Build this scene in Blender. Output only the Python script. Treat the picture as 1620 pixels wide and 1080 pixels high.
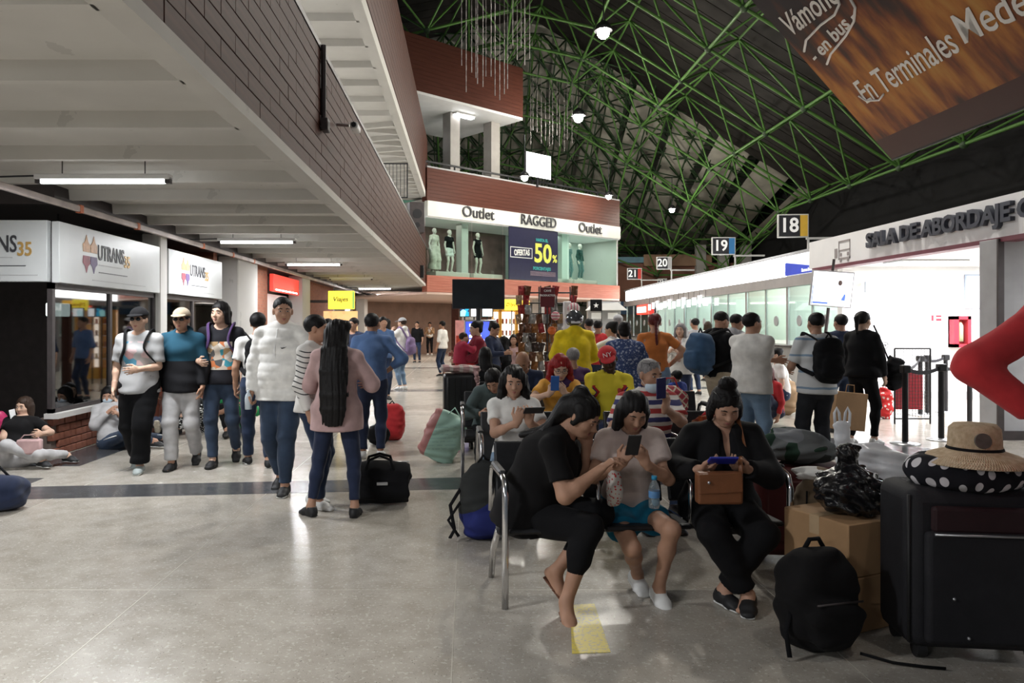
import bpy, bmesh, math, random, itertools
import numpy as np
from mathutils import Vector, Matrix, Euler, noise
random.seed(7); np.random.seed(7)
for o in list(bpy.data.objects): bpy.data.objects.remove(o, do_unlink=True)
SC = bpy.context.scene
COL = SC.collection
PI = math.pi
rad = math.radians
# ------------------------------------------------------------------ camera
FPX, HX, HY, CH = 1170.0, 740.0, 515.0, 1.5
cam = bpy.data.cameras.new('camera'); camo = bpy.data.objects.new('camera', cam); COL.objects.link(camo)
camo.location = (0, 0, CH); camo.rotation_euler = (PI/2, 0, 0)
cam.sensor_width = 36; cam.lens = FPX/1620*36
cam.shift_x = (810-HX)/1620; cam.shift_y = -(540-HY)/1620
cam.clip_start = .05; cam.clip_end = 300
SC.camera = camo
# ------------------------------------------------------------------ world, exposure
wd = bpy.data.worlds.new('world'); SC.world = wd; wd.use_nodes = True
bg = wd.node_tree.nodes['Background']; bg.inputs[0].default_value = (.80, .90, 1.0, 1); bg.inputs[1].default_value = .10
vs = SC.view_settings; vs.view_transform = 'Standard'; vs.look = 'None'; vs.exposure = 0.12; vs.gamma = 1; vs.use_curve_mapping = False
TUBE = 105.0      # watts of each fluorescent batten
ROOFW = 70.0     # watts of each roof floodlight
SALA = 420.0     # watts of each ceiling panel of the boarding hall
# ------------------------------------------------------------------ helpers
def P(px, Y): return (px-HX)*Y/FPX
def Wp(px, py, Y): return Vector(((px-HX)*Y/FPX, Y, CH+(HY-py)*Y/FPX))
def Zp(py, Y): return CH+(HY-py)*Y/FPX
def Gp(px, py):
    Y = CH*FPX/(py-HY); return Vector(((px-HX)*Y/FPX, Y, 0))
MATS = {}
def mat(name, col=(.5, .5, .5), rough=.6, metal=0, emit=0, ecol=None, noise_=None, bump=None, spec=.5, alpha=None, trans=0, ior=1.45, fabric=False, coat=0):
    if name in MATS: return MATS[name]
    m = bpy.data.materials.new(name); m.use_nodes = True; nt = m.node_tree
    b = nt.nodes['Principled BSDF']; c = tuple(col)+(1,)
    b.inputs['Base Color'].default_value = c; b.inputs['Roughness'].default_value = rough; b.inputs['Metallic'].default_value = metal
    b.inputs['Specular IOR Level'].default_value = spec; b.inputs['IOR'].default_value = ior
    if coat: b.inputs['Coat Weight'].default_value = coat
    if trans: b.inputs['Transmission Weight'].default_value = trans
    if emit:
        b.inputs['Emission Color'].default_value = tuple(ecol or col)+(1,); b.inputs['Emission Strength'].default_value = emit
    if fabric:
        b.inputs['Sheen Weight'].default_value = .12 if max(col) > .05 else .015; b.inputs['Specular IOR Level'].default_value = .2
        noise_ = noise_ or (9, .22); bump = bump or (420, .12)
    if noise_ or bump:
        tc = nt.nodes.new('ShaderNodeTexCoord')
    if noise_:
        n = nt.nodes.new('ShaderNodeTexNoise'); n.inputs['Scale'].default_value = noise_[0]; n.inputs['Detail'].default_value = 4
        nt.links.new(tc.outputs['Object'], n.inputs['Vector'])
        mr = nt.nodes.new('ShaderNodeMapRange'); mr.inputs[3].default_value = 1-noise_[1]; mr.inputs[4].default_value = 1+noise_[1]
        mr.inputs[1].default_value = .25; mr.inputs[2].default_value = .75
        nt.links.new(n.outputs['Fac'], mr.inputs[0])
        mx = nt.nodes.new('ShaderNodeVectorMath'); mx.operation = 'SCALE'; mx.inputs[0].default_value = col
        nt.links.new(mr.outputs[0], mx.inputs['Scale']); nt.links.new(mx.outputs[0], b.inputs['Base Color'])
    if bump:
        n2 = nt.nodes.new('ShaderNodeTexNoise'); n2.inputs['Scale'].default_value = bump[0]; n2.inputs['Detail'].default_value = 3
        nt.links.new(tc.outputs['Object'], n2.inputs['Vector'])
        bp = nt.nodes.new('ShaderNodeBump'); bp.inputs['Strength'].default_value = bump[1]; bp.inputs['Distance'].default_value = .01
        nt.links.new(n2.outputs['Fac'], bp.inputs['Height']); nt.links.new(bp.outputs[0], b.inputs['Normal'])
    MATS[name] = m; return m
def fab(name, col, rough=.9, **k): return mat('fabric_'+name, col, rough, fabric=True, **k)
class NT:   # tiny node builder
    def __init__(s, name, rough=.9, spec=.2, metal=0):
        s.m = bpy.data.materials.new(name); s.m.use_nodes = True; s.t = s.m.node_tree; s.b = s.t.nodes['Principled BSDF']
        s.b.inputs['Roughness'].default_value = rough; s.b.inputs['Specular IOR Level'].default_value = spec; s.b.inputs['Metallic'].default_value = metal
        MATS[name] = s.m
        s.tc = s.t.nodes.new('ShaderNodeTexCoord'); s.sep = s.t.nodes.new('ShaderNodeSeparateXYZ'); s.t.links.new(s.tc.outputs['Object'], s.sep.inputs[0])
        s.x, s.y, s.z = s.sep.outputs[0], s.sep.outputs[1], s.sep.outputs[2]; s.co = s.tc.outputs['Object']
    def math(s, op, a, b=0.0, c=0.0):
        n = s.t.nodes.new('ShaderNodeMath'); n.operation = op
        for i, v in enumerate((a, b, c)):
            if hasattr(v, 'is_output'): s.t.links.new(v, n.inputs[i])
            else: n.inputs[i].default_value = v
        return n.outputs[0]
    def between(s, v, lo, hi): return s.math('MULTIPLY', s.math('GREATER_THAN', v, lo), s.math('LESS_THAN', v, hi))
    def mul(s, *a):
        r = a[0]
        for v in a[1:]: r = s.math('MULTIPLY', r, v)
        return r
    def mix(s, f, a, b):
        n = s.t.nodes.new('ShaderNodeMix'); n.data_type = 'RGBA'
        for k, v in ((0, f), (6, a), (7, b)):
            if hasattr(v, 'is_output'): s.t.links.new(v, n.inputs[k])
            else: n.inputs[k].default_value = v if k == 0 else tuple(v)+(1,)
        return n.outputs[2]
    def noise(s, scale, detail=3, vec=None):
        n = s.t.nodes.new('ShaderNodeTexNoise'); n.inputs['Scale'].default_value = scale; n.inputs['Detail'].default_value = detail
        s.t.links.new(vec or s.co, n.inputs['Vector']); return n.outputs['Fac'], n.outputs['Color']
    def voro(s, scale, feature='F1', vec=None):
        n = s.t.nodes.new('ShaderNodeTexVoronoi'); n.inputs['Scale'].default_value = scale; n.feature = feature
        s.t.links.new(vec or s.co, n.inputs['Vector']); return n.outputs
    def ramp(s, f, stops, const=False):
        n = s.t.nodes.new('ShaderNodeValToRGB'); e = n.color_ramp.elements
        if const: n.color_ramp.interpolation = 'CONSTANT'
        while len(e) < len(stops): e.new(.5)
        for el, (p, c) in zip(e, stops): el.position = p; el.color = tuple(c)+(1,)
        s.t.links.new(f, n.inputs[0]); return n.outputs[0]
    def combine(s, x, y, z):
        n = s.t.nodes.new('ShaderNodeCombineXYZ')
        for i, v in enumerate((x, y, z)):
            if hasattr(v, 'is_output'): s.t.links.new(v, n.inputs[i])
            else: n.inputs[i].default_value = v
        return n.outputs[0]
    def bump(s, h, strength=.2, dist=.01):
        bp = s.t.nodes.new('ShaderNodeBump'); bp.inputs['Strength'].default_value = strength; bp.inputs['Distance'].default_value = dist
        s.t.links.new(h, bp.inputs['Height']); s.t.links.new(bp.outputs[0], s.b.inputs['Normal'])
    def out(s, c, rough=None):
        s.t.links.new(c, s.b.inputs['Base Color'])
        if rough is not None: s.t.links.new(rough, s.b.inputs['Roughness'])
        return s.m
    def emit(s, c, st):
        s.t.links.new(c, s.b.inputs['Emission Color']); s.b.inputs['Emission Strength'].default_value = st
def stripes(name, base, stripe, period, width, axis='z', phase=0, base2=None):
    n = NT(name); v = {'x': n.x, 'y': n.y, 'z': n.z}[axis]
    w = n.noise(6)[0]; v = n.math('ADD', v, n.math('MULTIPLY', w, .02))
    f = n.math('FRACT', n.math('ADD', n.math('DIVIDE', v, period), phase))
    c = n.mix(n.math('LESS_THAN', f, width), base, stripe)
    if base2: c = n.mix(n.between(f, .5, .5+width), c, base2)
    return n.out(c)
# meshes --------------------------------------------------------------
def npmesh(name, V, Fq, mats, smooth=True, mi=None):
    V = np.asarray(V, np.float32); Fq = np.asarray(Fq, np.int32)
    me = bpy.data.meshes.new(name); k = Fq.shape[1]; n = len(Fq)
    me.vertices.add(len(V)); me.vertices.foreach_set('co', V.ravel())
    me.loops.add(n*k); me.loops.foreach_set('vertex_index', Fq.ravel())
    me.polygons.add(n); me.polygons.foreach_set('loop_start', np.arange(0, n*k, k, dtype=np.int32))
    if mi is not None: me.polygons.foreach_set('material_index', np.asarray(mi, np.int32))
    me.polygons.foreach_set('use_smooth', np.full(n, smooth))
    for m in (mats if isinstance(mats, (list, tuple)) else [mats]): me.materials.append(m)
    me.update(calc_edges=True); return me
class MB:
    def __init__(s): s.v = []; s.f = []; s.mi = []; s.sm = []; s.cur = 0
    def add(s, vs_, fs, smooth=False, M=None):
        o = len(s.v)
        for v in vs_: s.v.append(tuple(M @ Vector(v)) if M else tuple(v))
        for f in fs: s.f.append([i+o for i in f]); s.mi.append(s.cur); s.sm.append(smooth)
        return s
    def box(s, lo, hi, M=None):
        x0, y0, z0 = lo; x1, y1, z1 = hi
        return s.add([(x0, y0, z0), (x1, y0, z0), (x1, y1, z0), (x0, y1, z0), (x0, y0, z1), (x1, y0, z1), (x1, y1, z1), (x0, y1, z1)],
              [(0, 3, 2, 1), (4, 5, 6, 7), (0, 1, 5, 4), (1, 2, 6, 5), (2, 3, 7, 6), (3, 0, 4, 7)], False, M)
    def cbox(s, c, d, M=None): return s.box((c[0]-d[0]/2, c[1]-d[1]/2, c[2]-d[2]/2), (c[0]+d[0]/2, c[1]+d[1]/2, c[2]+d[2]/2), M)
    def rbox(s, c, d, r=.01, seg=2, M=None):
        bm = bmesh.new(); bmesh.ops.create_cube(bm, size=1)
        for v in bm.verts: v.co = Vector((v.co.x*d[0], v.co.y*d[1], v.co.z*d[2]))+Vector(c)
        bmesh.ops.bevel(bm, geom=list(bm.edges), offset=min(r, min(d)*.49), segments=seg, profile=.5, affect='EDGES')
        big = min(d)*.3
        for sm_ in (True, False):
            fs = [[v.index for v in f.verts] for f in bm.faces if (f.calc_area() < .25*max(1e-9, sorted(d)[1]*sorted(d)[0])) == sm_]
            if fs: s.add([v.co.copy() for v in bm.verts], fs, sm_, M)
        bm.free(); return s
    def cyl(s, a, b, r, r2=None, n=10, cap=True, M=None):
        a = Vector(a); b = Vector(b); d = (b-a).normalized(); r2 = r if r2 is None else r2
        u = d.orthogonal().normalized(); w = d.cross(u); vs_ = []
        for k in range(n):
            t = 2*PI*k/n; vs_.append(a+(u*math.cos(t)+w*math.sin(t))*r)
        for k in range(n):
            t = 2*PI*k/n; vs_.append(b+(u*math.cos(t)+w*math.sin(t))*r2)
        s.add(vs_, [(k, (k+1) % n, n+(k+1) % n, n+k) for k in range(n)], True, M)
        if cap: s.add(vs_, [tuple(range(n-1, -1, -1)), tuple(range(n, 2*n))], False, M)
        return s
    def tube(s, pts, r, n=8, M=None, closed=False, flat=None):
        pts = [Vector(p) for p in pts]; N = len(pts); ring = []; vs_ = []; up = None
        for i, p in enumerate(pts):
            a = pts[(i-1) % N] if (closed or i) else p; b = pts[(i+1) % N] if (closed or i < N-1) else p
            d = (b-a).normalized()
            if up is None: up = d.orthogonal().normalized()
            up = (up-d*up.dot(d)).normalized(); w = d.cross(up)
            rr = r[i] if isinstance(r, (list, tuple)) else r
            for k in range(n):
                t = 2*PI*k/n; vs_.append(p+(up*math.cos(t)*(flat or 1)+w*math.sin(t))*rr)
        fs = []
        for i in range(N if closed else N-1):
            j = (i+1) % N
            for k in range(n): fs.append((i*n+k, i*n+(k+1) % n, j*n+(k+1) % n, j*n+k))
        if not closed: fs += [tuple(range(n-1, -1, -1)), tuple(range((N-1)*n, N*n))]
        return s.add(vs_, fs, True, M)
    def lathe(s, prof, n=20, M=None, c=(0, 0, 0)):
        vs_ = []; m = len(prof)
        for k in range(n):
            t = 2*PI*k/n
            for r, z in prof: vs_.append((c[0]+r*math.cos(t), c[1]+r*math.sin(t), c[2]+z))
        fs = [(k*m+i, ((k+1) % n)*m+i, ((k+1) % n)*m+i+1, k*m+i+1) for k in range(n) for i in range(m-1)]
        return s.add(vs_, fs, True, M)
    def sph(s, c, r, n=12, M=None):
        r = r if isinstance(r, (tuple, list)) else (r, r, r); vs_ = []; m = n//2
        for i in range(m+1):
            ph = PI*i/m
            for k in range(n):
                t = 2*PI*k/n; vs_.append((c[0]+r[0]*math.sin(ph)*math.cos(t), c[1]+r[1]*math.sin(ph)*math.sin(t), c[2]+r[2]*math.cos(ph)))
        fs = [(i*n+k, (i+1)*n+k, (i+1)*n+(k+1) % n, i*n+(k+1) % n) for i in range(m) for k in range(n)]
        return s.add(vs_, fs, True, M)
    def prism(s, poly, y0, y1, M=None):   # poly in xz
        n = len(poly); vs_ = [(x, y0, z) for x, z in poly]+[(x, y1, z) for x, z in poly]
        fs = [tuple(range(n)), tuple(range(2*n-1, n-1, -1))]+[(k, n+k, n+(k+1) % n, (k+1) % n) for k in range(n)]
        return s.add(vs_, fs, False, M)
    def mesh(s, name, mats):
        me = bpy.data.meshes.new(name); me.from_pydata(s.v, [], s.f)
        for m in (mats if isinstance(mats, (list, tuple)) else [mats]): me.materials.append(m)
        me.polygons.foreach_set('material_index', s.mi); me.polygons.foreach_set('use_smooth', s.sm); me.update(); return me
    def build(s, name, mats, parent=None, loc=None, rz=None): return link(name, s.mesh(name, mats), parent, loc, rz)
def link(name, data, parent=None, loc=None, rz=None):
    o = bpy.data.objects.new(name, data); COL.objects.link(o); o.parent = parent
    if loc is not None: o.location = loc
    if rz is not None: o.rotation_euler = (0, 0, rz)
    return o
def tag(o, label=None, cat=None, group=None, kind=None):
    if label: o['label'] = label
    if cat: o['category'] = cat
    if group: o['group'] = group
    if kind: o['kind'] = kind
    return o
def thing(name, label, cat, loc=(0, 0, 0), rz=0, group=None): return tag(link(name, None, None, loc, rz), label, cat, group)
def struct(o): o['kind'] = 'structure'; return o
def copy_tree(o, parent=None):
    c = o.copy(); COL.objects.link(c); c.parent = parent
    for ch in o.children: copy_tree(ch, c)
    return c
def text(name, body, size, m, parent=None, loc=(0, 0, 0), rot=(PI/2, 0, 0), ext=.004, align='CENTER', shear=0, sx=1.0, bold=0.0, spacing=1.0):
    cu = bpy.data.curves.new(name, 'FONT'); cu.body = body; cu.size = size; cu.extrude = ext; cu.align_x = align; cu.align_y = 'CENTER'
    cu.shear = shear; cu.offset = bold; cu.space_character = spacing; cu.resolution_u = 3
    t = bpy.data.objects.new(name, cu); COL.objects.link(t)
    bpy.context.view_layer.update()
    me = bpy.data.meshes.new_from_object(t.evaluated_get(bpy.context.evaluated_depsgraph_get()))
    bpy.data.objects.remove(t, do_unlink=True); bpy.data.curves.remove(cu)
    me.materials.clear(); me.materials.append(m)
    o = link(name, me, parent, loc); o.rotation_euler = rot; o.scale = (sx, 1, 1); return o
def area(name, loc, sx, sy, w, col=(1, 1, 1), rot=(0, 0, 0), spread=None):
    l = bpy.data.lights.new(name, 'AREA'); l.shape = 'RECTANGLE'; l.size = sx; l.size_y = sy; l.energy = w; l.color = col
    if spread: l.spread = spread
    o = bpy.data.objects.new(name, l); COL.objects.link(o); o.location = loc; o.rotation_euler = rot; return o
# ------------------------------------------------------------------ signed distance modelling
class SDF:
    def __init__(s, k=.02): s.ops = []; s.k = k
    def ec(s, a, b, ra, rb=None, side=None, k=None, flat=(0, 0), mode='u'):
        a = np.array(a, float); b = np.array(b, float)
        ra = (ra, ra) if np.isscalar(ra) else tuple(ra); rb = ra if rb is None else ((rb, rb) if np.isscalar(rb) else tuple(rb))
        L = np.linalg.norm(b-a); ax = (b-a)/L if L > 1e-6 else np.array((0, 0, 1.))
        sd = np.array((1., 0, 0)) if side is None else np.array(side, float)
        sd = sd-ax*sd.dot(ax)
        if np.linalg.norm(sd) < 1e-4: sd = np.array((0, 1., 0)); sd = sd-ax*sd.dot(ax)
        sd /= np.linalg.norm(sd); fr = np.cross(ax, sd); M = max(ra+rb)
        def fn(X, Y, Z):
            qx, qy, qz = X-a[0], Y-a[1], Z-a[2]
            h = qx*ax[0]+qy*ax[1]+qz*ax[2]; t = np.clip(h/max(L, 1e-6), 0, 1); e = h-t*L
            u = qx*sd[0]+qy*sd[1]+qz*sd[2]; w = qx*fr[0]+qy*fr[1]+qz*fr[2]
            rs = ra[0]+(rb[0]-ra[0])*t; rf = ra[1]+(rb[1]-ra[1])*t; rm = np.minimum(rs, rf)
            if flat[0] or flat[1]:
                e2 = e.copy()
                if flat[0]: e2 = np.where(e < 0, 0, e2)
                if flat[1]: e2 = np.where(e > 0, 0, e2)
                d = (np.sqrt((u/rs)**2+(w/rf)**2+(e2/rm)**2)-1)*rm
                if flat[0]: d = np.maximum(d, -h)
                if flat[1]: d = np.maximum(d, h-L)
                return d
            return (np.sqrt((u/rs)**2+(w/rf)**2+(e/rm)**2)-1)*rm
        s.ops.append((mode, fn, np.minimum(a, b)-M, np.maximum(a, b)+M, s.k if k is None else k)); return s
    def ell(s, c, r, R=None, k=None, mode='u', pw=2.0):
        c = np.array(c, float); r = (r, r, r) if np.isscalar(r) else tuple(r); Rm = np.array(R) if R is not None else np.eye(3); M = max(r); rm = min(r)
        def fn(X, Y, Z):
            q = (X-c[0], Y-c[1], Z-c[2]); acc = 0
            for i in range(3):
                l = q[0]*Rm[0][i]+q[1]*Rm[1][i]+q[2]*Rm[2][i]
                acc = acc+np.abs(l/r[i])**pw
            return (acc**(1/pw)-1)*rm
        ext = np.abs(Rm) @ np.array(r)
        s.ops.append((mode, fn, c-ext, c+ext, s.k if k is None else k)); return s
    def cut(s, o, n):
        o = np.array(o, float); n = np.array(n, float); n /= np.linalg.norm(n)
        s.ops.append(('c', lambda X, Y, Z: (X-o[0])*n[0]+(Y-o[1])*n[1]+(Z-o[2])*n[2], None, None, 0)); return s
    def disp(s, fn): s.ops.append(('d', fn, None, None, 0)); return s
    def mesh(s, res):
        us = [o for o in s.ops if o[0] == 'u']
        lo = np.min([o[2] for o in us], 0)-2.5*res; hi = np.max([o[3] for o in us], 0)+2.5*res
        n = np.ceil((hi-lo)/res).astype(int)+1
        f = np.full(n, .5, np.float32)
        gx = (lo[0]+np.arange(n[0])*res).astype(np.float32)[:, None, None]; gy = (lo[1]+np.arange(n[1])*res).astype(np.float32)[None, :, None]; gz = (lo[2]+np.arange(n[2])*res).astype(np.float32)[None, None, :]
        for mode, fn, l, h, k in s.ops:
            if l is None:
                v = fn(gx, gy, gz)
                f = np.maximum(f, v) if mode == 'c' else f+np.where(np.abs(f) < .1, v, 0)
                f = f.astype(np.float32); continue
            i0 = np.clip(np.floor((l-k-3*res-lo)/res).astype(int), 0, n); i1 = np.clip(np.ceil((h+k+3*res-lo)/res).astype(int)+1, 0, n)
            if np.any(i1 <= i0): continue
            sl = tuple(slice(a, b) for a, b in zip(i0, i1))
            d = fn(gx[sl[0]], gy[:, sl[1]], gz[:, :, sl[2]]); g = f[sl]
            if mode == 'u':
                hh = np.maximum(k-np.abs(g-d), 0)/max(k, 1e-6); f[sl] = np.minimum(g, d)-hh*hh*k*.25
            else:
                hh = np.maximum(k-np.abs(g+d), 0)/max(k, 1e-6); f[sl] = np.maximum(g, -d)+hh*hh*k*.25
        return surfnet(f, lo, res)
def surfnet(f, lo, res):
    s = f < 0; n = f.shape
    cs = list(itertools.product((0, 1), repeat=3))
    cnt = sum(s[i:n[0]-1+i, j:n[1]-1+j, k:n[2]-1+k].astype(np.int8) for i, j, k in cs)
    act = (cnt > 0) & (cnt < 8); I = np.argwhere(act); idx = np.full(act.shape, -1, np.int32); idx[act] = np.arange(len(I))
    acc = np.zeros((len(I), 3)); num = np.zeros(len(I))
    cv = {c: f[I[:, 0]+c[0], I[:, 1]+c[1], I[:, 2]+c[2]] for c in cs}
    for a in cs:
        for ax in range(3):
            if a[ax]: continue
            b = tuple(a[i]+(1 if i == ax else 0) for i in range(3)); fa, fb = cv[a], cv[b]; m = (fa < 0) != (fb < 0)
            t = np.where(m, fa/np.where(fa == fb, 1, fa-fb), 0); p = np.array(a, float)[None, :].repeat(len(I), 0); p[:, ax] += t
            acc[m] += p[m]; num += m
    V = lo+(I+acc/np.maximum(num, 1)[:, None])*res
    Q = []
    for ax in range(3):
        b, c = (ax+1) % 3, (ax+2) % 3
        a0 = [slice(None)]*3; a1 = [slice(None)]*3; a0[ax] = slice(0, -1); a1[ax] = slice(1, None)
        s0 = s[tuple(a0)]; s1 = s[tuple(a1)]; E = np.argwhere(s0 != s1)
        ok = (E[:, b] > 0) & (E[:, c] > 0) & (E[:, b] < n[b]-1) & (E[:, c] < n[c]-1); E = E[ok]
        inn = s0[E[:, 0], E[:, 1], E[:, 2]]
        def cell(db, dc):
            e = E.copy(); e[:, b] -= db; e[:, c] -= dc; return idx[e[:, 0], e[:, 1], e[:, 2]]
        q = np.stack([cell(1, 1), cell(0, 1), cell(0, 0), cell(1, 0)], 1); q[~inn] = q[~inn][:, ::-1]; Q.append(q)
    Q = np.concatenate(Q); Q = Q[(Q >= 0).all(1)]
    return V, Q
def sdf_obj(name, sd, res, m, parent=None, loc=None, rz=None):
    parts = sd if isinstance(sd, list) else [(sd, res)]
    Vs, Qs, o = [], [], 0
    for q, r in parts:
        V, Q = q.mesh(r); Vs.append(V); Qs.append(Q+o); o += len(V)
    return link(name, npmesh(name, np.concatenate(Vs), np.concatenate(Qs), m), parent, loc, rz)
def folds(amp, fx=14, fz=9, seed=0):
    a, b, c = seed*1.7, seed*2.3+1, seed*.9+2
    return lambda X, Y, Z: amp*(np.sin(fx*X+5*np.sin(fz*Z+a)+b)*np.sin(fz*1.9*Z+4*np.sin(fx*.5*Y+c)+a)+.6*np.sin(fx*1.6*Y+fz*2.3*Z+b))
# ================================================================== materials of the setting
def terrazzo():
    n = NT('terrazzo', rough=.2, spec=.45)
    v = n.voro(75)['Distance']; v2 = n.voro(190)['Distance']; big = n.noise(.9, 5)[0]; mid = n.noise(6, 5)[0]
    rnd = n.noise(31, 2)[0]
    c = n.ramp(mid, [(.3, (.36, .328, .278)), (.7, (.47, .436, .382))])
    chip = n.mul(n.math('LESS_THAN', v, .17), n.math('GREATER_THAN', rnd, .56))
    c = n.mix(chip, c, (.075, .07, .062))
    chip2 = n.mul(n.math('LESS_THAN', v2, .22), n.math('GREATER_THAN', n.noise(50)[0], .5))
    c = n.mix(n.math('MULTIPLY', chip2, .75), c, (.17, .155, .13))
    chip3 = n.mul(n.math('GREATER_THAN', v, .52), n.math('GREATER_THAN', n.noise(43)[0], .58))
    c = n.mix(n.math('MULTIPLY', chip3, .6), c, (.62, .59, .53))
    c = n.mix(n.math('MULTIPLY', big, .35), c, (.30, .275, .235))
    r = n.math('ADD', n.math('MULTIPLY', mid, .16), n.math('ADD', .09, n.math('MULTIPLY', big, .12)))
    n.bump(n.noise(9, 4)[0], .05, .01); n.out(c, r); return n.m
def dark_terrazzo():
    n = NT('dark_terrazzo', rough=.2, spec=.45); v = n.voro(110)['Distance']; mid = n.noise(8, 4)[0]
    c = n.ramp(mid, [(.3, (.045, .047, .05)), (.7, (.075, .077, .082))]); c = n.mix(n.mul(n.math('LESS_THAN', v, .25), .6), c, (.17, .17, .17))
    return n.out(c, n.math('ADD', .12, n.math('MULTIPLY', mid, .2)))
def plaster(name, col, stain=.25):
    n = NT(name, rough=.85); a = n.noise(1.3, 6)[0]; b = n.noise(7, 5)[0]; st = n.noise(3.1, 8)[0]
    c = n.ramp(a, [(.3, tuple(x*(1-stain*.5) for x in col)), (.7, col)])
    c = n.mix(n.mul(n.math('GREATER_THAN', st, .68), .35), c, tuple(x*.55 for x in col))
    n.bump(b, .15, .01); return n.out(c)
def wood(name, c1, c2, rough=.35, axis='y'):
    n = NT(name, rough=rough, spec=.14)
    vec = n.combine(n.math('MULTIPLY', n.x, 1 if axis == 'x' else 8), n.math('MULTIPLY', n.y, 1 if axis == 'y' else 8), n.math('MULTIPLY', n.z, 14))
    a = n.noise(1.6, 6, vec)[0]; c = n.ramp(a, [(.25, c1), (.75, c2)]); n.bump(a, .08, .01); return n.out(c)
def brick_far(name, c1, c2, mortar):
    n = NT(name, rough=.9)
    b = n.t.nodes.new('ShaderNodeTexBrick'); b.inputs['Scale'].default_value = 4; b.inputs['Color1'].default_value = c1+(1,); b.inputs['Color2'].default_value = c2+(1,); b.inputs['Mortar'].default_value = mortar+(1,)
    b.inputs['Mortar Size'].default_value = .012
    n.t.links.new(n.combine(n.math('ADD', n.x, n.y), n.z, 0), b.inputs['Vector']); return n.out(b.outputs[0])
M_floor = terrazzo(); M_dark = dark_terrazzo()
M_ceil = plaster('ceiling_paint', (.60, .58, .54)); M_wall = plaster('wall_paint', (.58, .56, .53), .15)
M_white = mat('white_paint', (.78, .78, .77), .5, noise_=(3, .05)); M_grey = mat('grey_paint', (.36, .36, .37), .6, noise_=(4, .1), bump=(60, .05))
M_brown = wood('brown_cladding', (.046, .0155, .0095), (.082, .028, .017), .6)
M_brown2 = wood('brown_cladding_facade', (.068, .023, .016), (.105, .037, .025), .5, 'x')
M_redwood = wood('reddish_board', (.40, .13, .09), (.52, .21, .15), .5, 'x')
M_brick = mat('brick', (.24, .085, .05), .75, noise_=(14, .3), bump=(80, .3)); M_mortar = mat('mortar', (.17, .13, .11), .95)
M_brickfar = brick_far('brick_far', (.30, .12, .075), (.24, .095, .06), (.20, .15, .12))
M_black = mat('black_metal', (.018, .018, .02), .4, noise_=(8, .15)); M_chrome = mat('chrome', (.72, .72, .73), .18, 1.0, noise_=(20, .06))
M_alu = mat('aluminium', (.55, .56, .58), .35, .9, noise_=(12, .08)); M_darkmetal = mat('dark_metal', (.07, .06, .06), .45, .4, noise_=(9, .15))
M_deck = mat('roof_deck', (.028, .024, .021), .75, noise_=(2, .3)); M_green = mat('green_steel', (.10, .23, .05), .45, noise_=(3, .25), spec=.4)
M_ypanel = mat('roof_panel_beige', (.58, .55, .47), .8, noise_=(1.2, .3))
M_tube = mat('lit_tube', (1, 1, 1), .4, emit=16, ecol=(.93, .97, 1)); M_tubeoff = mat('unlit_tube', (.6, .6, .6), .4, noise_=(9, .05))
M_light = mat('lit_panel', (1, 1, 1), .5, emit=9, ecol=(.95, .98, 1)); M_flood = mat('flood_lamp', (1, 1, 1), .4, emit=60, ecol=(1, .96, .85))
M_glass = mat('glass_pane', (.75, .9, .85), .03, trans=1.0, ior=1.02, spec=.5)
def thin_glass(name, tint, refl):
    m = bpy.data.materials.new(name); m.use_nodes = True; t = m.node_tree; t.nodes.clear(); MATS[name] = m
    o = t.nodes.new('ShaderNodeOutputMaterial'); mx = t.nodes.new('ShaderNodeMixShader'); tr = t.nodes.new('ShaderNodeBsdfTransparent'); gl = t.nodes.new('ShaderNodeBsdfGlossy')
    tr.inputs[0].default_value = tint+(1,); gl.inputs['Roughness'].default_value = .03
    fr = t.nodes.new('ShaderNodeLayerWeight'); fr.inputs[0].default_value = .5; pw = t.nodes.new('ShaderNodeMath'); pw.operation = 'POWER'; pw.inputs[1].default_value = 4.0
    mt = t.nodes.new('ShaderNodeMath'); mt.operation = 'MULTIPLY_ADD'; mt.inputs[1].default_value = refl*.8; mt.inputs[2].default_value = .05*refl; t.links.new(fr.outputs['Facing'], pw.inputs[0])
    t.links.new(pw.outputs[0], mt.inputs[0]); t.links.new(mt.outputs[0], mx.inputs[0]); t.links.new(tr.outputs[0], mx.inputs[1]); t.links.new(gl.outputs[0], mx.inputs[2]); t.links.new(mx.outputs[0], o.inputs[0]); return m
M_thin = thin_glass('clear_glass', (.86, .95, .92), 1.0); M_thindark = thin_glass('dark_shop_glass', (.35, .36, .37), 1.6)
# ================================================================== floor
fl = MB(); fl.box((-14, -9, -.15), (18, 58, 0)); FLOOR = struct(fl.build('floor', M_floor))
def floor_poly(name, pts, m, z=.0015):
    b = MB(); n = len(pts); b.add([(x, y, .0) for x, y in pts]+[(x, y, z) for x, y in pts], [tuple(range(2*n-1, n-1, -1))[::-1]]+[(k, (k+1) % n, n+(k+1) % n, n+k) for k in range(n)])
    return b.build(name, m, FLOOR)
sl = .105
for y0, wd_ in ((6.83, .5), (17.0, .5), (26.2, .5)):
    floor_poly('dark_band', [(-4.15, y0-4.3*sl-.02), (12, y0+11.9*sl-.02), (12, y0+11.9*sl+wd_), (-4.15, y0-4.3*sl+wd_)], M_dark)
floor_poly('dark_band', [(-8, 5.9), (-4.15, 6.36), (-4.15, 6.95), (-8, 6.5)], M_dark)
floor_poly('dark_band', [(-8, 6.75), (-4.15, 6.95), (-4.17, 7.28), (-8, 7.28)], M_dark, .0012)
floor_poly('dark_band', [(-8, 7.9), (-4.15, 7.9), (-4.13, 26), (-4.7, 26), (-4.7, 8.6), (-8, 8.6)], M_dark)
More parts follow.
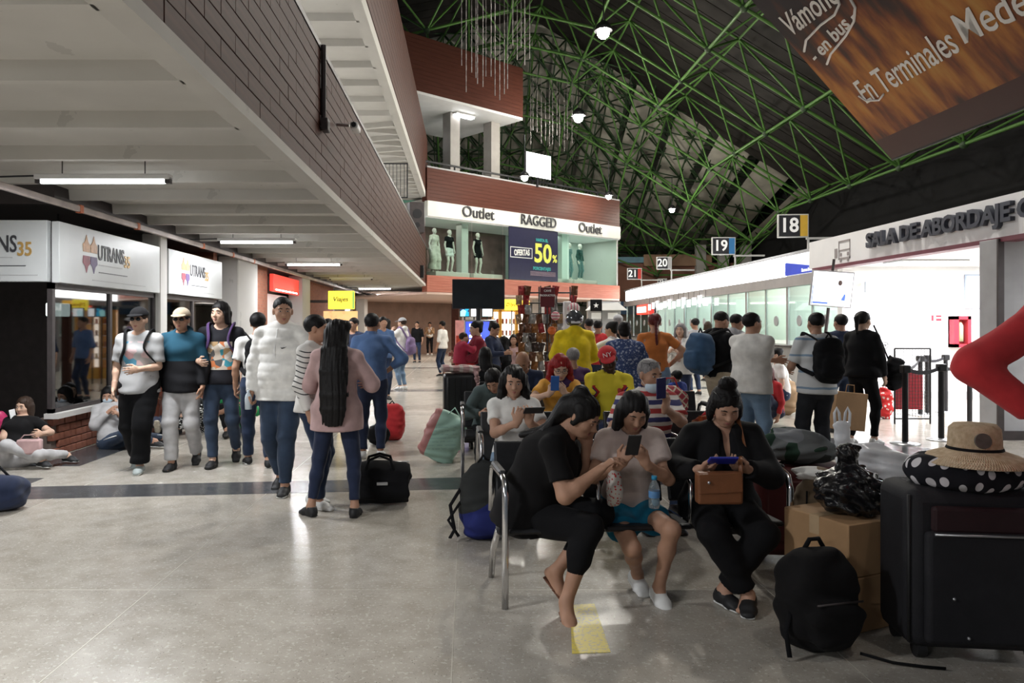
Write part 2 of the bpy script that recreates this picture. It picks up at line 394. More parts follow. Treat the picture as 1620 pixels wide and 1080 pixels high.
floor_poly('dark_band', [(3.1, 8.7), (5.6, 7.75), (6.2, 8.4), (3.3, 11.6)], M_dark, .0012)
M_strip = mat('divider_brass', (.55, .52, .45), .35, .2, noise_=(20, .1))
for x in (-7.2, -5.4, -3.6, -1.8, -.07, 1.7, 3.5, 5.3): 
    b = MB(); b.box((x-.0025, -8, 0), (x+.0025, 40, .0008)); b.build('divider_strip', M_strip, FLOOR)
for y in (-1.2, .6, 2.4, 4.2, 9.6, 12.4, 15): 
    b = MB(); b.box((-7.5, y-.0025, 0), (8, y+.0025, .0008)); b.build('divider_strip', M_strip, FLOOR)
# patch of yellow light by the bench leg, laid in as floor colour
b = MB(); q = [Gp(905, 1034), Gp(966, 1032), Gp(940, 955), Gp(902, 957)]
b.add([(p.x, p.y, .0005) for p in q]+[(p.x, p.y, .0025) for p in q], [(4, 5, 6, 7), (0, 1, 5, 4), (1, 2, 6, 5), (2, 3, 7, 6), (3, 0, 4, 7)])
def yellow_light():
    n = NT('yellow_light_patch', rough=.35, spec=.5); a = n.noise(60, 6)[0]
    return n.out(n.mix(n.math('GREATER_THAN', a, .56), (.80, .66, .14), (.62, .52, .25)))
tag(b.build('floor_light_patch', yellow_light()), 'worn yellow tape patch stuck on the floor before the bench', 'tape')
# ================================================================== left slab, ribs, lights
SX = -1.6
cb = MB(); cb.box((-14, -9, 3.12), (SX-.02, 40, 3.32)); CEIL = struct(cb.build('ceiling', M_ceil))
rb = MB(); rb.add([(-10, -.06, .13), (SX-.15, -.06, .13), (SX-.15, .06, .13), (-10, .06, .13), (-10, -.035, 0), (SX-.15, -.035, 0), (SX-.15, .035, 0), (-10, .035, 0)],
    [(4, 7, 6, 5), (0, 4, 5, 1), (2, 6, 7, 3), (1, 5, 6, 2), (0, 3, 7, 4)])
rme = rb.mesh('rib', M_ceil)
for k in range(-11, 33): link('rib', rme, CEIL, (0, 3.49+1.073*k, 3.0))
b = MB(); b.box((SX-.17, -9, 3.0), (SX+.006, 29.3, 3.09)); b.box((SX-.17, 29.3, 3.0), (SX-.012, 40, 3.25)); b.build('edge_beam', M_ceil, CEIL)
# parapet cladding: tiles in courses
PAR = struct(MB().box((SX-.16, -9, 3.09), (SX-.03, 29.3, 4.5)).build('wall_parapet', M_darkmetal))
tl = .60; th = 1.41/10
tb = MB(); tb.rbox((0, 0, 0), (.028, tl-.004, th-.008), .0025, 1); tme = tb.mesh('cladding_tile', M_brown)
allt = []
for r in range(10):
    for k in range(60):
        y = -6+k*tl+(tl/2 if r % 2 else 0)
        if y < 29: allt.append((y, 3.09+th*(r+.5)))
vis = sorted([t for t in allt if t[0] > 2.9]); rest = vis[300:]+[t for t in allt if t[0] <= 2.9]
for y, z in vis[:300]: link('cladding_tile', tme, PAR, (SX-.015+random.uniform(-.002, .002), y, z))
b = MB()
for y, z in rest: b.cbox((SX-.015, y, z), (.028, tl-.006, th-.010))
tag(b.build('cladding_tiles', M_brown, PAR), kind='stuff')
b = MB(); b.box((SX-.2, -9, 4.5), (SX+.01, 29.3, 4.56)); b.build('parapet_cap', M_darkmetal, PAR)
# upper slab with ribs and the deep brown fascia
UC = struct(MB().box((-14, -9, 6.52), (SX-.02, 29.3, 6.7)).build('ceiling_upper', M_ceil))
for k in range(0, 16): link('rib', rme, UC, (0, 1.2+1.073*k, 6.4))
zb = MB(); zb.box((-4.6, -.06, 0), (-1.75, .06, .2)); zme = zb.mesh('folded_rib', M_ceil)
for k in range(9):
    for a in (.32, -.32):
        o = link('folded_rib', zme, UC, (-.9, 18.6+1.25*k, 6.4)); o.rotation_euler = (0, 0, a); o.location.x = -.15; o.location.y += (.95 if a > 0 else -.95)*1.0
b = MB(); b.box((SX-.2, -9, 6.4), (SX-.005, 29.3, 6.62)); b.build('edge_beam', M_ceil, UC)
UF = struct(MB().box((SX-.14, -9, 6.62), (SX-.01, 29.3, 8.9)).build('wall_fascia', M_brown))
for k in range(12): MB().box((SX-.012, -9, 6.66+k*.185), (SX, 29.3, 6.66+k*.185+.175)).build('plank', M_brown, UF)
# mezzanine room behind the parapet
struct(MB().box((-9.2, -9, 3.32), (-9, 40, 6.6)).build('wall_mezzanine', M_wall))
# walls closing the left concourse
struct(MB().box((-10.2, -9, 0), (-10, 8.6, 3.2)).build('wall_left', M_wall))
# fluorescent battens
bt = MB(); bt.rbox((0, 0, .045), (1.30, .11, .05), .008, 1)
tb1 = MB(); tb1.cyl((-.6, 0, 0), (.6, 0, 0), .019, n=10); ec_ = MB(); ec_.cbox((-.625, 0, .012), (.05, .06, .06)); ec_.cbox((.625, 0, .012), (.05, .06, .06))
bt_m = bt.mesh('housing', M_white); tb_m = tb1.mesh('tube', M_tube); tb_off = tb1.mesh('tube', M_tubeoff); ec_m = ec_.mesh('end_cap', M_darkmetal)
places = ['nearest to the camera, above the first white shop sign', 'second from the camera, above the second white shop sign', 'third from the camera', 'fourth from the camera', 'fifth from the camera', 'sixth from the camera']
for i, (y, on, z) in enumerate([(7.15, 1, 2.89), (12.35, 1, 2.89), (16.9, 1, 2.89), (22.3, 0, 2.89), (28, 1, 2.89), (33.5, 1, 2.89), (2.0, 1, 2.89), (-3, 1, 2.89)]):
    lab = 'white ceiling batten lamp, '+places[i] if i < 6 else ('white ceiling batten lamp over the camera side of the hall' if i == 6 else 'white ceiling batten lamp farthest behind the camera')
    t = thing('batten_lamp', lab, 'lamp', (-3.52, y, z), 0, 'fluorescent battens under the left slab')
    link('housing', bt_m, t); link('tube', tb_m if on else tb_off, t); link('end_cap', ec_m, t)
    MB().cyl((-.4, 0, .07), (-.4, 0, .32), .006, n=6).cyl((.4, 0, .07), (.4, 0, .32), .006, n=6).build('hanger', M_darkmetal, t)
    MB().tube([(-.6, 0, .06), (-1.2, .03, .05), (-2.0, .0, .10)], .009, 6).build('cable', M_black, t)
    if on: area('batten_light', (-3.52, y, z-.03), 1.2, .06, TUBE*(1.0 if i < 6 else 1.6), (.95, .97, 1))
for i, y in enumerate((5.5, 10.5, 15.5, 20.5, 25.5)):  # unseen lamps added behind the parapet to brighten the upper slab
    t = thing('batten_lamp', 'batten lamp on the mezzanine ceiling behind the parapet, '+('first', 'second', 'third', 'fourth', 'fifth')[i]+' from the camera', 'lamp', (-3.6, y, 6.3), 0, 'fluorescent battens on the mezzanine'); link('housing', bt_m, t); link('tube', tb_m, t); link('end_cap', ec_m, t); MB().cyl((0, 0, .07), (0, 0, .3), .01, n=6).build('hanger', M_darkmetal, t)
    area('mezzanine_fill_light', (-3.6, y, 6.26), 1.2, .06, 150, (.95, .97, 1))
# security camera and conduit on the parapet
t = thing('security_camera', 'small white bullet security camera on a bracket on the brown parapet', 'camera', (SX+.02, 8.9, 3.92))
MB().cyl((0, 0, 0), (.16, -.02, -.02), .018, n=8).build('bracket', M_alu, t); MB().rbox((.24, -.08, -.06), (.09, .26, .08), .02, 2).build('housing', M_white, t); MB().cyl((.24, -.2, -.06), (.24, -.23, -.06), .03, n=12).build('lens', M_black, t)
t = thing('conduit', 'dark vertical conduit pipe with junction box on the brown parapet', 'pipe', (SX+.03, 8.05, 3.7))
MB().cyl((0, 0, 0), (0, 0, .85), .03, n=8).build('pipe', M_darkmetal, t); MB().rbox((.02, 0, -.02), (.08, .14, .14), .01, 1).build('junction_box', M_darkmetal, t)
# things on top of the parapet
t = thing('metal_gate', 'black barred gate on the mezzanine above the brown parapet', 'gate', (-2.32, 20, 4.95)); MB().box((0, 0, 0), (.03, .03, .95)).box((.67, 0, 0), (.70, .03, .95)).box((0, 0, .92), (.70, .03, .95)).box((0, 0, 0), (.70, .03, .03)).build('frame', M_black, t)
for k in range(6): MB().cyl((.1+k*.1, .015, .02), (.1+k*.1, .015, .93), .009, n=6).build('bar', M_black, t)
MB().box((.3, 0, -1.6), (.36, .03, 0)).build('post', M_black, t)
t = thing('loudspeaker', 'dark box loudspeaker standing on the far end of the parapet', 'loudspeaker', (-1.72, 24.5, 4.56), .3); MB().rbox((0, 0, .5), (.50, .4, 1.0), .02, 1).build('case', M_darkmetal, t); MB().cyl((0, -.2, .62), (0, -.215, .62), .16, n=18).cyl((0, -.2, .25), (0, -.215, .25), .09, n=16).build('cone', M_black, t)
t = thing('wall_box', 'small dark box fixed to the parapet face near the outlet shop', 'box', (SX+.06, 25, 3.32)); MB().rbox((0, 0, 0), (.12, .34, .42), .01, 1).build('case', M_black, t); MB().box((.06, -.1, -.12), (.065, .1, .12)).build('panel', M_darkmetal, t)
# ================================================================== left shops (plane x = -4.75)
LX = -4.75
M_signw = mat('sign_panel_white', (.56, .575, .57), .35, noise_=(2, .06)); M_ink = mat('sign_ink', (.05, .05, .055), .5, noise_=(30, .1)); M_gold = mat('sign_gold', (.50, .31, .10), .4, .2, noise_=(25, .15))
M_copper = mat('sign_copper', (.55, .30, .14), .45, noise_=(20, .2)); M_maroon = mat('sign_maroon', (.26, .06, .08), .5, noise_=(20, .2)); M_violet = mat('sign_violet', (.10, .06, .16), .5, noise_=(20, .2)); M_pale = mat('sign_pale_ink', (.42, .42, .42), .6, noise_=(20, .1))
def utrans(t, w, h):   # local frame: x along the sign, -y faces viewer
    MB().rbox((w/2, .045, h/2), (w, .09, h), .006, 1).build('panel', M_signw, t)
    cx = .68
    for dx, dz, m, up in ((-.075, .07, M_copper, 1), (.085, .07, M_copper, 1), (-.075, -.07, M_maroon, -1), (.085, -.07, M_violet, -1)):
        pl = [(-.065, 0), (.065, 0), (.075, .07), (.03, .10), (0, .165), (-.03, .10), (-.075, .07)]; pl = [(x*1.15+cx+dx*1.1, (z*up*1.25+dz*.35)+h*.55) for x, z in pl]
        if up < 0: pl = pl[::-1]
        MB().prism(pl, -.006, .002).build('emblem_leaf', m, t)
    o = text('lettering', 'UTRANS', .27, M_ink, t, (cx+.19, -.004, h*.60), align='LEFT', bold=.003); o.scale.x = .70/o.dimensions.x
    text('lettering_35', '35', .22, M_gold, t, (cx+.90, -.004, h*.52), align='LEFT', sx=.8, bold=.004)
    MB().box((cx+.22, -.003, h*.385), (cx+.85, 0, h*.40)).build('small_print', M_pale, t); MB().box((cx+.22, -.003, h*.25), (cx+1.0, 0, h*.265)).build('small_print', M_ink, t)
    MB().box((w*.27, -.003, h*.10), (w*.82, 0, h*.112)).build('small_print', M_pale, t)
t = thing('shop_sign', 'long white UTRANS 35 sign above the dark shop window, with a column at its right', 'sign', (LX+.1, 8.42, 1.99), PI/2); utrans(t, 2.75, .70)
t = thing('shop_sign', 'second white UTRANS 35 sign above the window with the blue screen', 'sign', (LX+.1, 11.5, 2.0), PI/2); utrans(t, 2.5, .70)
t = thing('shop_sign', 'grey shaded UTRANS 35 sign above the black doorway at the left edge', 'sign', (-7.0, 8.40, 2.0)); 
utrans(t, 2.22, .70)
for c in t.children:
    if c.name.startswith(('letter', 'emblem', 'small')): c.location.x += .30
# rail along the top of the shops
M_rail = mat('rail_steel', (.42, .36, .34), .35, .5, noise_=(3, .35))
RAIL = struct(MB().rbox((0, 15.5, 2.86), (.05, 30, .075), .01, 1).build('trim_1', M_rail)); RAIL.location.x = LX+.22
M_orange = mat('orange_tape', (.62, .18, .08), .5, noise_=(20, .1))
for y in (8.6, 10.1, 12.6, 14.2, 15.6): MB().box((-.03, y, 2.815), (.03, y+.07, 2.905)).build('tape_mark', M_orange, RAIL)
struct(MB().box((-10, 8.5, 2.9), (LX, 40, 3.2)).build('trim_2', M_darkmetal))
# columns between shops
for i, (y0, y1) in enumerate(((11.2, 11.48), (14.8, 16.2), (20.6, 21.6), (27.8, 29), (33, 34))):
    struct(MB().rbox((LX-.05, (y0+y1)/2, 1.45), (.40 if i else .28, y1-y0, 2.9), .02, 1).build('column_%d' % (i+1), M_wall))
# dark shops: window frames, glass, brick base
def shop_window(y0, y1, lab, nm):
    t = thing('shop_window', lab, 'window', (LX, y0, 0), PI/2); w = y1-y0
    MB().box((0, -.02, .50), (.06, .04, 1.99)).box((w-.06, -.02, .50), (w, .04, 1.99)).box((0, -.02, .50), (w, .04, .55)).box((0, -.02, 1.92), (w, .04, 1.99)).build('frame', M_darkmetal, t)
    n = nm
    for k in range(1, n): MB().box((w*k/n-.03, -.02, .55), (w*k/n+.03, .04, 1.92)).build('mullion', M_darkmetal, t)
    for k in range(n): MB().box((w*k/n+.03, .005, .55), (w*(k+1)/n-.03, .012, 1.92)).build('pane', M_thindark, t)
    MB().box((-.03, -.10, .44), (w, .06, .50)).build('sill', M_wall, t)
    return t
shop_window(8.42, 11.2, 'dark shop window under the long UTRANS sign, with a pale sill', 2); shop_window(11.5, 14.0, 'dark shop window with a lit blue television inside', 2)
BASE = struct(MB().box((LX-.15, 8.45, 0), (LX-.012, 14.0, .44)).build('wall_shop_base', M_mortar))
bm_ = MB(); bm_.rbox((0, 0, 0), (.07, .235, .078), .005, 1); bme = bm_.mesh('brick', M_brick)
for r in range(5):
    for k in range(24):
        y = 8.55+k*.25+(.125 if r % 2 else 0)
        if y < 13.95: link('brick', bme, BASE, (LX-.01+random.uniform(-.004, .004), y, .045+r*.087))
# black interior of the shops
struct(MB().box((-10, 8.5, 0), (-9.8, 26, 3)).build('wall_shop_back', M_darkmetal)); 
struct(MB().box((-9.8, 8.46, 1.0), (-9.78, 8.5, 2)).build('trim_3', M_darkmetal))
struct(MB().box((-8, 11.3, 0), (LX-.1, 11.4, 2.9)).build('wall_shop_partition', M_darkmetal)); struct(MB().box((-8, 14.1, 0), (LX-.1, 14.3, 2.9)).build('wall_shop_partition_far', M_brick))
struct(MB().box((-9.8, 14.2, 0), (-6.2, 14.4, 3)).build('wall_shop_end', M_darkmetal))
M_exit = mat('lit_notice', (.8, 1, .85), .5, emit=2.2, ecol=(.85, 1, .92)); 
t = thing('lit_notice', 'small glowing pale green sign box inside the dark shop window', 'sign', (-5.14, 9.28, 1.70), 1.1); MB().rbox((0, 0, 0), (.30, .06, .17), .02, 2).build('face', M_exit, t); MB().cyl((0, 0, .12), (0, 0, 1.2), .01, n=6).build('hanger', M_black, t)
def screen_mat(name, cols, st, sc=3.0):
    n = NT(name, rough=.3); v = n.voro(sc)['Color']; sp = n.t.nodes.new('ShaderNodeSeparateColor'); n.t.links.new(v, sp.inputs[0])
    c = n.ramp(sp.outputs[0], [(i/len(cols), c) for i, c in enumerate(cols)], True); n.out(c); n.emit(c, st); return n.m
def tv(name, lab, loc, rz, w, h, m, cat='screen', tilt=0, bez=M_black):
    t = thing(name, lab, cat, loc, rz); t.rotation_euler = (tilt, 0, rz)
    MB().rbox((0, .03, 0), (w, .06, h), .008, 1).build('bezel', bez, t); MB().box((-w/2+.02, -.004, -h/2+.02), (w/2-.02, .0, h/2-.02)).build('display', m, t); return t
t = tv('television', 'television showing a blue news picture behind the second shop window', (-5.3, 11.95, 1.70), .9, .80, .45, screen_mat('news_screen', [(.03, .10, .5), (.05, .25, .8), (.5, .7, .95), (.6, .08, .1), (.03, .2, .6)], 1.6, 5))
MB().cyl((0, .06, .0), (0, .06, 1.3), .02, n=8).build('mount', M_black, t)
# far shops on the left wall
struct(MB().box((LX-.3, 16.2, 0), (LX-.1, 17.9, 3)).build('wall_brick_left', M_brickfar)); struct(MB().box((LX-1.2, 14.3, 0), (LX-.9, 40, 3)).build('wall_left_far', M_wall))
M_redl = mat('red_lit_sign', (.75, .05, .04), .4, emit=.55, ecol=(1, .08, .05)); M_yell = mat('yellow_lit_sign', (1, .8, .05), .4, emit=1.5, ecol=(1, .82, .06))
t = thing('shop_fascia', 'red lit shop fascia on the left wall beyond the columns', 'sign', (LX+.05, 17.9, 2.35), PI/2); MB().rbox((1.35, .05, .2), (2.7, .1, .42), .01, 1).build('panel', M_redl, t); MB().box((.2, -.003, .02), (2.5, .0, .05)).build('light_strip', M_light, t)
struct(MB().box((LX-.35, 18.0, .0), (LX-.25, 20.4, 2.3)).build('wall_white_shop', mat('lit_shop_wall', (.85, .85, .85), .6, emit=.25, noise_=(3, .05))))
struct(MB().box((LX-.35, 21.7, .0), (LX-.25, 27.5, 3)).build('wall_brick_left_far', M_brickfar))
t = thing('shop_sign', 'glowing yellow sign with dark lettering and green end, far along left wall', 'sign', (-4.1, 21.9, 1.98), -.05); MB().box((-.97, .04, .2), (-.03, .10, .28)).build('bracket', M_darkmetal, t); MB().rbox((.35, .06, .28), (.78, .12, .54), .02, 1).build('panel', M_yell, t); text('lettering', 'Viajes', .2, M_ink, t, (.33, -.003, .30), bold=.004, shear=.2); MB().box((.70, -.004, .02), (.735, 0, .53)).build('edge', mat('green_edge', (.05, .5, .2), .5, emit=.5, noise_=(5, .1)), t)
t = thing('counter_kiosk', 'orange lit snack counter below the yellow sign on the left', 'kiosk', (-4.35, 22.3, 0)); MB().rbox((.4, .3, .5), (1.1, .6, 1.0), .02, 1).build('counter', mat('kiosk_orange', (.55, .22, .06), .5, noise_=(5, .1)), t); MB().box((-.1, .5, 1.0), (.95, .55, 1.95)).build('menu_board', mat('kiosk_board', (.9, .6, .3), .5, emit=.7, noise_=(9, .4)), t)
# end of the left concourse: brick wall, stair and far glow
struct(MB().box((-10, 43, 0), (-3.2, 43.3, 3.2)).build('wall_far_white', M_wall)); struct(MB().box((-5.6, 41.5, 0), (1.5, 41.8, 1.9)).build('wall_far_brick', M_brickfar))
struct(MB().box((-5.2, 42.2, 1.6), (-1.5, 42.4, 3.2)).build('wall_far_cream', mat('cream_paint', (.62, .60, .52), .7, emit=.0, noise_=(2, .08))))
t = thing('escalator', 'dark escalator with pale handrail rising behind the far brick wall', 'escalator', (-1.4, 40.6, 0))
MB().prism([(-1.6, 2.6), (1.7, .15), (1.7, .75), (-1.6, 3.2)], 0, .08).prism([(-1.6, 2.6), (1.7, .15), (1.7, .75), (-1.6, 3.2)], .95, 1.03).build('balustrade', M_darkmetal, t)
MB().tube([(-1.7, -.02, 3.22), (1.75, -.02, .80), (1.95, -.02, .6)], .06, 8).build('handrail', M_white, t)
for k in range(14): MB().box((1.6-k*.24, .1, .1+k*.175), (1.85-k*.24, .93, .25+k*.175)).build('step', M_alu, t)
t = thing('caution_sign', 'small yellow folding caution sign before the far brick wall', 'sign', (-2.15, 40.2, 0)); M_caut = mat('caution_yellow', (.85, .5, .03), .5, noise_=(5, .1))
MB().add([(-.15, -.16, 0), (.15, -.16, 0), (.11, -.01, .62), (-.11, -.01, .62), (-.15, -.14, 0), (.15, -.14, 0), (.11, .01, .62), (-.11, .01, .62)], [(0, 1, 2, 3), (7, 6, 5, 4), (0, 4, 5, 1), (1, 5, 6, 2), (3, 7, 4, 0)]).build('front_board', M_caut, t)
MB().add([(.15, .16, 0), (-.15, .16, 0), (-.11, .01, .62), (.11, .01, .62), (.15, .14, 0), (-.15, .14, 0), (-.11, -.01, .62), (.11, -.01, .62)], [(0, 1, 2, 3), (7, 6, 5, 4), (0, 4, 5, 1), (1, 5, 6, 2), (3, 7, 4, 0)]).build('back_board', M_caut, t)
# ================================================================== OUTLET building
OA = Vector((-1.55, 28, 0)); OD = Vector((.7586, .6515, 0)); ORZ = math.atan2(.6515, .7586); OL = 11.67
def U(px): m = (px-HX)/FPX; return (28*m+1.55)/(.7586-.6515*m)
def UZ(px, py): return Zp(py, 28+.6515*U(px))
BLD = thing('outlet_building', 'brown clad outlet shop building with glazed display floor and balcony above', 'building', OA, ORZ)
def ob(name, m, *boxes):
    b = MB()
    for lo, hi in boxes: b.box(lo, hi)
    return b.build(name, m, BLD)
ob('lower_band', M_redwood, ((0, 0, 2.78), (OL, .3, 3.42)))
for k in range(6): ob('board', M_redwood, ((0, -.018, 2.79+k*.105), (OL, 0, 2.79+k*.105+.098)))
ob('soffit', mat('soffit_paint', (.62, .45, .38), .7, noise_=(2, .12)), ((0, 0, 2.70), (OL, 9, 2.78)))
ob('display_floor', M_white, ((0, .3, 3.30), (OL, 2.2, 3.42))); ob('display_ceiling', M_white, ((0, .0, 5.62), (OL, 2.2, 5.70)))
ob('display_back_wall', mat('display_back', (.16, .10, .09), .8, noise_=(1.5, .5)), ((0, 2.2, 3.4), (6.2, 2.3, 5.7))); ob('display_back_wall', mat('display_back_pale', (.42, .47, .42), .8, noise_=(1.0, .15)), ((6.2, 2.2, 3.4), (OL, 2.3, 5.7)))
ob('display_end_wall', M_wall, ((OL-.08, .1, 3.4), (OL, 2.2, 5.7)))
for a, b_ in zip((0, 2.35, 4.05, 6.95, 8.1), (2.33, 4.03, 5.4, 8.08, OL-.1)): ob('pane', M_thin, ((a+.02, .10, 3.42), (b_, .112, 5.66)))
ob('shop_column', M_wall, ((2.15, .5, 3.42), (2.5, .85, 5.66))); ob('shop_column', mat('pale_green_column', (.66, .74, .68), .6, noise_=(2, .05)), ((U(897), .3, 3.42), (U(908), .65, 5.66)))
ob('fascia', mat('outlet_fascia', (.70, .70, .64), .5, noise_=(2, .06)), ((0, -.06, 5.66), (OL, .14, 6.24)))
for tx, p0, p1, py in (('Outlet', 729, 779, 338), ('RAGGED', 822, 877, 351), ('Outlet', 913, 949, 362)):
    u0, u1 = U(p0), U(p1); o = text('lettering', tx, .62, M_ink, BLD, ((u0+u1)/2, -.10, UZ((p0+p1)/2, py)), ext=.03)
    o.scale.x = (u1-u0)/o.dimensions.x
ob('upper_band', M_brown2, ((0, 0, 6.24), (OL, .3, 7.5)))
for k in range(9): ob('board', M_brown2, ((0, -.014, 6.25+k*.139), (OL, 0, 6.25+k*.139+.132)))
ob('balcony_floor', M_wall, ((0, .3, 6.2), (OL, 9, 6.32))); ob('balcony_rail', M_black, ((0, .1, 7.72), (OL, .16, 7.79)), *[((k*1.45, .1, 7.5), (k*1.45+.05, .15, 7.75)) for k in range(9)])
ob('balcony_ledge', M_grey, ((0, -.02, 7.5), (OL, .32, 7.56)))
UE = U(827); ob('upper_soffit', M_white, ((-6, 0, 10.2), (UE, 4.5, 10.3))); ob('upper_parapet', M_brown2, ((-6, 0, 10.3), (UE, .3, 12.4)), ((UE-.3, .3, 10.3), (UE, 4.5, 12.4)))
for k in range(13): ob('board', M_brown2, ((-6, -.014, 10.31+k*.16), (UE, 0, 10.31+k*.16+.152)))
M_column = mat('balcony_column', (.30, .28, .26), .5, noise_=(3, .1))
for p0, p1 in ((738, 752), (803, 820)): ob('balcony_column', M_column, ((U(p0), 1.0, 6.3), (U(p0)+.5, 1.5, 10.2)))
ob('balcony_back_wall', mat('balcony_dark', (.07, .08, .075), .7, noise_=(1.5, .4)), ((-6, 4.4, 6.3), (U(752), 4.5, 10.2)))
ob('balcony_counter', mat('green_counter', (.05, .22, .15), .5, noise_=(4, .3)), ((U(680), 3.2, 6.3), (U(735), 3.8, 8.1)))
# balcony lamps and screen
def oloc(u, w, z): return OA+OD*u+Vector((-OD.y, OD.x, 0))*w+Vector((0, 0, z))
for px, w, zz, lab in ((757, .9, 10.1, 'bright tube lamp under the white balcony soffit, beside the grey column'), (697, 2.6, 9.6, 'smaller tube lamp deeper inside the balcony, left of the grey column')):
    t = thing('balcony_lamp', lab, 'lamp', oloc(U(px), w, zz), ORZ); MB().rbox((0, 0, .04), (1.0, .3, .05), .01, 1).build('housing', M_white, t); MB().rbox((0, 0, -.02), (.95, .26, .07), .03, 2).build('diffuser', M_light, t)
t = tv('advert_screen', 'bright white advertising screen on the balcony railing', oloc(U(849), -.12, 8.37), ORZ, 1.55, 1.05, screen_mat('balcony_screen', [(.9, .95, 1), (1, 1, 1), (.85, .92, 1), (1, 1, 1)], 4.0, 2)); MB().box((-.05, .05, -.9), (.05, .12, 0)).build('post', M_black, t)
# poster and lettering
t = thing('sale_poster', 'dark navy OFERTAS 50% sale poster in the middle of the display window', 'poster', oloc(U(805), -.02, 3.44), ORZ); pw = U(882)-U(805)
M_navy = mat('poster_navy', (.016, .016, .045), .4, noise_=(4, .1)); M_lime = mat('poster_lime', (.62, .65, .10), .5, noise_=(5, .05)); M_teal = mat('poster_teal', (.03, .28, .26), .5, noise_=(5, .1)); M_posterw = mat('poster_white', (.72, .72, .68), .5, noise_=(5, .05))
MB().box((0, 0, 0), (pw, .05, 2.2)).build('sheet', M_navy, t)
o = text('price', '50', 1.12, M_lime, t, (pw*.68, -.004, 1.15), bold=.03); o.scale.x = .36*pw/o.dimensions.x; o = text('percent', '%', .45, M_lime, t, (pw*.93, -.004, .98), bold=.01); o.scale.x = .10*pw/o.dimensions.x
text('word', 'OFERTAS', .34, M_posterw, t, (pw*.25, -.004, 1.14), bold=.012, sx=.66, rot=(PI/2, rad(-3), 0))
for x0, x1, z0, z1 in ((.02, .46, 1.34, 1.37), (.02, .46, .92, .95), (.02, .03, .92, 1.37), (.45, .46, .92, 1.37)): MB().box((x0*pw, -.005, z0), (x1*pw, 0, z1)).build('box_line', M_posterw, t)
text('headline', 'HASTA EL', .17, M_teal, t, (pw*.66, -.004, 1.75), bold=.01); text('subline', 'PORCENTAJES', .18, M_teal, t, (pw*.66, -.004, .52), bold=.01, sx=.95)
for k in range(4): MB().box((pw*.42, -.004, .22+k*.05), (pw*.95, 0, .235+k*.05)).build('small_print', mat('poster_print', (.35, .25, .27), .5, noise_=(5, .1)), t)
# display plinths
M_plinth = mat('plinth', (.66, .60, .55), .6, noise_=(3, .06)); 
for p0, p1, lab in ((697, 751, 'leftmost'), (757, 803, 'left of the sale poster'), (883, 914, 'right of the sale poster'), (917, 953, 'rightmost')):
    tag(MB().rbox(((U(p0)+U(p1))/2, .75, 3.52), (U(p1)-U(p0), .9, .2), .01, 1).build('plinth', M_plinth, None, OA, ORZ), 'pale display plinth in the outlet window, '+lab, 'plinth')
# ground floor below the outlet
struct(MB().box((0, 9, 0), (OL, 9.2, 2.75)).build('wall_under_outlet', mat('under_wall', (.25, .16, .12), .7, noise_=(2, .2)), None, OA, ORZ))
for u in (3.2, 7.4, 11.2): struct(MB().rbox((u, 1.2, 1.37), (.5, .5, 2.75), .02, 1).build('column_under_outlet', M_wall, None, OA, ORZ))
# ================================================================== space-frame roof
def rz_(X, Y):
    z = 14.2-.62*max(0, X-3.2)-.25*max(0, 3.2-X)
    if Y > 37: z -= (Y-37)*.62
    return z
MOD = 3.3; lower = {}; upper = {}
for i in range(-1, 6):
    for j in range(0, 15):
        X, Y = -1.6+i*MOD, 9+j*MOD; lower[i, j] = Vector((X, Y, max(4.6, rz_(X, Y))))
        X2, Y2 = X+MOD/2, Y+MOD/2; upper[i, j] = Vector((X2, Y2, max(6.6, rz_(X2, Y2)+2.0)))
struts = []
for (i, j), p in lower.items():
    if p.x < -1.4 and p.y < 28: continue
    for d in ((1, 0), (0, 1)):
        q = lower.get((i+d[0], j+d[1]))
        if q: struts.append((p, q, .055))
    for d in ((0, 0), (-1, 0), (0, -1), (-1, -1)):
        q = upper.get((i+d[0], j+d[1]))
        if q: struts.append((p, q, .042))
for (i, j), p in upper.items():
    for d in ((1, 0), (0, 1)):
        q = upper.get((i+d[0], j+d[1]))
        if q and p.x > -1: struts.append((p, q, .05))
# a denser lattice on the far gable
for i in range(0, 12):
    for k in range(0, 6):
        a = Vector((-1+i*1.7, 53.5, 5+k*1.7)); 
        for d in ((1.7, 0, 0), (0, 0, 1.7), (.85, -1.2, .85), (1.7, 0, 1.7), (-.85, -1.2, .85)): struts.append((a, a+Vector(d), .05))
def appar(s):
    a, b_, r = s; m = (a+b_)/2
    if m.y < 3: return -1
    px, py = HX+FPX*m.x/m.y, HY-FPX*(m.z-CH)/m.y
    if not (600 < px < 1650 and -60 < py < 420): return -1
    return (b_-a).length/m.y
struts.sort(key=lambda s: -appar(s))
FRAME = thing('space_frame', 'green tubular steel space frame under the dark roof', 'roof frame', (0, 0, 0))
u_ = MB(); u_.cyl((0, 0, 0), (0, 0, 1), 1, n=7, cap=False); ume = u_.mesh('strut', M_green)
def place(o, a, b_, r):
    d = b_-a; o.location = a; o.rotation_mode = 'QUATERNION'; o.rotation_quaternion = d.to_track_quat('Z', 'Y'); o.scale = (r, r, d.length)
for s in struts[:300]: place(link('strut', ume, FRAME), *s)
b = MB()
for s in struts[300:]: b.cyl(s[0], s[1], s[2], n=5, cap=False)
tag(b.build('struts', M_green, FRAME), kind='stuff')
nd = MB(); nd.sph((0, 0, 0), .14, 10); ndm = nd.mesh('node', mat('node_steel', (.05, .09, .04), .5, noise_=(5, .2)))
for p in sorted([v for v in lower.values() if v.x > -1.7], key=lambda v: v.y)[:90]: link('node', ndm, FRAME, p)
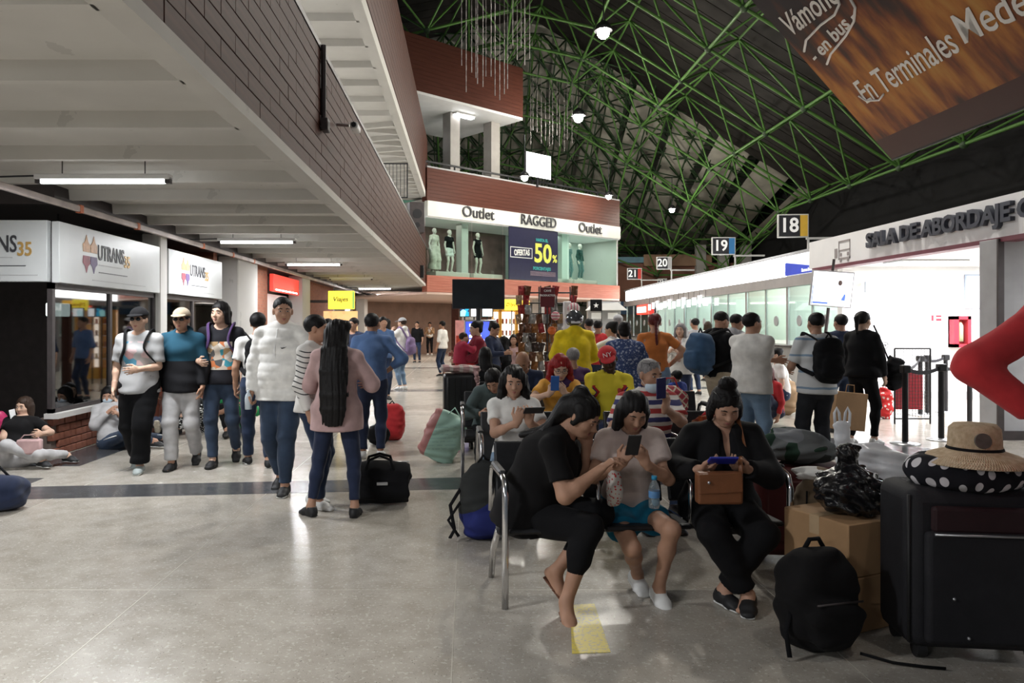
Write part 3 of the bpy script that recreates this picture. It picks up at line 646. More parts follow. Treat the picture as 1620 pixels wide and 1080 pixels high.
# roof deck: long panels following the slope, ridge along y
RD = struct(link('ceiling_roof', None))
prof = [(-8, 17.6-2.6), (3.2, 17.3), (12, 17.3-5.5), (20, 17.3-10.4)]
k = 0
for y in np.arange(4, 38, .85):
    for (xa, za), (xb, zb_) in zip(prof[:-1], prof[1:]):
        MB().add([(xa, y, za), (xb, y, zb_), (xb, y+.80, zb_), (xa, y+.80, za), (xa, y, za+.08), (xb, y, zb_+.08), (xb, y+.80, zb_+.08), (xa, y+.80, za+.08)], [(0, 1, 2, 3), (7, 6, 5, 4), (0, 4, 5, 1), (2, 6, 7, 3)]).build('deck_panel', M_deck, RD)
MB().add([(-8, 3.9, 15.2), (3.2, 3.9, 17.5), (12, 3.9, 12), (20, 3.9, 7.1), (20, 38, 7.1), (12, 38, 12), (3.2, 38, 17.5), (-8, 38, 15.2)], [(0, 1, 6, 7), (1, 2, 5, 6), (2, 3, 4, 5)]).build('deck_backing', M_deck, RD)
for x in np.arange(-6, 20, 2.1):
    za = np.interp(x, [p[0] for p in prof], [p[1] for p in prof]); 
    MB().add([(x, 38, za), (x+2.0, 38, za-.3), (x+2.0, 55, 4.6), (x, 55, 4.6)], [(0, 1, 2, 3), (3, 2, 1, 0)]).build('end_panel', M_ypanel, RD)
struct(MB().box((-8, 55, 0), (20, 55.3, 6)).build('wall_far_gable', M_ypanel))
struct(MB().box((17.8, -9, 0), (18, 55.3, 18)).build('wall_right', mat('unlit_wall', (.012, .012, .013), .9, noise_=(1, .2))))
# dense lattice before the roof's sloping end, silhouette darkness put into its green
M_greend = mat('green_steel_silhouette', (.035, .075, .03), .5, noise_=(3, .3)); b = MB(); LT = {}
for i in range(0, 17):
    for k in range(0, 14):
        y = 38+k*1.25; z = 17.0-(y-38)*.745; x = -2.5+i*1.25; LT[i, k, 0] = Vector((x, y-.5, z-.7+ (0 if x < 4 else -(x-4)*.30*(1-k/14)))); LT[i, k, 1] = Vector((x+.62, y-1.5, z-1.9+(0 if x < 4 else -(x-4)*.30*(1-k/14))))
for (i, k, l), p in LT.items():
    for d in ((1, 0, 0), (0, 1, 0), (1, 1, 0)):
        q = LT.get((i+d[0], k+d[1], l))
        if q: b.cyl(p, q, .04, n=4, cap=False)
    if l == 0:
        for d in ((0, 0), (-1, 0), (0, -1), (-1, -1)):
            q = LT.get((i+d[0], k+d[1], 1))
            if q: b.cyl(p, q, .045, n=4, cap=False)
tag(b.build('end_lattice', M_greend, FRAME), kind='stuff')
MB().add([(-8, 38.3, 17.5), (20, 38.3, 17.5), (20, 55.2, 4.4), (-8, 55.2, 4.4)], [(0, 1, 2, 3), (3, 2, 1, 0)]).build('end_backing', M_ypanel, RD)
# flood lamps
for px, py, Y, lab, w in ((915, 186, 30, 'brightest round flood lamp hanging among the green roof struts', 1.6), (830, 281, 27.5, 'round spot lamp hanging before the bright balcony screen', .6), (963, 311, 33, 'small round spot lamp at the right end of the balcony', .4), (1063, 332, 36, 'round flood lamp low among the struts above the gate signs', .9)):
    p = Wp(px, py, Y); t = thing('flood_lamp', lab, 'lamp', p); r = .2 if w > 1 else .13
    MB().sph((0, 0, 0), r, 14).build('bulb', M_flood, t); MB().lathe([(r*.4, r*1.9), (r*1.1, r*1.3), (r*1.5, r*.3), (r*1.42, r*.3), (r*1.0, r*1.2)], 16).build('shade', M_black, t)
    top = 3.2 if Y == 36 else 0; MB().cyl((0, 0, r*1.8), (0, 0, 1.6), .02, n=6).build('stem', M_black, t)
    l = bpy.data.lights.new('flood_light', 'POINT'); l.energy = ROOFW*w*7; l.color = (1, .95, .85); l.shadow_soft_size = r*1.2; lo = bpy.data.objects.new('flood_light', l); COL.objects.link(lo); lo.location = p+Vector((0, -.05, -r*1.3))
# floodlights in the unseen part of the same roof
for i, (x, y, z) in enumerate(((4.2, 12.5, 11.0), (4.0, 18, 11.2), (3.4, 0, 11.5), (4.4, 24, 11))):
    t = thing('flood_lamp', ('high-bay flood lamp above the benches', 'high-bay flood lamp over the middle of the hall', 'high-bay flood lamp behind the camera', 'high-bay flood lamp before the outlet building')[i], 'lamp', (x, y, z)); r = .2
    MB().sph((0, 0, 0), r, 14).build('bulb', M_flood, t); MB().lathe([(r*.4, r*1.9), (r*1.1, r*1.3), (r*1.5, r*.3), (r*1.42, r*.3), (r*1.0, r*1.2)], 16).build('shade', M_black, t); MB().cyl((0, 0, r*1.8), (0, 0, 2.0), .02, n=6).build('stem', M_black, t)
    area('flood_down', (x, y, z-.35), .5, .5, ROOFW*(6.0, 8.0, 0.8, 6.0)[i], (1, .96, .88))
# hanging chain curtain
M_strand = mat('strand', (.26, .235, .225), .5, .2, noise_=(40, .3))
for k in range(17):
    px = 731+k*6.6+random.uniform(-2, 2); Y = 20+random.uniform(-1.5, 1.5); yb = 118+k*3.4+random.uniform(-22, 26) if k < 12 else 90+random.uniform(-20, 20)
    p = Wp(px, yb, Y); L = 14.2-p.z
    b = MB(); b.cyl((0, 0, 0), (0, 0, L), .008, n=5)
    for q in range(int(L/.28)): b.cyl((0, 0, q*.28), (0, 0, q*.28+.15), .014, n=5)
    tag(b.build('hanging_strand', M_strand, None, p), 'thin beaded strand hanging from the roof before the balcony', 'strand', 'hanging strands below the roof')
for k in range(12):
    px = 838+k*6+random.uniform(-2, 2); Y = 29.0; p = Wp(px, 225+random.uniform(-20, 15), Y); L = 2.2+random.uniform(0, .8)
    b = MB(); b.cyl((0, 0, 0), (0, 0, L), .008, n=5)
    for q in range(int(L/.28)): b.cyl((0, 0, q*.28), (0, 0, q*.28+.15), .018, n=5)
    tag(b.build('hanging_strand', M_strand, None, p), 'short beaded strand hanging beside the balcony screen', 'strand', 'short hanging strands beside the screen')
# ================================================================== right: ticket offices (plane x = 7.8)
RX = 7.8
M_fasc = mat('lit_fascia', (1, 1, 1), .4, emit=8.0, ecol=(1, 1, 1)); M_officewall = mat('office_wall', (.62, .66, .63), .6, noise_=(2, .05)); M_counter = mat('counter_front', (.45, .44, .43), .5, noise_=(3, .08)); M_head = mat('office_header', (.36, .34, .34), .5, noise_=(3, .1))
def fascia(y0, y1, lab, m):
    t = thing('light_box', lab, 'sign', (RX, y1, 2.70), -PI/2); w = y1-y0
    MB().rbox((w/2, .08, .25), (w-.04, .14, .50), .03, 2).build('face', m, t); MB().box((0, .15, -.02), (w, .22, .52)).build('housing', M_grey, t); return t
fascia(18.25, 34.4, 'very long glowing white light box above the ticket offices', M_fasc); fascia(34.5, 36.6, 'short glowing white light box at the far end of the ticket offices', M_fasc)
t = fascia(15.55, 18.2, 'white and blue Sotra sign panel between the long light box and boarding hall', mat('sotra_panel', (.85, .87, .9), .4, emit=.5, ecol=(.9, .95, 1), noise_=(2, .04)))
text('lettering', 'Sotra', .30, M_ink, t, (1.75, -.006, .33), bold=.003); MB().prism([(0.02, .02), (2.9, .02), (2.9, .16), (1.4, .17), (.02, .34)], -.004, .01).build('blue_wave', mat('blue_wave', (.03, .05, .35), .4, emit=.4, ecol=(.05, .1, .7), noise_=(2, .2)), t)
text('small_lettering', 'Somos la mejor opción', .11, mat('glow_letters', (.9, .95, 1), .4, emit=.8), t, (1.45, -.008, .09), bold=.002)
ROOFB = struct(MB().box((RX+.24, 15.2, 3.24), (12, 38, 3.32)).build('ceiling_offices', M_grey)); struct(MB().box((10.4, 15.6, 0), (10.5, 38, 3.2)).build('wall_office_back', M_officewall))
struct(MB().box((RX, 15.6, 2.45), (RX+.2, 37, 2.70)).build('trim_4', M_head)); struct(MB().box((RX+.24, 15.62, 2.86), (10.4, 37, 2.92)).build('ceiling_office_inner', M_officewall))
M_officelamp = mat('office_lamp', (1, 1, 1), .5, emit=6, ecol=(1, 1, .97))
seg = [(15.7, 18.3), (18.3, 21.0), (21.0, 24.0), (24.0, 27.0), (27.0, 31.0), (31.0, 36.8)]
labs = ['nearest ticket office with clear glass front and round speaking grille', 'second ticket office with glass front, yellow back light', 'third ticket office, left of the man with the blue backpack', 'fourth ticket office with rows of white menu cards', 'fifth ticket office beneath the red lit sign', 'farthest ticket office at the end of the row']
for i, (y0, y1) in enumerate(seg):
    t = thing('ticket_office', labs[i], 'ticket office', (RX, y1, 0), -PI/2); w = y1-y0
    MB().box((.0, 0, .12), (w-.04, .5, .98)).box((0, .06, 0), (w-.04, .46, .12)).build('counter', M_counter, t); MB().rbox((w/2, .2, 1.0), (w-.02, .62, .05), .01, 1).build('counter_top', M_darkmetal, t)
    n = max(2, round(w/1.3))
    for k in range(n+1): MB().box((min(w-.05, k*w/n), .1, 1.02), (min(w, k*w/n+.05), .15, 2.45)).build('mullion', M_alu, t)
    for k in range(n): MB().box((k*w/n+.05, .115, 1.14), ((k+1)*w/n, .123, 2.45)).build('pane', M_thin, t); MB().cyl(((k+.5)*w/n, .105, 1.62), ((k+.5)*w/n, .13, 1.62), .13, n=18).build('speaking_grille', M_grey, t)
    MB().box((w-.12, .2, 0), (w-.04, 2.6, 2.86)).build('partition', M_officewall, t)
    for k in range(2): MB().box((w*(.2+.4*k), .9, 2.80), (w*(.2+.4*k)+.7, 2.0, 2.86)).build('ceiling_lamp', M_officelamp, t)
    MB().rbox((w*.5, 1.3, .75), (w*.8, .6, .05), .01, 1).build('desk', M_counter, t)
    MB().rbox((w*.35, 1.2, 1.02), (.5, .04, .33), .01, 1).rbox((w*.35, 1.22, .85), (.06, .05, .2), .01, 1).build('monitor', M_black, t)
    MB().box((w*.1, 2.55, 1.5), (w*.6, 2.59, 2.3)).build('back_panel', [mat('panel_pale', (.7, .78, .74), .6, noise_=(3, .1)), mat('panel_yellow', (.9, .7, .15), .5, emit=.8, noise_=(3, .1)), mat('panel_green', (.3, .5, .35), .6, noise_=(4, .2)), M_white, mat('panel_cream', (.8, .75, .6), .6, noise_=(4, .1)), M_white][i], t)
    l = area('office_light', (RX+1.3, (y0+y1)/2, 2.75), 1.6, w*.7, 48*w/2.6, (1, 1, .97))
# menu cards below the header, small red lit box
M_card = mat('menu_card', (1, 1, 1), .5, emit=1.5)
for k in range(13):
    y = 31.5-k*.62; o = thing('menu_card', 'small white hanging menu card above the far ticket counter', 'sign', (RX-.06, y, 2.28+.1*((k*7) % 3)/2), -PI/2, 'white menu cards over the ticket counter')
    MB().rbox((0, 0, 0), (.42, .02, .26), .05, 2).build('card', M_card, o); MB().cyl((0, 0, .1), (0, 0, .45), .006, n=5).build('string', M_black, o)
t = thing('red_sign', 'red rimmed glowing white sign at the far ticket offices', 'sign', (RX-.05, 33.8, 2.05), -PI/2); MB().rbox((.8, .05, .16), (1.9, .1, .42), .03, 2).build('rim', mat('red_glow', (1, .05, .03), .4, emit=2.0), t); MB().rbox((.38, -.01, .16), (.75, .02, .26), .01, 1).rbox((1.24, -.01, .16), (.85, .02, .26), .01, 1).build('face', M_card, t)
# ================================================================== boarding hall
HXX = 7.0
t = thing('hall_sign', 'white SALA DE ABORDAJE sign board above the boarding hall entrance', 'sign', (HXX, 15.0, 2.66), -PI/2); L_ = 13.0
M_hallpanel = mat('hall_panel', (.86, .86, .87), .4, noise_=(1.5, .06))
MB().box((0, 0, 0), (L_, .16, .54)).build('panel', M_hallpanel, t); MB().box((0, -.02, -.06), (L_, .2, 0)).build('lower_edge', mat('hall_edge', (.16, .04, .06), .5, noise_=(3, .1)), t)
M_hl = mat('hall_letters', (.06, .065, .085), .35, .3, noise_=(9, .1))
o = text('lettering', 'SALA DE ABORDAJE C', .34, M_hl, t, (2.63, -.03, .30), ext=.035, align='LEFT', bold=.012)
y_a = HXX*FPX/(1375-HX); o.location.x = 15-y_a; y_b = HXX*FPX/(1607-HX); 
w_full = o.dimensions.x; o.scale.x = ((y_a-y_b)/(w_full*.905)) if w_full > 0 else 1
# bus pictogram
x0 = 15-HXX*FPX/(1327-HX); M_pict = mat('pictogram', (.30, .27, .27), .5, noise_=(9, .1))
for q in (((x0, .08), (x0+.02, .42)), ((x0+.40, .08), (x0+.42, .42)), ((x0, .40), (x0+.42, .43)), ((x0, .24), (x0+.42, .26)), ((x0, .08), (x0+.42, .11)), ((x0+.05, .14), (x0+.11, .2)), ((x0+.31, .14), (x0+.37, .2)), ((x0+.05, .03), (x0+.11, .08)), ((x0+.31, .03), (x0+.37, .08)), ((x0-.15, .12), (x0-.05, .30))):
    MB().box((q[0][0], -.008, q[0][1]), (q[1][0], 0, q[1][1])).build('bus_pictogram', M_pict, t)
struct(MB().box((7.0, 15.0, 2.66), (RX+.05, 15.16, 3.2)).build('trim_5', M_hallpanel))
WB = struct(MB().box((7.75, 15.3, 0), (17.8, 15.5, 3.2)).build('wall_hall_back', mat('hall_wall', (.88, .89, .90), .55, noise_=(1.5, .03))))
MB().box((7.76, 15.27, 0), (17.8, 15.3, .14)).build('skirting', M_grey, WB)
struct(MB().box((7.15, 1.5, 2.72), (17.8, 15.4, 2.8)).build('ceiling_hall', M_white)); struct(MB().box((17.6, 1.5, 0), (17.75, 15.4, 2.8)).build('wall_hall_right', M_white))
M_hallamp = mat('hall_lamp', (1, 1, 1), .5, emit=7, ecol=(.97, .97, 1))
for i, (x, y) in enumerate(((8.6, 13.9), (11.2, 13.9), (8.6, 11.2), (11.2, 11.2), (9.6, 8.0))):
    t = thing('ceiling_panel_lamp', ('square', 'second', 'third', 'fourth', 'fifth')[i]+' flush ceiling lamp in the boarding hall', 'lamp', (x, y, 2.70)); MB().rbox((0, 0, 0), (1.25, .65, .04), .01, 1).build('frame', M_alu, t); MB().box((-.58, -.28, -.028), (.58, .28, -.02)).build('diffuser', M_hallamp, t)
    area('hall_light', (x, y, 2.65), 1.1, .5, SALA*.40, (.96, .97, 1))
# pillar at the hall edge
struct(MB().rbox((7.7, 9.9, 1.33), (1.45, .4, 2.66), .02, 1).build('column_hall', M_grey)); struct(MB().box((6.95, 9.68, 0), (8.45, 9.7, .12)).build('baseboard_column', M_darkmetal))
struct(MB().box((6.95, 9.69, 0), (7.03, 9.72, 2.64)).build('trim_6', M_darkmetal))
# things on the hall wall
YW = 15.29
def wp(px, py): return Wp(px, py, YW)
a = wp(1368, 447); b2 = wp(1411, 461)
t = thing('notice_plate', 'grey Apreciado pasajero notice plate on the white hall wall', 'sign', ((a.x+b2.x)/2, YW-.01, (a.z+b2.z)/2)); MB().rbox((0, 0, 0), (b2.x-a.x, .02, a.z-b2.z+.05), .008, 1).build('plate', mat('notice_grey', (.30, .33, .38), .5, noise_=(3, .05)), t); text('lettering', 'Apreciado', .085, M_white, t, (0, -.012, .045), bold=.002); text('lettering', 'pasajero', .085, M_white, t, (0, -.012, -.045), bold=.002)
for k in range(7): 
    tag(MB().box((wp(1338, 0).x, YW-.006, Zp(468+k*9, YW)-.012), (wp(1400-(k*13) % 21, 0).x, YW-.001, Zp(468+k*9, YW)+.012)).build('notice_line', mat('notice_pale', (.55, .6, .66), .6, noise_=(9, .1)), WB))
tag(MB().prism([(wp(1344, 0).x, Zp(461, YW)), (wp(1362, 0).x, Zp(452, YW)), (wp(1362, 0).x, Zp(447, YW)), (wp(1342, 0).x, Zp(456, YW))], YW-.01, YW).build('ticket_emblem', mat('tan_emblem', (.55, .42, .28), .6, noise_=(5, .1))), 'small tan ticket emblem beside the grey notice plate', 'emblem')
a = wp(1525, 434); b2 = wp(1582, 488); t = thing('notice_board', 'large pale framed notice board on the white hall wall', 'board', ((a.x+b2.x)/2, YW-.02, (a.z+b2.z)/2)); MB().rbox((0, 0, 0), (b2.x-a.x, .03, a.z-b2.z), .008, 1).build('frame', mat('board_frame', (.30, .36, .45), .4, noise_=(4, .1)), t); MB().box((-(b2.x-a.x)/2+.03, -.02, -(a.z-b2.z)/2+.03), ((b2.x-a.x)/2-.03, -.015, (a.z-b2.z)/2-.03)).build('sheet', mat('board_sheet', (.85, .88, .92), .4, noise_=(3, .03)), t)
a = wp(1500, 500); b2 = wp(1527, 549); t = thing('extinguisher_cabinet', 'red fire extinguisher cabinet on the white hall wall', 'cabinet', ((a.x+b2.x)/2, YW-.1, (a.z+b2.z)/2)); w, h = b2.x-a.x, a.z-b2.z; M_red = mat('cabinet_red', (.62, .03, .05), .4, noise_=(4, .08))
MB().box((-w/2, -.09, -h/2), (-w/2+.10, .1, h/2)).box((w/2-.07, -.09, -h/2), (w/2, .1, h/2)).box((-w/2, -.09, h/2-.07), (w/2, .1, h/2)).box((-w/2, -.09, -h/2), (w/2, .1, -h/2+.07)).box((-w/2, .06, -h/2), (w/2, .1, h/2)).build('case', M_red, t)
MB().lathe([(0, -.2), (.06, -.2), (.06, .12), (.04, .17), (.02, .2), (0, .2)], 14).build('extinguisher', mat('extinguisher_pale', (.85, .75, .5), .4, noise_=(4, .1)), t); MB().box((-w/2+.1, -.088, -h/2+.07), (w/2-.07, -.083, h/2-.07)).build('pane', M_thin, t)
a = wp(1470, 497); t = thing('safety_sign', 'tiny red and white safety sign left of the extinguisher cabinet', 'sign', (wp(1480, 0).x, YW-.01, Zp(503, YW))); MB().rbox((0, 0, 0), (.24, .015, .16), .004, 1).build('plate', M_white, t); MB().box((.0, -.01, -.06), (.11, -.007, -.01)).box((.0, -.01, .02), (.11, -.007, .06)).box((-.1, -.01, -.06), (-.05, -.007, .06)).build('marks', M_red, t)
t = thing('prohibition_sign', 'small round sign on the hall wall above the wire rack', 'sign', (wp(1399, 0).x, YW-.01, Zp(546, YW))); MB().cyl((0, 0, 0), (0, -.012, 0), .075, n=20).build('plate', M_white, t); MB().tube([(.065*math.cos(q*PI/9), -.016, .065*math.sin(q*PI/9)) for q in range(18)], .008, 6, closed=True).box((-.03, -.02, .0), (.03, -.014, .02)).box((.0, -.02, -.03), (.02, -.014, .0)).build('ring', M_ink, t)
# hanging hall television
t = tv('television', 'large television with a presenter picture hanging at the boarding hall corner', Wp(1316, 457, 13.6)+Vector((0, 0, 0)), -.18, .72, .66, screen_mat('hall_tv', [(.95, .97, 1), (1, 1, 1), (.92, .95, 1), (.98, .98, 1)], .85, 2), tilt=rad(6), bez=M_grey); t.rotation_euler = (rad(4), rad(5), -.2)
MB().sph((.13, -.012, .12), (.035, .012, .05), 10).build('presenter_head', mat('screen_dark', (.12, .08, .07), .5, emit=.05, noise_=(9, .1)), t); MB().sph((.13, -.012, -.06), (.085, .012, .13), 10).build('presenter_body', mat('screen_body', (.75, .78, .85), .5, emit=.7, noise_=(9, .1)), t); MB().box((-.31, -.008, -.28), (-.05, -.005, -.25)).box((-.33, -.008, -.30), (-.32, -.005, .05)).box((.18, -.008, -.2), (.24, -.005, -.08)).build('caption_bar', mat('screen_blue', (.1, .2, .7), .5, emit=.6, noise_=(9, .1)), t)
MB().cyl((0, .08, -.35), (0, .08, -2.17), .03, n=8).cyl((0, .08, .2), (0, .08, .55), .025, n=8).build('mount', M_darkmetal, t)
# stanchions with belts
st = [(1432, 702), (1489, 696), (1456, 657), (1467, 655), (1496, 652), (1534, 674)]; labs = ['nearest, left of the red sleeve', 'second nearest, with a thick clamp on its shaft', 'leftmost of the back row', 'second of the back row, close to its neighbour', 'third of the back row, below the red cabinet', 'partly hidden below the red sleeve']
pl = MB(); pl.cyl((0, 0, .02), (0, 0, .98), .036, n=14); pl.rbox((0, 0, .95), (.10, .10, .10), .01, 1); plm = pl.mesh('post', M_black)
bs = MB(); bs.lathe([(0, .028), (.05, .028), (.17, .012), (.175, 0), (0, 0)], 24); bsm = bs.mesh('base', M_alu)
sp = []
for (px, py), l in zip(st, labs):
    p = Gp(px, py); sp.append(p); t = thing('stanchion', 'black belt stanchion with flat steel base, '+l, 'stanchion', p, 0, 'queue stanchions at the boarding hall'); link('post', plm, t); link('base', bsm, t)
M_belt = mat('belt', (.02, .02, .025), .7, noise_=(20, .1))
for i, j, lab in ((0, 2, 'leftmost front post to the back row'), (2, 4, 'along the back row'), (0, 1, 'between the two front posts'), (1, 5, 'front post to the hidden post')):
    a, c = sp[i], sp[j]; d = (c-a).normalized(); n = Vector((-d.y, d.x, 0))*.002; b = MB(); N = 8
    for q in range(N):
        f0, f1 = q/N, (q+1)/N; A = a.lerp(c, f0)+d*0; B = a.lerp(c, f1); s0 = .06*4*f0*(1-f0); s1 = .06*4*f1*(1-f1); za, zb_ = .93-s0, .93-s1
        b.add([A-n+Vector((0, 0, za)), B-n+Vector((0, 0, zb_)), B-n+Vector((0, 0, zb_+.05)), A-n+Vector((0, 0, za+.05)), A+n+Vector((0, 0, za)), B+n+Vector((0, 0, zb_)), B+n+Vector((0, 0, zb_+.05)), A+n+Vector((0, 0, za+.05))], [(0, 1, 2, 3), (7, 6, 5, 4), (3, 2, 6, 7), (0, 4, 5, 1)])
    tag(b.build('queue_belt', M_belt), 'black queue belt stretched '+lab, 'belt')
# wire rack with red poster
a = Gp(1388, 664); b2 = Gp(1434, 660); t = thing('wire_rack', 'black wire mesh rack with a red board beside the stanchions', 'rack', (a.x, 11.3, 0)); w = P(1434, 11.3)-P(1388, 11.3); w += .1
b = MB()
for q in ((0, 0), (w, 0)): b.cyl((q[0], 0, 0), (q[0], 0, 1.15), .014, n=7)
b.cyl((0, 0, 1.15), (w, 0, 1.15), .014, n=7).cyl((0, 0, .08), (w, 0, .08), .014, n=7); b.build('frame', M_black, t)
b = MB()
for k in range(1, 12): b.cyl((w*k/12, 0, .1), (w*k/12, 0, 1.15), .0035, n=4, cap=False)
for k in range(1, 22): b.cyl((0, 0, .1+k*.05), (w, 0, .1+k*.05), .0035, n=4, cap=False)
b.build('mesh', M_black, t); MB().box((.02, .012, .22), (w*.8, .024, .80)).build('board', M_red, t)
# ================================================================== gate number signs
M_plate = mat('gate_plate_black', (.03, .03, .035), .4, noise_=(4, .1)); M_num = mat('gate_number', (.85, .85, .83), .4, emit=.25, noise_=(4, .03)); M_gframe = mat('gate_frame', (.60, .60, .58), .4, noise_=(4, .08))
side = {'18': (.72, .45, .06), '19': (.05, .2, .45), '20': (.4, .4, .4), '21': (.5, .05, .04), '22': (.3, .3, .32)}
for num, px, py, Y, wpx, hpx, rz in (('18', 1255, 357, 18.5, 47, 37, -.12), ('19', 1145, 389, 23.2, 37, 28, -.05), ('20', 1051, 416, 29.5, 24, 20, 0), ('21', 1004, 433, 35.7, 23, 18, 0), ('22', 1048, 445, 40, 15, 9, 0)):
    p = Wp(px, py, Y); w, h = wpx*Y/FPX, hpx*Y/FPX
    t = thing('gate_sign', 'gate number sign reading '+num+{'18': ', nearest, with a yellow side plate', '19': ' with a blue side plate', '20': ' with a plain grey side plate', '21': ' with a red side plate', '22': ', small and farthest, half hidden by the light box'}[num], 'sign', p, rz); MB().rbox((0, .04, 0), (w, .08, h), .01, 1).build('frame', M_gframe, t); MB().box((-w/2+.03, -.006, -h/2+.03), (w*.22, .0, h/2-.03)).build('number_plate', M_plate, t)
    MB().box((w*.22, -.006, -h/2+.03), (w/2-.03, 0, h/2-.03)).build('colour_plate', mat('gate_'+num, side[num], .4, noise_=(4, .1)), t)
    text('number', num, h*.85, M_num, t, (-w*.13, -.01, 0), bold=h*.018, ext=.003, sx=.92)
    MB().cyl((w/2, .04, -h/2), (w/2, .04, (0 if num == '22' else 3.3)-p.z), .03, n=6).box((w/2-.05, .0, -h/2-.05), (w/2+.9, .08, -h/2)).build('bracket', M_gframe, t)
# far building behind the gate signs
t = thing('far_building', 'brown far building with pale columns behind gate signs 20 and 21', 'building', (8.9, 46, 0)); 
MB().box((0, 0, 2.6), (8.8, .3, 5.4)).build('wall', mat('far_wall', (.28, .13, .09), .8, noise_=(1.0, .2)), t); MB().box((0, -.2, 5.4), (5, 0, 5.75)).build('blue_gutter', mat('gutter_blue', (.18, .35, .45), .5, noise_=(2, .1)), t); MB().box((2.0, -.25, 5.2), (6.2, 0, 5.9)).build('cornice', mat('cornice_tan', (.42, .26, .17), .7, noise_=(2, .1)), t)
for x in (5.2, 6.6, 8.0): MB().box((x, -.4, 0), (x+.6, -.05, 6.5)).build('column', M_wall, t)
MB().box((0, -.3, 2.2), (4.5, -.05, 3.0)).build('blue_fascia', mat('fascia_blue', (.06, .13, .25), .4, noise_=(2, .2)), t); text('lettering', 'Gestora', .42, M_white, t, (2.6, -.32, 2.7))
MB().box((0, .1, 0), (8.8, .3, 2.3)).build('ground_wall', mat('far_ground_wall', (.3, .24, .2), .7, noise_=(1, .3)), t)
# ================================================================== banner
Y0 = 10.6; c0 = Wp(1412, 252, Y0); up = Vector((-.66, 0, .75)).normalized(); dr = Vector((0, -1, 0)); nrm = dr.cross(up)
t = link('hanging_banner', None); tag(t, 'large dark orange banner with white handwritten lettering hanging overhead at right', 'banner')
Mx = Matrix((dr, up, nrm)).transposed().to_4x4(); Mx.translation = c0; t.matrix_world = Mx
def banner_mat():
    n = NT('banner_print', rough=.45, spec=.4)
    vec = n.combine(n.math('MULTIPLY', n.x, 2.2), n.math('MULTIPLY', n.y, .55), 0)
    a = n.noise(1.6, 5, vec)[0]; h = n.math('DIVIDE', n.y, 4.2)
    f = n.math('ADD', n.math('MULTIPLY', a, 1.1), n.math('MULTIPLY', n.math('SINE', n.math('MULTIPLY', n.y, 1.5)), .22))
    c = n.ramp(f, [(.40, (.012, .008, .016)), (.54, (.06, .02, .014)), (.66, (.22, .06, .018)), (.80, (.46, .17, .03)), (.95, (.55, .28, .06))])
    c = n.mix(n.math('LESS_THAN', n.y, .35), c, (.06, .02, .018)); n.bump(n.noise(3)[0], .1, .02); return n.out(c)
MB().box((0, 0, -.01), (7.5, 4.2, .01)).build('sheet', banner_mat(), t)
M_bl = mat('banner_white', (.88, .86, .82), .5, noise_=(5, .05))
def btext(body, x, y, size, rot, **k):
    o = text('lettering', body, size, M_bl, t, (x, y, .016), (0, 0, rot), ext=.002, align='LEFT', **k); return o
# position lettering by where the picture rays meet the banner plane
def bpos(px, py):
    d = Vector(((px-HX)/FPX, 1, (HY-py)/FPX)); o_ = Vector((0, 0, CH)); s = (c0-o_).dot(nrm)/d.dot(nrm); q = o_+d*s-c0; return q.dot(dr), q.dot(up)
def bline(body, p0, p1, hpx=None, size=None, **k):
    x0, y0 = bpos(*p0); x1, y1 = bpos(*p1); ang = math.atan2(y1-y0, x1-x0); o = btext(body, x0, y0, size, ang, **k); o.scale.x = math.hypot(x1-x0, y1-y0)/max(.01, o.dimensions.x); return o
bline('En Terminales', (1360, 150), (1508, 62), size=.50, shear=.25, bold=.004); bline('Medellín', (1512, 52), (1690, -36), size=.50, shear=.25, bold=.004)
bline('Vámonos', (1243, 45), (1330, -22), size=.46, shear=.2, bold=.006); bline('- en bus -', (1286, 92), (1352, 20), size=.27, shear=.1, bold=.006)
def bcurve(pts, r=.018): 
    MB().tube([Vector((*bpos(*p), .02)) for p in pts], r, 6, flat=1).build('swash', M_bl, t)
bcurve([(1274, 80), (1277, 62), (1300, 38), (1322, 22), (1330, 5), (1326, -8)]); bcurve([(1310, 100), (1316, 84), (1340, 55), (1353, 32), (1355, 10), (1346, -6)])
bcurve([(1360, 150), (1372, 158), (1392, 157), (1400, 147)], .014)
for x in np.arange(.3, 7.4, 1.4): MB().cyl((x, 4.2, 0), (x-.2, 6.4, 0), .006, n=5).build('cord', M_black, t)
MB().cyl((0, 0, 0), (7.5, 0, 0), .02, n=8).build('hem_rod', M_black, t)
# ================================================================== people
def v3(*a): return np.array(a, float)
def unit(v): v = np.array(v, float); return v/max(1e-9, np.linalg.norm(v))
def rotm(yaw=0, pitch=0, roll=0):   # local y forward, x right; pitch down, yaw to the left positive
    return np.array(Matrix.Rotation(rad(yaw), 3, 'Z') @ Matrix.Rotation(-rad(pitch), 3, 'X') @ Matrix.Rotation(rad(roll), 3, 'Y'))
def ik(a, t, l1, l2, pole):
    a = np.array(a, float); t = np.array(t, float); d = t-a; L = np.linalg.norm(d); Lc = min(max(L, abs(l1-l2)+.02), (l1+l2)*.995); n = unit(d)
    if L > Lc: t = a+n*Lc
    p = np.array(pole, float); p = p-n*p.dot(n); p = unit(p); x = (l1*l1-l2*l2+Lc*Lc)/(2*Lc); h = math.sqrt(max(0, l1*l1-x*x))
    return a+n*x+p*h, t
SKIN = {'tan': (.42, .235, .155), 'light': (.56, .36, .26), 'brown': (.30, .155, .095), 'dark': (.055, .03, .022), 'warm': (.47, .27, .185)}
def skin_mat(k): return mat('skin_'+k, SKIN[k], .55, noise_=(18, .08), bump=(160, .04), spec=.35)
HAIRC = {'black': (.007, .006, .006), 'brown': (.035, .02, .013), 'grey': (.22, .21, .21), 'red': (.25, .012, .012), 'darkred': (.09, .012, .012)}
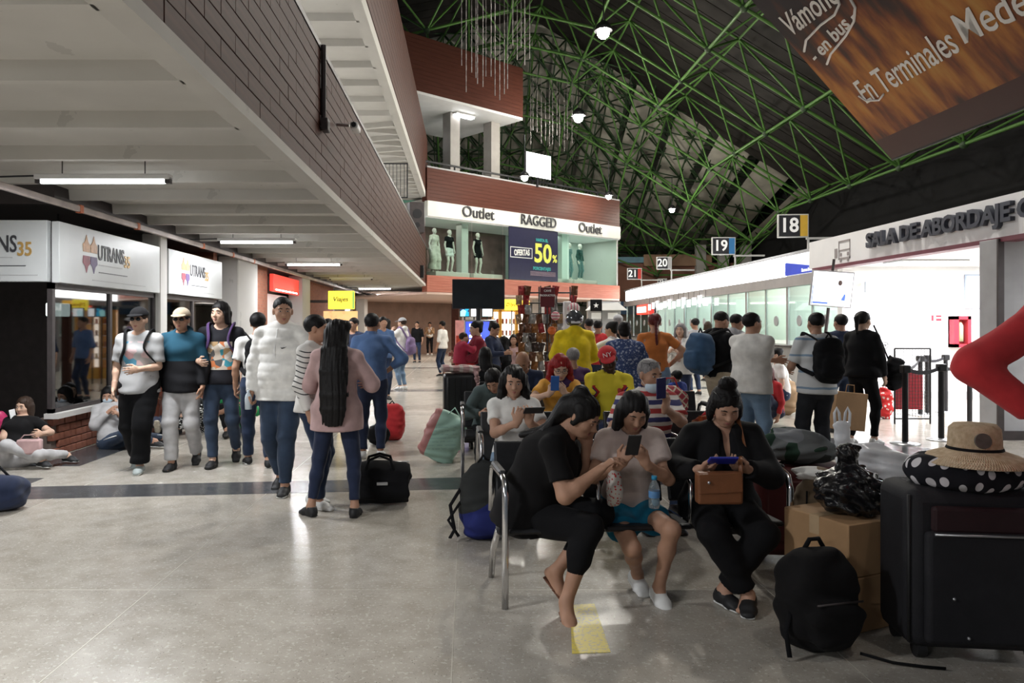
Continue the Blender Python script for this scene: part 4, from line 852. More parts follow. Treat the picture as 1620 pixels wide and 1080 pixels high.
def hair_mat(k):
    nm = 'hair_'+k
    if nm in MATS: return MATS[nm]
    n = NT(nm, rough=.55, spec=.22); vec = n.combine(n.math('MULTIPLY', n.x, 60), n.math('MULTIPLY', n.y, 60), n.math('MULTIPLY', n.z, 5)); a = n.noise(3, 4, vec)[0]; c = HAIRC[k]
    n.bump(a, .3, .005); return n.out(n.ramp(a, [(.3, tuple(x*.55 for x in c)), (.75, tuple(x*1.5 for x in c))]))
M_eyew = mat('eye_white', (.42, .39, .37), .35, noise_=(30, .03)); M_iris = mat('iris', (.02, .012, .008), .15, noise_=(30, .05)); M_lip = mat('lips', (.36, .13, .11), .45, noise_=(30, .08)); M_lipd = mat('lips_dark', (.10, .045, .04), .45, noise_=(30, .08)); M_brow = mat('brow_hair', (.018, .013, .011), .8, noise_=(30, .1)); M_shade = mat('sunglass_lens', (.01, .01, .012), .08, noise_=(30, .05)); M_lid = {}
def head_sdf(S, c, R, sc, sex, jaw=1.0):
    def q(x, y, z): return c+R@(v3(x, y, z)*sc)
    def r(*a): return tuple(x*sc for x in a)
    S.ell(q(0, -.014, .028), r(.076, .095, .085), R, k=.02)
    S.ell(q(0, .02, -.035), r(.060*jaw, .068, .076), R, k=.03)
    S.ell(q(0, .058, -.088), r(.026*jaw, .024, .02), R, k=.03)
    for s in (-1, 1): S.ell(q(s*.036, .052, -.03), r(.026, .03, .028), R, k=.02)
    S.ec(q(-.034, .074, .02), q(.034, .074, .02), .012*sc, k=.014)
    for s in (-1, 1): S.ell(q(s*.031, .102, .002), r(.019, .017, .012), R, k=.012, mode='s')
    S.ec(q(0, .083, .006), q(0, .103, -.028), .008*sc, .0135*sc, k=.012)
    for s in (-1, 1): S.ell(q(s*.011, .094, -.033), r(.009, .01, .008), R, k=.006)
    S.ec(q(-.019, .080, -.062), q(.019, .080, -.062), .009*sc, k=.01)
    for s in (-1, 1): S.ell(q(s*.077, -.006, -.008), r(.011, .02, .032), R, k=.008)
def hand_sdf(S, w, d, n, side, curl=.5, sc=1.0, thumb=1.0, point=False):
    d = unit(d); n = np.array(n, float); n = unit(n-d*n.dot(d)); a = np.cross(d, n)*side
    # a points to the thumb side
    k = .007
    S.ec(w-d*.03*sc, w+d*.015*sc, (.027*sc, .02*sc), (.030*sc, .018*sc), side=a, k=.012)
    S.ec(w+d*.012*sc, w+d*.078*sc, (.032*sc, .016*sc), (.038*sc, .0145*sc), side=a, k=.012)
    for i, (off, L, rr) in enumerate(((.030, .076, .0085), (.010, .085, .0088), (-.010, .079, .0085), (-.029, .062, .0075))):
        cu = curl*(1+.12*i); 
        if point and i == 0: cu = .12
        p = w+d*(.078-.004*abs(i-1))*sc+a*off*sc; ang = 0; l = L*sc
        for j, (fr, da) in enumerate(((.45, .75), (.32, .95), (.25, .6))):
            ang += cu*da; dd = d*math.cos(ang)+n*math.sin(ang)+a*(.06*(1.2-i)); q2 = p+unit(dd)*l*fr
            S.ec(p, q2, rr*sc*(1-.07*j), rr*sc*(.95-.09*j), k=k*(.9 if j else 1.1)); p = q2
    p = w+d*.024*sc+a*.026*sc; q2 = p+unit(d*.62+a*.72*thumb+n*.35)*.042*sc; S.ec(p, q2, .0145*sc, .0115*sc, k=.012); S.ec(q2, q2+unit(d*.95+a*.15+n*(.25+.3*curl))*.048*sc, .011*sc, .0085*sc, k=k)
def person(label, loc, face, H=1.70, g=1.0, sex='m', skin='tan', hair=('short', 'black'), pelvis=None, lean=0, side=0, twist=0, head=(0, 0, 0), feet=None, hands=None, knees=None, elbows=None,
           top=None, bottom=None, shoe=None, cap=None, extra=None, belly=0, bust=None, pn=(None, None), hd=(None, None), curl=(.45, .45), glasses=None, mouth=True, res=None, group=None, sit=False, toes=(None, None), footpitch=(0, 0), name='person', jaw=1.0, headsc=1.04, eyes_down=False, mask=None, beard=None, wh=None, wf=None):
    x, y = loc; s = H/1.70; depth = y
    def w2l(p):
        if p is None: return None
        c_, s_ = math.cos(-rad(face)), math.sin(-rad(face)); dx, dy = p[0]-x, p[1]-y; return (dx*c_-dy*s_, dx*s_+dy*c_, p[2])
    if wh: hands = [w2l(p) for p in wh]
    if wf: feet = [w2l(p) for p in wf]
    R0 = res or (.0115 if depth < 4.6 else .0145 if depth < 6.6 else .018 if depth < 9 else .022 if depth < 13 else .03)
    RH = min(R0, .0065 if depth < 4.6 else .0085 if depth < 7 else .0105 if depth < 10 else .014); RHn = min(R0, .0055 if depth < 4.6 else .0065 if depth < 7 else .008 if depth < 10 else .011)
    T = thing(name, label, 'person', (x, y, 0), rad(face), group)
    W = v3
    pel = np.array(pelvis, float) if pelvis is not None else W(0, 0, (.955)*s)
    def dirv(l): l = rad(l); sd = rad(side); return unit((math.sin(sd), math.sin(l)*math.cos(sd), math.cos(l)*math.cos(sd)))
    d1, d2, d3 = dirv(lean*.5), dirv(lean*.95), dirv(lean*1.2)
    waist = pel+d1*.12*s; chest = waist+d2*.20*s; neckb = chest+d3*.185*s
    tw = rad(twist); sx = unit((math.cos(tw), math.sin(tw), math.sin(rad(-side))*.8)); px_ = W(1, 0, 0); fw = unit(np.cross(d3, sx))
    shw = (.178 if sex == 'm' else .160)*s*(.5+.5*g)
    SH = [neckb-d3*.072*s+sx*shw*e for e in (-1, 1)]    # 0 = left hand side (person's left is -x)
    HD = rotm(*head); hc = neckb+d3*.052*s+unit(d3*.6+HD@W(0, 0, 1)*.7)*.075*s+HD@W(0, .022*s, .012*s)
    hp = [pel+W(e*.088*s, 0, -.055*s) for e in (-1, 1)]
    ua, fa, th, sh = .285*s, .245*s, .425*s, .415*s
    fe = feet or [(-.1, 0, 0), (.1, 0, 0)]; ank = [np.array(f, float)+W(0, 0, .085*s) for f in fe]
    kp = knees or [(-.12, 1, .1), (.12, 1, .1)]; KN = []; AN = []
    for i in range(2): k_, a_ = ik(hp[i], ank[i], th, sh, kp[i]); KN.append(k_); AN.append(a_)
    hn = hands or [None, None]; ep = elbows or [None, None]; EL = []; WR = []
    for i, e in enumerate((-1, 1)):
        tgt = np.array(hn[i], float) if hn[i] is not None else SH[i]+W(e*.06*s, .07*s, -.51*s)
        k_, w_ = ik(SH[i], tgt, ua, fa, ep[i] or (e*.55, -.8, -.35)); EL.append(k_); WR.append(w_)
    SK = skin_mat(skin); G = g
    # ---- body
    def torso(S, o=0, kk=.05, hips=True):
        if hips:
            S.ec(pel-d1*.05*s, pel+d1*.03*s, ((.155 if sex == 'm' else .168)*s*G+o, .112*s*G+o), (.150*s*G+o, .108*s*G+o), side=px_, k=kk)
        S.ec(pel+d1*.03*s, waist, (.142*s*G+o, .105*s*G+o), ((.135 if sex == 'm' else .122)*s*G+o, .098*s*G+o), side=px_, k=kk)
        S.ec(waist, chest, ((.138 if sex == 'm' else .122)*s*G+o, .1*s*G+o), ((.155 if sex == 'm' else .138)*s*G+o, .112*s*G+o), side=sx, k=kk)
        S.ec(chest, neckb-d3*.075*s, ((.155 if sex == 'm' else .138)*s*G+o, .11*s*G+o), (.12*s*G+o, .078*s+o), side=sx, k=kk)
        S.ec(SH[0], SH[1], .040*s+o*.7, k=.03)
        for e in (0, 1): S.ec(SH[e], neckb-d3*.012*s, .041*s+o*.6, .043*s+o*.5, k=.03)
        if belly: S.ell(waist-d1*.03*s+fw*.06*s, (.13*s*G+o, (.1+belly)*s+o, .15*s+o), k=.06)
        if bust if bust is not None else sex == 'f':
            for e in (-1, 1): S.ell(chest-d3*.005*s+fw*(.085*s*G)+sx*e*.065*s*G, (.058*s*G+o, .055*s*G+o, .058*s*G+o), k=.045)
    B = SDF(.03); torso(B)
    B.ec(neckb-d3*.02*s, hc-HD@W(0, .02*s, .05*s), .054*s*(.6+.4*G), .05*s, k=.03)
    for i in range(2):
        B.ec(hp[i], KN[i], .084*s*G, .055*s*(.4+.6*G), k=.04); B.ec(KN[i], AN[i], .053*s*(.4+.6*G), .034*s, k=.025)
        back = unit(np.cross(AN[i]-KN[i], W(1, 0, 0))) if abs(unit(AN[i]-KN[i])[0]) < .9 else W(0, -1, 0)
        mid = KN[i]*.68+AN[i]*.32; kf = unit(KN[i]-(hp[i]+AN[i])/2+1e-4); B.ell(mid-kf*.018*s, .047*s*(.4+.6*G), k=.04)
        B.ec(SH[i], EL[i], .05*s*(.35+.65*G), .039*s*(.4+.6*G), k=.03); B.ec(EL[i], WR[i], .040*s*(.4+.6*G), .026*s, k=.02); B.ell(EL[i]*.7+WR[i]*.3, .041*s*(.4+.6*G), k=.02)
    FT = []
    for i, e in enumerate((-1, 1)):
        ty = toes[i] if toes[i] is not None else (-e*8); fr = rotm(ty, footpitch[i], 0); FT.append(fr)
        B.ec(AN[i]+fr@W(0, -.03*s, -.045*s), AN[i]+fr@W(0, .09*s, -.058*s), .030*s, (.036*s, .022*s), side=fr@W(1, 0, 0), k=.03)
        B.ec(AN[i]+fr@W(0, .09*s, -.06*s), AN[i]+fr@W(0, .145*s, -.066*s), (.036*s, .02*s), (.034*s, .014*s), side=fr@W(1, 0, 0), k=.02)
        B.ec(AN[i], AN[i]+fr@W(0, .05*s, -.045*s), .033*s, .03*s, k=.03)
    Hh = SDF(.02); head_sdf(Hh, hc, HD, s*headsc, sex, jaw); Hh.ec(hc-HD@W(0, .015*s, .05*s), neckb+(hc-neckb)*.25, .046*s, .05*s*(.6+.4*G), k=.02)
    parts = [(B, R0), (Hh, RH)]
    for i, e in enumerate((-1, 1)):
        Hs = SDF(.01); fd = unit(WR[i]-EL[i]); hdv = np.array(hd[i], float) if hd[i] is not None else fd
        n_ = np.array(pn[i], float) if pn[i] is not None else W(-e, 0, -.1)
        hand_sdf(Hs, WR[i], hdv, n_, e, curl[i], s*1.0); Hs.ec(WR[i]-fd*.07*s, WR[i], .031*s, .026*s, k=.01); parts.append((Hs, RHn))
    body = sdf_obj('body', parts, None, SK, T)
    # ---- face
    near = depth < 14
    hs = s*headsc
    def hq(x_, y_, z_): return hc+HD@(W(x_, y_, z_)*hs)
    Mh = Matrix.Translation(Vector(hc)) @ Matrix([list(r_) for r_ in HD]).to_4x4() @ Matrix.Scale(hs, 4)
    if near and not (glasses == 'sun'):
        for e in (-1, 1):
            b = MB()
            if eyes_down: b.sph((e*.031, .0835, .0005), (.0135, .008, .0075), 10, Mh); em = [mat('eyelid_'+skin, tuple(c*.62 for c in SKIN[skin]), .6, noise_=(20, .05))]
            else: b.sph((e*.031, .083, .001), (.0125, .0085, .0052), 10, Mh); b.cur = 1; b.sph((e*.031, .0888, .001), (.0058, .0036, .0050), 8, Mh); em = [M_eyew, M_iris]
            b.build('eye', em, T)
    if near:
        for e in (-1, 1): MB().tube([(e*.014, .0885, .021), (e*.030, .088, .026), (e*.048, .077, .020)], [.003, .0042, .0022], 6, Mh).build('eyebrow', M_brow, T)
        if mouth and not mask:
            MB().tube([(-.023, .083, -.064), (-.010, .0905, -.0605), (0, .0915, -.0622), (.010, .0905, -.0605), (.023, .083, -.064)], [.0015, .0042, .0040, .0042, .0015], 6, Mh).tube([(-.02, .083, -.065), (0, .0905, -.0705), (.02, .083, -.065)], [.0015, .0055, .0015], 6, Mh).build('mouth', M_lipd if skin == 'dark' else M_lip, T)
    if mask: 
        m_ = SDF(.01); m_.ell(hq(0, .045, mask), tuple(a*hs for a in (.064, .062, .05)), HD); m_.cut(hq(0, .02, 0), HD@W(0, -1, 0)); mo = sdf_obj('face_mask', m_, max(.006, RH), fab('mask', (.55, .66, .75)), T)
        for e in (-1, 1): MB().tube([hq(e*.06, .04, mask), hq(e*.08, 0, mask*.4), hq(e*.082, -.02, .02)], .002*s, 5).build('mask_loop', M_white, mo)
    if beard:
        m_ = SDF(.01); m_.ell(hq(0, .03, -.06), tuple(a*hs for a in (.0625, .067, .052)), HD); m_.ell(hq(0, .1, -.055), tuple(a*hs for a in (.03, .03, .012)), HD, mode='s'); sdf_obj('beard', m_, RH, hair_mat(beard), T)
    if glasses == 'sun':
        b = MB(); b.sph((-.031, .095, .004), (.025, .009, .017), 12, Mh); b.sph((.031, .095, .004), (.025, .009, .017), 12, Mh); b.cyl((-.01, .1, .008), (.01, .1, .008), .003, n=6, M=Mh); b.tube([(-.055, .09, .008), (-.078, .04, .008), (-.08, -.01, .0)], .003, 5, Mh); b.tube([(.055, .09, .008), (.078, .04, .008), (.08, -.01, .0)], .003, 5, Mh); b.build('sunglasses', M_shade, T)
    if glasses in ('clear', 'top'):
        dz = 0 if glasses == 'clear' else .085; dy = 0 if glasses == 'clear' else -.055; b = MB()
        for e in (-1, 1): b.tube([(e*.032+.022*math.cos(q*PI/6), .100+dy, .002+dz+.017*math.sin(q*PI/6)) for q in range(12)], .002, 5, Mh, closed=True); b.tube([(e*.054, .098+dy, .006+dz), (e*.078, .04+dy, .006+dz), (e*.08, -.01, .0)], .0022, 5, Mh)
        b.cyl((-.01, .103+dy, .004+dz), (.01, .103+dy, .004+dz), .002, n=5, M=Mh); b.build('glasses', M_black, T)
    # ---- hair
    hk, hcol = hair
    if hk != 'bald':
        Hr = SDF(.015); q = hq
        def rr(*a): return tuple(z*hs for z in a)
        o = .004 if hk == 'crop' else 0
        Hr.ell(q(0, -.02, .036), rr(.0855-o, .1015-o, .0885-o), HD)
        Hr.ell(q(0, .125, -.03), rr(.068, .085, .088), HD, mode='s', k=.012)
        if hk in ('short', 'crop'):
            Hr.cut(q(0, -.05, -.045), HD@W(0, .35, -1)); 
            for e in (-1, 1): Hr.ell(q(e*.085, .0, -.03), rr(.022, .03, .045), HD, mode='s', k=.01)
        if hk == 'long_front':   # falls over both shoulders
            Hr.ell(q(0, -.045, -.05), rr(.09, .065, .10), HD, k=.03); end = neckb-d3*.10*s
            for e in (-1, 1): Hr.ec(q(e*.072, -.01, .0), q(e*.082, -.005, -.13), (.026*hs, .05*hs), (.03*hs, .04*hs), side=HD@W(1, 0, 0), k=.03)
        if hk == 'bob':
            for e in (-1, 1): Hr.ec(q(e*.075, -.01, .02), q(e*.085, .0, -.12), (.03*hs, .055*hs), (.034*hs, .05*hs), side=HD@W(1, 0, 0), k=.03)
            Hr.ec(q(0, -.06, .0), q(0, -.07, -.13), (.085*hs, .05*hs), (.09*hs, .045*hs), side=HD@W(1, 0, 0), k=.03)
        if hk == 'long':
            Hr.ec(q(0, -.06, .0), neckb-fw*.07*s-d3*.02*s, (.085*s, .045*s), (.085*s, .035*s), side=sx, k=.03); Hr.ec(neckb-fw*.07*s-d3*.02*s, chest-fw*.125*s*G-d3*.02*s, (.085*s, .035*s), (.055*s, .02*s), side=sx, k=.03)
            for e in (-1, 1): Hr.ec(q(e*.074, -.01, .0), q(e*.08, -.02, -.10), (.022*hs, .05*hs), (.02*hs, .045*hs), side=HD@W(1, 0, 0), k=.02)
        if hk == 'verylong':
            ch = [(hq(0, -.06, .02), .088, .06), (neckb-fw*.115*s, .112, .058), (chest-fw*.165*s*G, .120, .052), (waist-fw*.185*s*G, .120, .046), (pel-fw*.195*s*G, .112, .036), (pel-fw*.19*s*G-W(0, 0, .13*s), .085, .022)]
            for (p0, w0, t0), (p1, w1, t1) in zip(ch[:-1], ch[1:]): Hr.ec(p0, p1, (w0*s, t0*s), (w1*s, t1*s), side=sx, k=.012)
            for e in (-1, 1): Hr.ell(q(e*.07, -.03, -.03), rr(.035, .06, .09), HD, k=.03)
            Hr.ell(q(.075, -.04, .06), rr(.05, .06, .05), HD, k=.02)
        if hk == 'tied':
            Hr.ell(q(.0, -.075, .105), rr(.042, .045, .04), HD, k=.02); Hr.ell(q(0, -.085, -.01), rr(.075, .05, .075), HD, k=.03); Hr.ec(q(0, -.115, .0), neckb-fw*.09*s-d3*.06*s, (.06*s, .045*s), (.075*s, .035*s), side=sx, k=.03); Hr.ec(neckb-fw*.09*s-d3*.06*s, chest-fw*.15*s*G, (.075*s, .035*s), (.04*s, .02*s), side=sx, k=.03)
            for e in (-1, 1): Hr.ec(q(e*.074, .01, .02), q(e*.080, .0, -.05), (.012*hs, .03*hs), (.010*hs, .02*hs), side=HD@W(1, 0, 0), k=.015)
        if hk == 'pony':
            Hr.ell(q(0, -.115, .04), rr(.035, .035, .035), HD, k=.015); Hr.ec(q(0, -.13, .03), q(0, -.13, -.16), .032*hs, .014*hs, k=.02); Hr.cut(q(0, 0, -.17), (0, 0, -1))
        if hk == 'bun':
            Hr.ell(q(0, -.085, .075), rr(.05, .05, .042), HD, k=.02); Hr.ell(q(0, -.06, -.03), rr(.07, .05, .05), HD, k=.02)
        if hk == 'topbun':
            Hr.ell(q(0, -.03, .135), rr(.055, .055, .042), HD, k=.02); Hr.ell(q(.02, -.01, .165), rr(.025, .03, .03), HD, k=.02); Hr.ell(q(0, -.06, -.03), rr(.085, .06, .07), HD, k=.02)
            for e in (-1, 1): Hr.ell(q(e*.082, -.01, -.04), rr(.024, .045, .07), HD, k=.02)
        if hk == 'braid':
            for j in range(9): Hr.ell(q(0, -.115-.004*j, .0-.04*j), rr(.024-.001*j, .022, .026), HD, k=.012)
            Hr.cut(q(0, 0, -.36), (0, 0, -1))
        if hk == 'wavy':
            for e in (-1, 1): Hr.ec(q(e*.078, -.015, .02), q(e*.10, -.01, -.17), (.032*hs, .055*hs), (.042*hs, .05*hs), side=HD@W(1, 0, 0), k=.03)
            Hr.ec(q(0, -.06, .0), q(0, -.075, -.16), (.09*hs, .05*hs), (.1*hs, .045*hs), side=HD@W(1, 0, 0), k=.03); Hr.disp(folds(.005, 40, 16))
        amp = .0022 if hk in ('short', 'crop') else .003
        Hr.disp((lambda X, Y, Z: amp*np.sin(X*190+9*np.sin(Z*30))*np.sin(Y*170+6*np.sin(Z*24))) if hk in ('short', 'crop', 'bun', 'topbun', 'pony') else (lambda X, Y, Z: .0022*np.sin(X*260+1.5*np.sin(Z*12))+.0015*np.sin(X*120+Y*60)))
        sdf_obj('hair', Hr, max(RH, .0075), hair_mat(hcol), T)
    # ---- headwear
    if cap:
        kind, cm = cap; q = hq
        def rr(*a): return tuple(z*hs for z in a)
        C = SDF(.01)
        if kind in ('cap', 'capback'):
            e = 1 if kind == 'cap' else -1
            C.ell(q(0, -.014, .045), rr(.09, .107, .088), HD); C.cut(q(0, 0, .04), HD@W(0, -.1, -1))
            co = sdf_obj('cap', C, max(RH, .007), cm, T); Bm = SDF(.008); Bm.ell(q(0, e*.105-.005, .045), rr(.074, .085, .012), HD@np.array(Matrix.Rotation(-e*.18, 3, 'X'))); sdf_obj('brim', Bm, max(RH*.7, .005), cm, co)
        if kind == 'helmet':
            C.ell(q(0, -.01, .03), rr(.118, .135, .12), HD); C.ell(q(0, .15, -.03), rr(.09, .09, .07), HD, mode='s', k=.02); C.cut(q(0, 0, -.055), HD@W(0, 0, -1))
            co = sdf_obj('helmet', C, RH, cm, T); MB().box((-.06, -.138, -.03), (.06, -.128, .0), Mh).build('helmet_label', M_white, co)
    # ---- top garment
    if top:
        tm = top['m']; o = top.get('loose', .016); S = SDF(.03); torso(S, o, .04)
        hem = top.get('hem', -.10); sl_ = top.get('sleeve', .55); so = top.get('so', o*.55+.005)
        if hem < -.06:
            S.ec(pel-d1*.05*s, pel+d1*(hem-.02)*s, ((.160 if sex == 'm' else .172)*s*G+o+.016, .118*s*G+o+.014), ((.165 if sex == 'm' else .177)*s*G+o+.02, .122*s*G+o+.02), side=px_, k=.03)
        for i in range(2):
            if sl_ <= 0: continue
            f1 = min(1, sl_); e1 = SH[i]+(EL[i]-SH[i])*f1; S.ec(SH[i], e1, .047*s*(.35+.65*G)+so*.8, ((.043 if f1 == 1 else .048)*s*(.4+.6*G)+so), k=.022, flat=(0, 0 if sl_ > 1 else 1))
            if sl_ > 1:
                f2 = min(1, sl_-1); S.ec(EL[i], EL[i]+(WR[i]-EL[i])*f2, .045*s*(.4+.6*G)+so, .031*s+so*.75, k=.025, flat=(0, 1))
        nk = top.get('neck', 'round')
        if nk == 'round': S.ec(neckb-d3*.005*s+fw*.012*s, neckb+d3*.2*s, (.064*s, .062*s), side=sx, mode='s', k=.012)
        elif nk == 'v': S.ec(neckb-d3*.0*s+fw*.012*s, neckb+d3*.2*s, .066*s, mode='s', k=.012); S.ec(neckb+fw*.13*s+d3*.03*s, chest+fw*.20*s+d3*.02*s, (.052*s, .09*s), (.008*s, .06*s), side=sx, mode='s', k=.01)
        elif nk == 'collar': S.ec(neckb-d3*.01*s, neckb+d3*.055*s, .074*s, .064*s, k=.02, flat=(0, 1)); S.ec(neckb+d3*.02*s, neckb+d3*.2*s, .055*s, mode='s', k=.006)
        elif nk == 'hood': 
            S.ell(neckb-fw*.075*s+d3*.015*s, (.10*s, .06*s, .065*s), k=.03); S.ec(neckb-d3*.01*s, neckb+d3*.04*s, .078*s, .07*s, k=.02, flat=(0, 1)); S.ec(neckb+d3*.0*s+fw*.01*s, neckb+d3*.2*s, .058*s, .075*s, mode='s', k=.01)
        elif nk == 'open':
            S.ec(neckb+fw*.01*s, neckb+d3*.2*s, .066*s, mode='s', k=.012); S.ec(neckb+fw*.15*s, waist+fw*.20*s, (.05*s, .10*s), (.02*s, .1*s), side=sx, mode='s', k=.01)
        S.cut(pel+d1*hem*s, -d1+fw*0)
        if top.get('quilt'): 
            ql = top['quilt']; S.disp(lambda X, Y, Z: -.009*np.sqrt(np.abs(np.sin(PI*Z/ql)))+.006)
        S.disp(folds(top.get('wr', .0045), 13, 8, len(label)))
        to = sdf_obj(top.get('name', 'shirt'), S, R0, tm, T)
        if top.get('zip'): 
            b = MB(); pts = [neckb+fw*(.075*s+o)-d3*.02*s]+[c_+fw*(r_*s*G+o+.012) for c_, r_ in ((chest, .115), (waist, .108), (pel-d1*.03*s, .118))]; b.tube(pts, .006, 6, flat=.5); b.build('zip', top['zip'], to)
        if top.get('inner'):
            I = SDF(.03); torso(I, o*.45+.004, .05); I.ec(neckb-d3*.0*s+fw*.012*s, neckb+d3*.2*s, .062*s, mode='s', k=.012); I.ec(neckb+fw*.12*s+d3*.02*s, chest+fw*.17*s+d3*.01*s, (.042*s, .08*s), (.008*s, .05*s), side=sx, mode='s', k=.01); I.cut(pel+d1*-.05*s, -d1); sdf_obj('inner_top', I, R0, top['inner'], T)
    # ---- bottom garment
    if bottom:
        o = bottom.get('loose', .010); S = SDF(.03); fr_ = bottom.get('len', 1.95); fl_ = bottom.get('flare', 0)
        if bottom.get('skirt'):
            pass
        S.ec(pel-d1*.05*s, pel+d1*.06*s, ((.158 if sex == 'm' else .171)*s*G+o, .115*s*G+o), (.148*s*G+o, .11*s*G+o), side=px_, k=.04, flat=(0, 1))
        for i in range(2):
            f1 = min(1, fr_); kn = hp[i]+(KN[i]-hp[i])*f1; S.ec(hp[i], kn, .088*s*G+o, (.058 if f1 == 1 else .075)*s*(.4+.6*G)+o+fl_*.3, k=.04, flat=(0, 0 if fr_ > 1 else 1))
            if fr_ > 1:
                f2 = fr_-1; mid = KN[i]*.65+AN[i]*.35; kf = unit(KN[i]-(hp[i]+AN[i])/2+1e-4); S.ell(mid-kf*.016*s, .049*s*(.4+.6*G)+o, k=.04)
                S.ec(KN[i], KN[i]+(AN[i]-KN[i])*f2, .056*s*(.4+.6*G)+o, .038*s+o+fl_, k=.03, flat=(0, 1))
        S.disp(folds(bottom.get('wr', .0045), 9, 11, len(label)+3)); bo = sdf_obj(bottom.get('name', 'trousers'), S, R0, bottom['m'], T)
        if bottom.get('side_stripe'):
            for i, e in enumerate((-1, 1)):
                off = W(e*(.06*s+o), 0, 0); MB().tube([hp[i]+W(e*(.09*s*G+o), 0, .02), KN[i]+off, AN[i]+W(e*(.04*s+o), 0, .03)], .012, 6, flat=.4).build('side_stripe', bottom['side_stripe'], bo)
    # ---- shoes
    if shoe:
        km, sm_ = shoe[0], shoe[1]; kind = shoe[2] if len(shoe) > 2 else 'shoe'
        for i in range(2):
            fr = FT[i]; q = lambda a, b_, c_: AN[i]+fr@W(a*s, b_*s, c_*s)
            if kind == 'sandal':
                b = MB(); Ms = Matrix.Translation(Vector(AN[i])) @ Matrix([list(r_) for r_ in fr]).to_4x4()
                so_ = SDF(.01); so_.ec(q(0, -.03, -.080), q(0, .135, -.084), (.034*s, .007*s), (.040*s, .007*s), side=fr@W(1, 0, 0)); x_ = sdf_obj('sandal', so_, .005, sm_, T)
                MB().tube([(-.04*s, .06*s, -.078*s), (-.02*s, .08*s, -.045*s), (0, .1*s, -.04*s), (.02*s, .08*s, -.045*s), (.04*s, .06*s, -.078*s)], .006*s, 6, Ms).tube([(0, .1*s, -.042*s), (0, .125*s, -.075*s)], .004*s, 6, Ms).build('strap', km, x_); continue
            S = SDF(.025); S.ec(q(0, -.038, -.048), q(0, .075, -.056), (.037*s, .038*s), (.043*s, .032*s), side=fr@W(1, 0, 0)); S.ec(q(0, .075, -.058), q(0, .14, -.066), (.044*s, .03*s), (.040*s, .020*s), side=fr@W(1, 0, 0))
            hi = .10 if kind == 'boot' else .0
            S.ec(q(0, -.012, -.04), q(0, -.008, .0+hi), .042*s, .043*s, flat=(0, 1)); S.ec(q(0, .0, -.02), q(0, .075, -.052), .034*s, .032*s); S.cut(q(0, 0, -.084), fr@W(0, 0, -1))
            if hi == 0: S.ec(q(0, -.008, -.02), q(0, -.005, .05), .034*s, mode='s', k=.004)
            x_ = sdf_obj('shoe', S, max(.006, min(R0*.7, .014)), km, T)
            b = SDF(.008); b.ec(q(0, -.045, -.074), q(0, .07, -.074), (.040*s, .014*s), (.047*s, .014*s), side=fr@W(1, 0, 0)); b.ec(q(0, .07, -.074), q(0, .145, -.074), (.047*s, .014*s), (.041*s, .012*s), side=fr@W(1, 0, 0)); b.cut(q(0, 0, -.085), fr@W(0, 0, -1)); sdf_obj('sole', b, max(.006, min(R0*.6, .012)), sm_, x_)
    bpy.context.view_layer.update(); Mw = T.matrix_world.copy()
    J = dict(T=T, M=Mw, wr=[Mw@Vector(w_) for w_ in WR], hc=Mw@Vector(hc), HD=Mw.to_3x3()@Matrix([list(r_) for r_ in HD]), s=s, chest=chest, waist=waist, pel=pel, neckb=neckb, fw=fw, sx=sx, d3=d3, d1=d1, SH=SH, G=G, WR=WR, KN=KN, AN=AN, hp=hp, EL=EL, Mh=Mh)
    return J
def phone(label, pos, rot, m=None, size=(.072, .010, .148)):
    t = thing('phone', label, 'phone', pos); t.rotation_euler = rot
    MB().rbox((0, 0, 0), size, .004, 2).build('case', m or M_black, t); MB().box((-size[0]*.44, -size[1]*.55, -size[2]*.45), (size[0]*.44, -size[1]*.5, size[2]*.45)).build('display', mat('phone_screen', (.05, .06, .08), .15, emit=.15, ecol=(.5, .6, .8), noise_=(20, .3)), t); return t
def backpack(label, J, m, m2=None, w=.29, h=.44, d=.16, off=.0, straps=True, name='backpack', drop=0):
    # worn on the back of a person
    s = J['s']; c = J['chest']*.62+J['waist']*.38-J['fw']*(.115*s*J['G']+.03+d/2+off)-J['d3']*drop; up = unit(J['neckb']-J['waist']); sx = J['sx']; bk = unit(np.cross(up, sx)); R = np.stack([sx, bk, up], 1)
    T = thing(name, label, 'backpack', J['T'].location, J['T'].rotation_euler.z)
    r = max(.009, min(.018, J['T'].location.y*.0016)); S = SDF(.02); S.ell(c, (w/2, d/2, h/2), R, pw=3.2); S.ell(c-bk*d*.4-up*h*.14, (w*.38, d*.3, h*.27), R, pw=3.2, k=.01); S.disp(folds(.004, 20, 14, 3)); sdf_obj('bag', S, r, m, T)
    if straps:
        for e in (0, 1):
            sh = J['SH'][e]*.72+J['neckb']*.28; o = .05*s+.022; chf = J['chest']+J['fw']*(.115*s*J['G']+.03)+sx*(1 if e else -1)*.10*s; und = J['waist']+up*.06+sx*(1 if e else -1)*(.155*s*J['G']+.03)
            pts = [c+up*h*.42+bk*d*.3+sx*(1 if e else -1)*.07, sh+up*o-J['fw']*.04, sh+up*(o*.85)+J['fw']*.055, chf+up*.03, und+J['fw']*.03, c-up*h*.32+bk*d*.2+sx*(1 if e else -1)*w*.45]
            sp_ = []
            for i in range(len(pts)-1):
                for q in range(5):
                    p0, p1, p2, p3 = pts[max(0, i-1)], pts[i], pts[i+1], pts[min(len(pts)-1, i+2)]; t = q/5; sp_.append(.5*((2*p1)+(-p0+p2)*t+(2*p0-5*p1+4*p2-p3)*t*t+(-p0+3*p1-3*p2+p3)*t**3))
            MB().tube(sp_+[pts[-1]], .024, 8, flat=.35).build('strap', m2 or m, T)
        MB().tube([c+up*h*.5-sx*.03, c+up*(h*.5+.05), c+up*h*.5+sx*.03], .01, 6).build('handle', m2 or m, T)
    return T
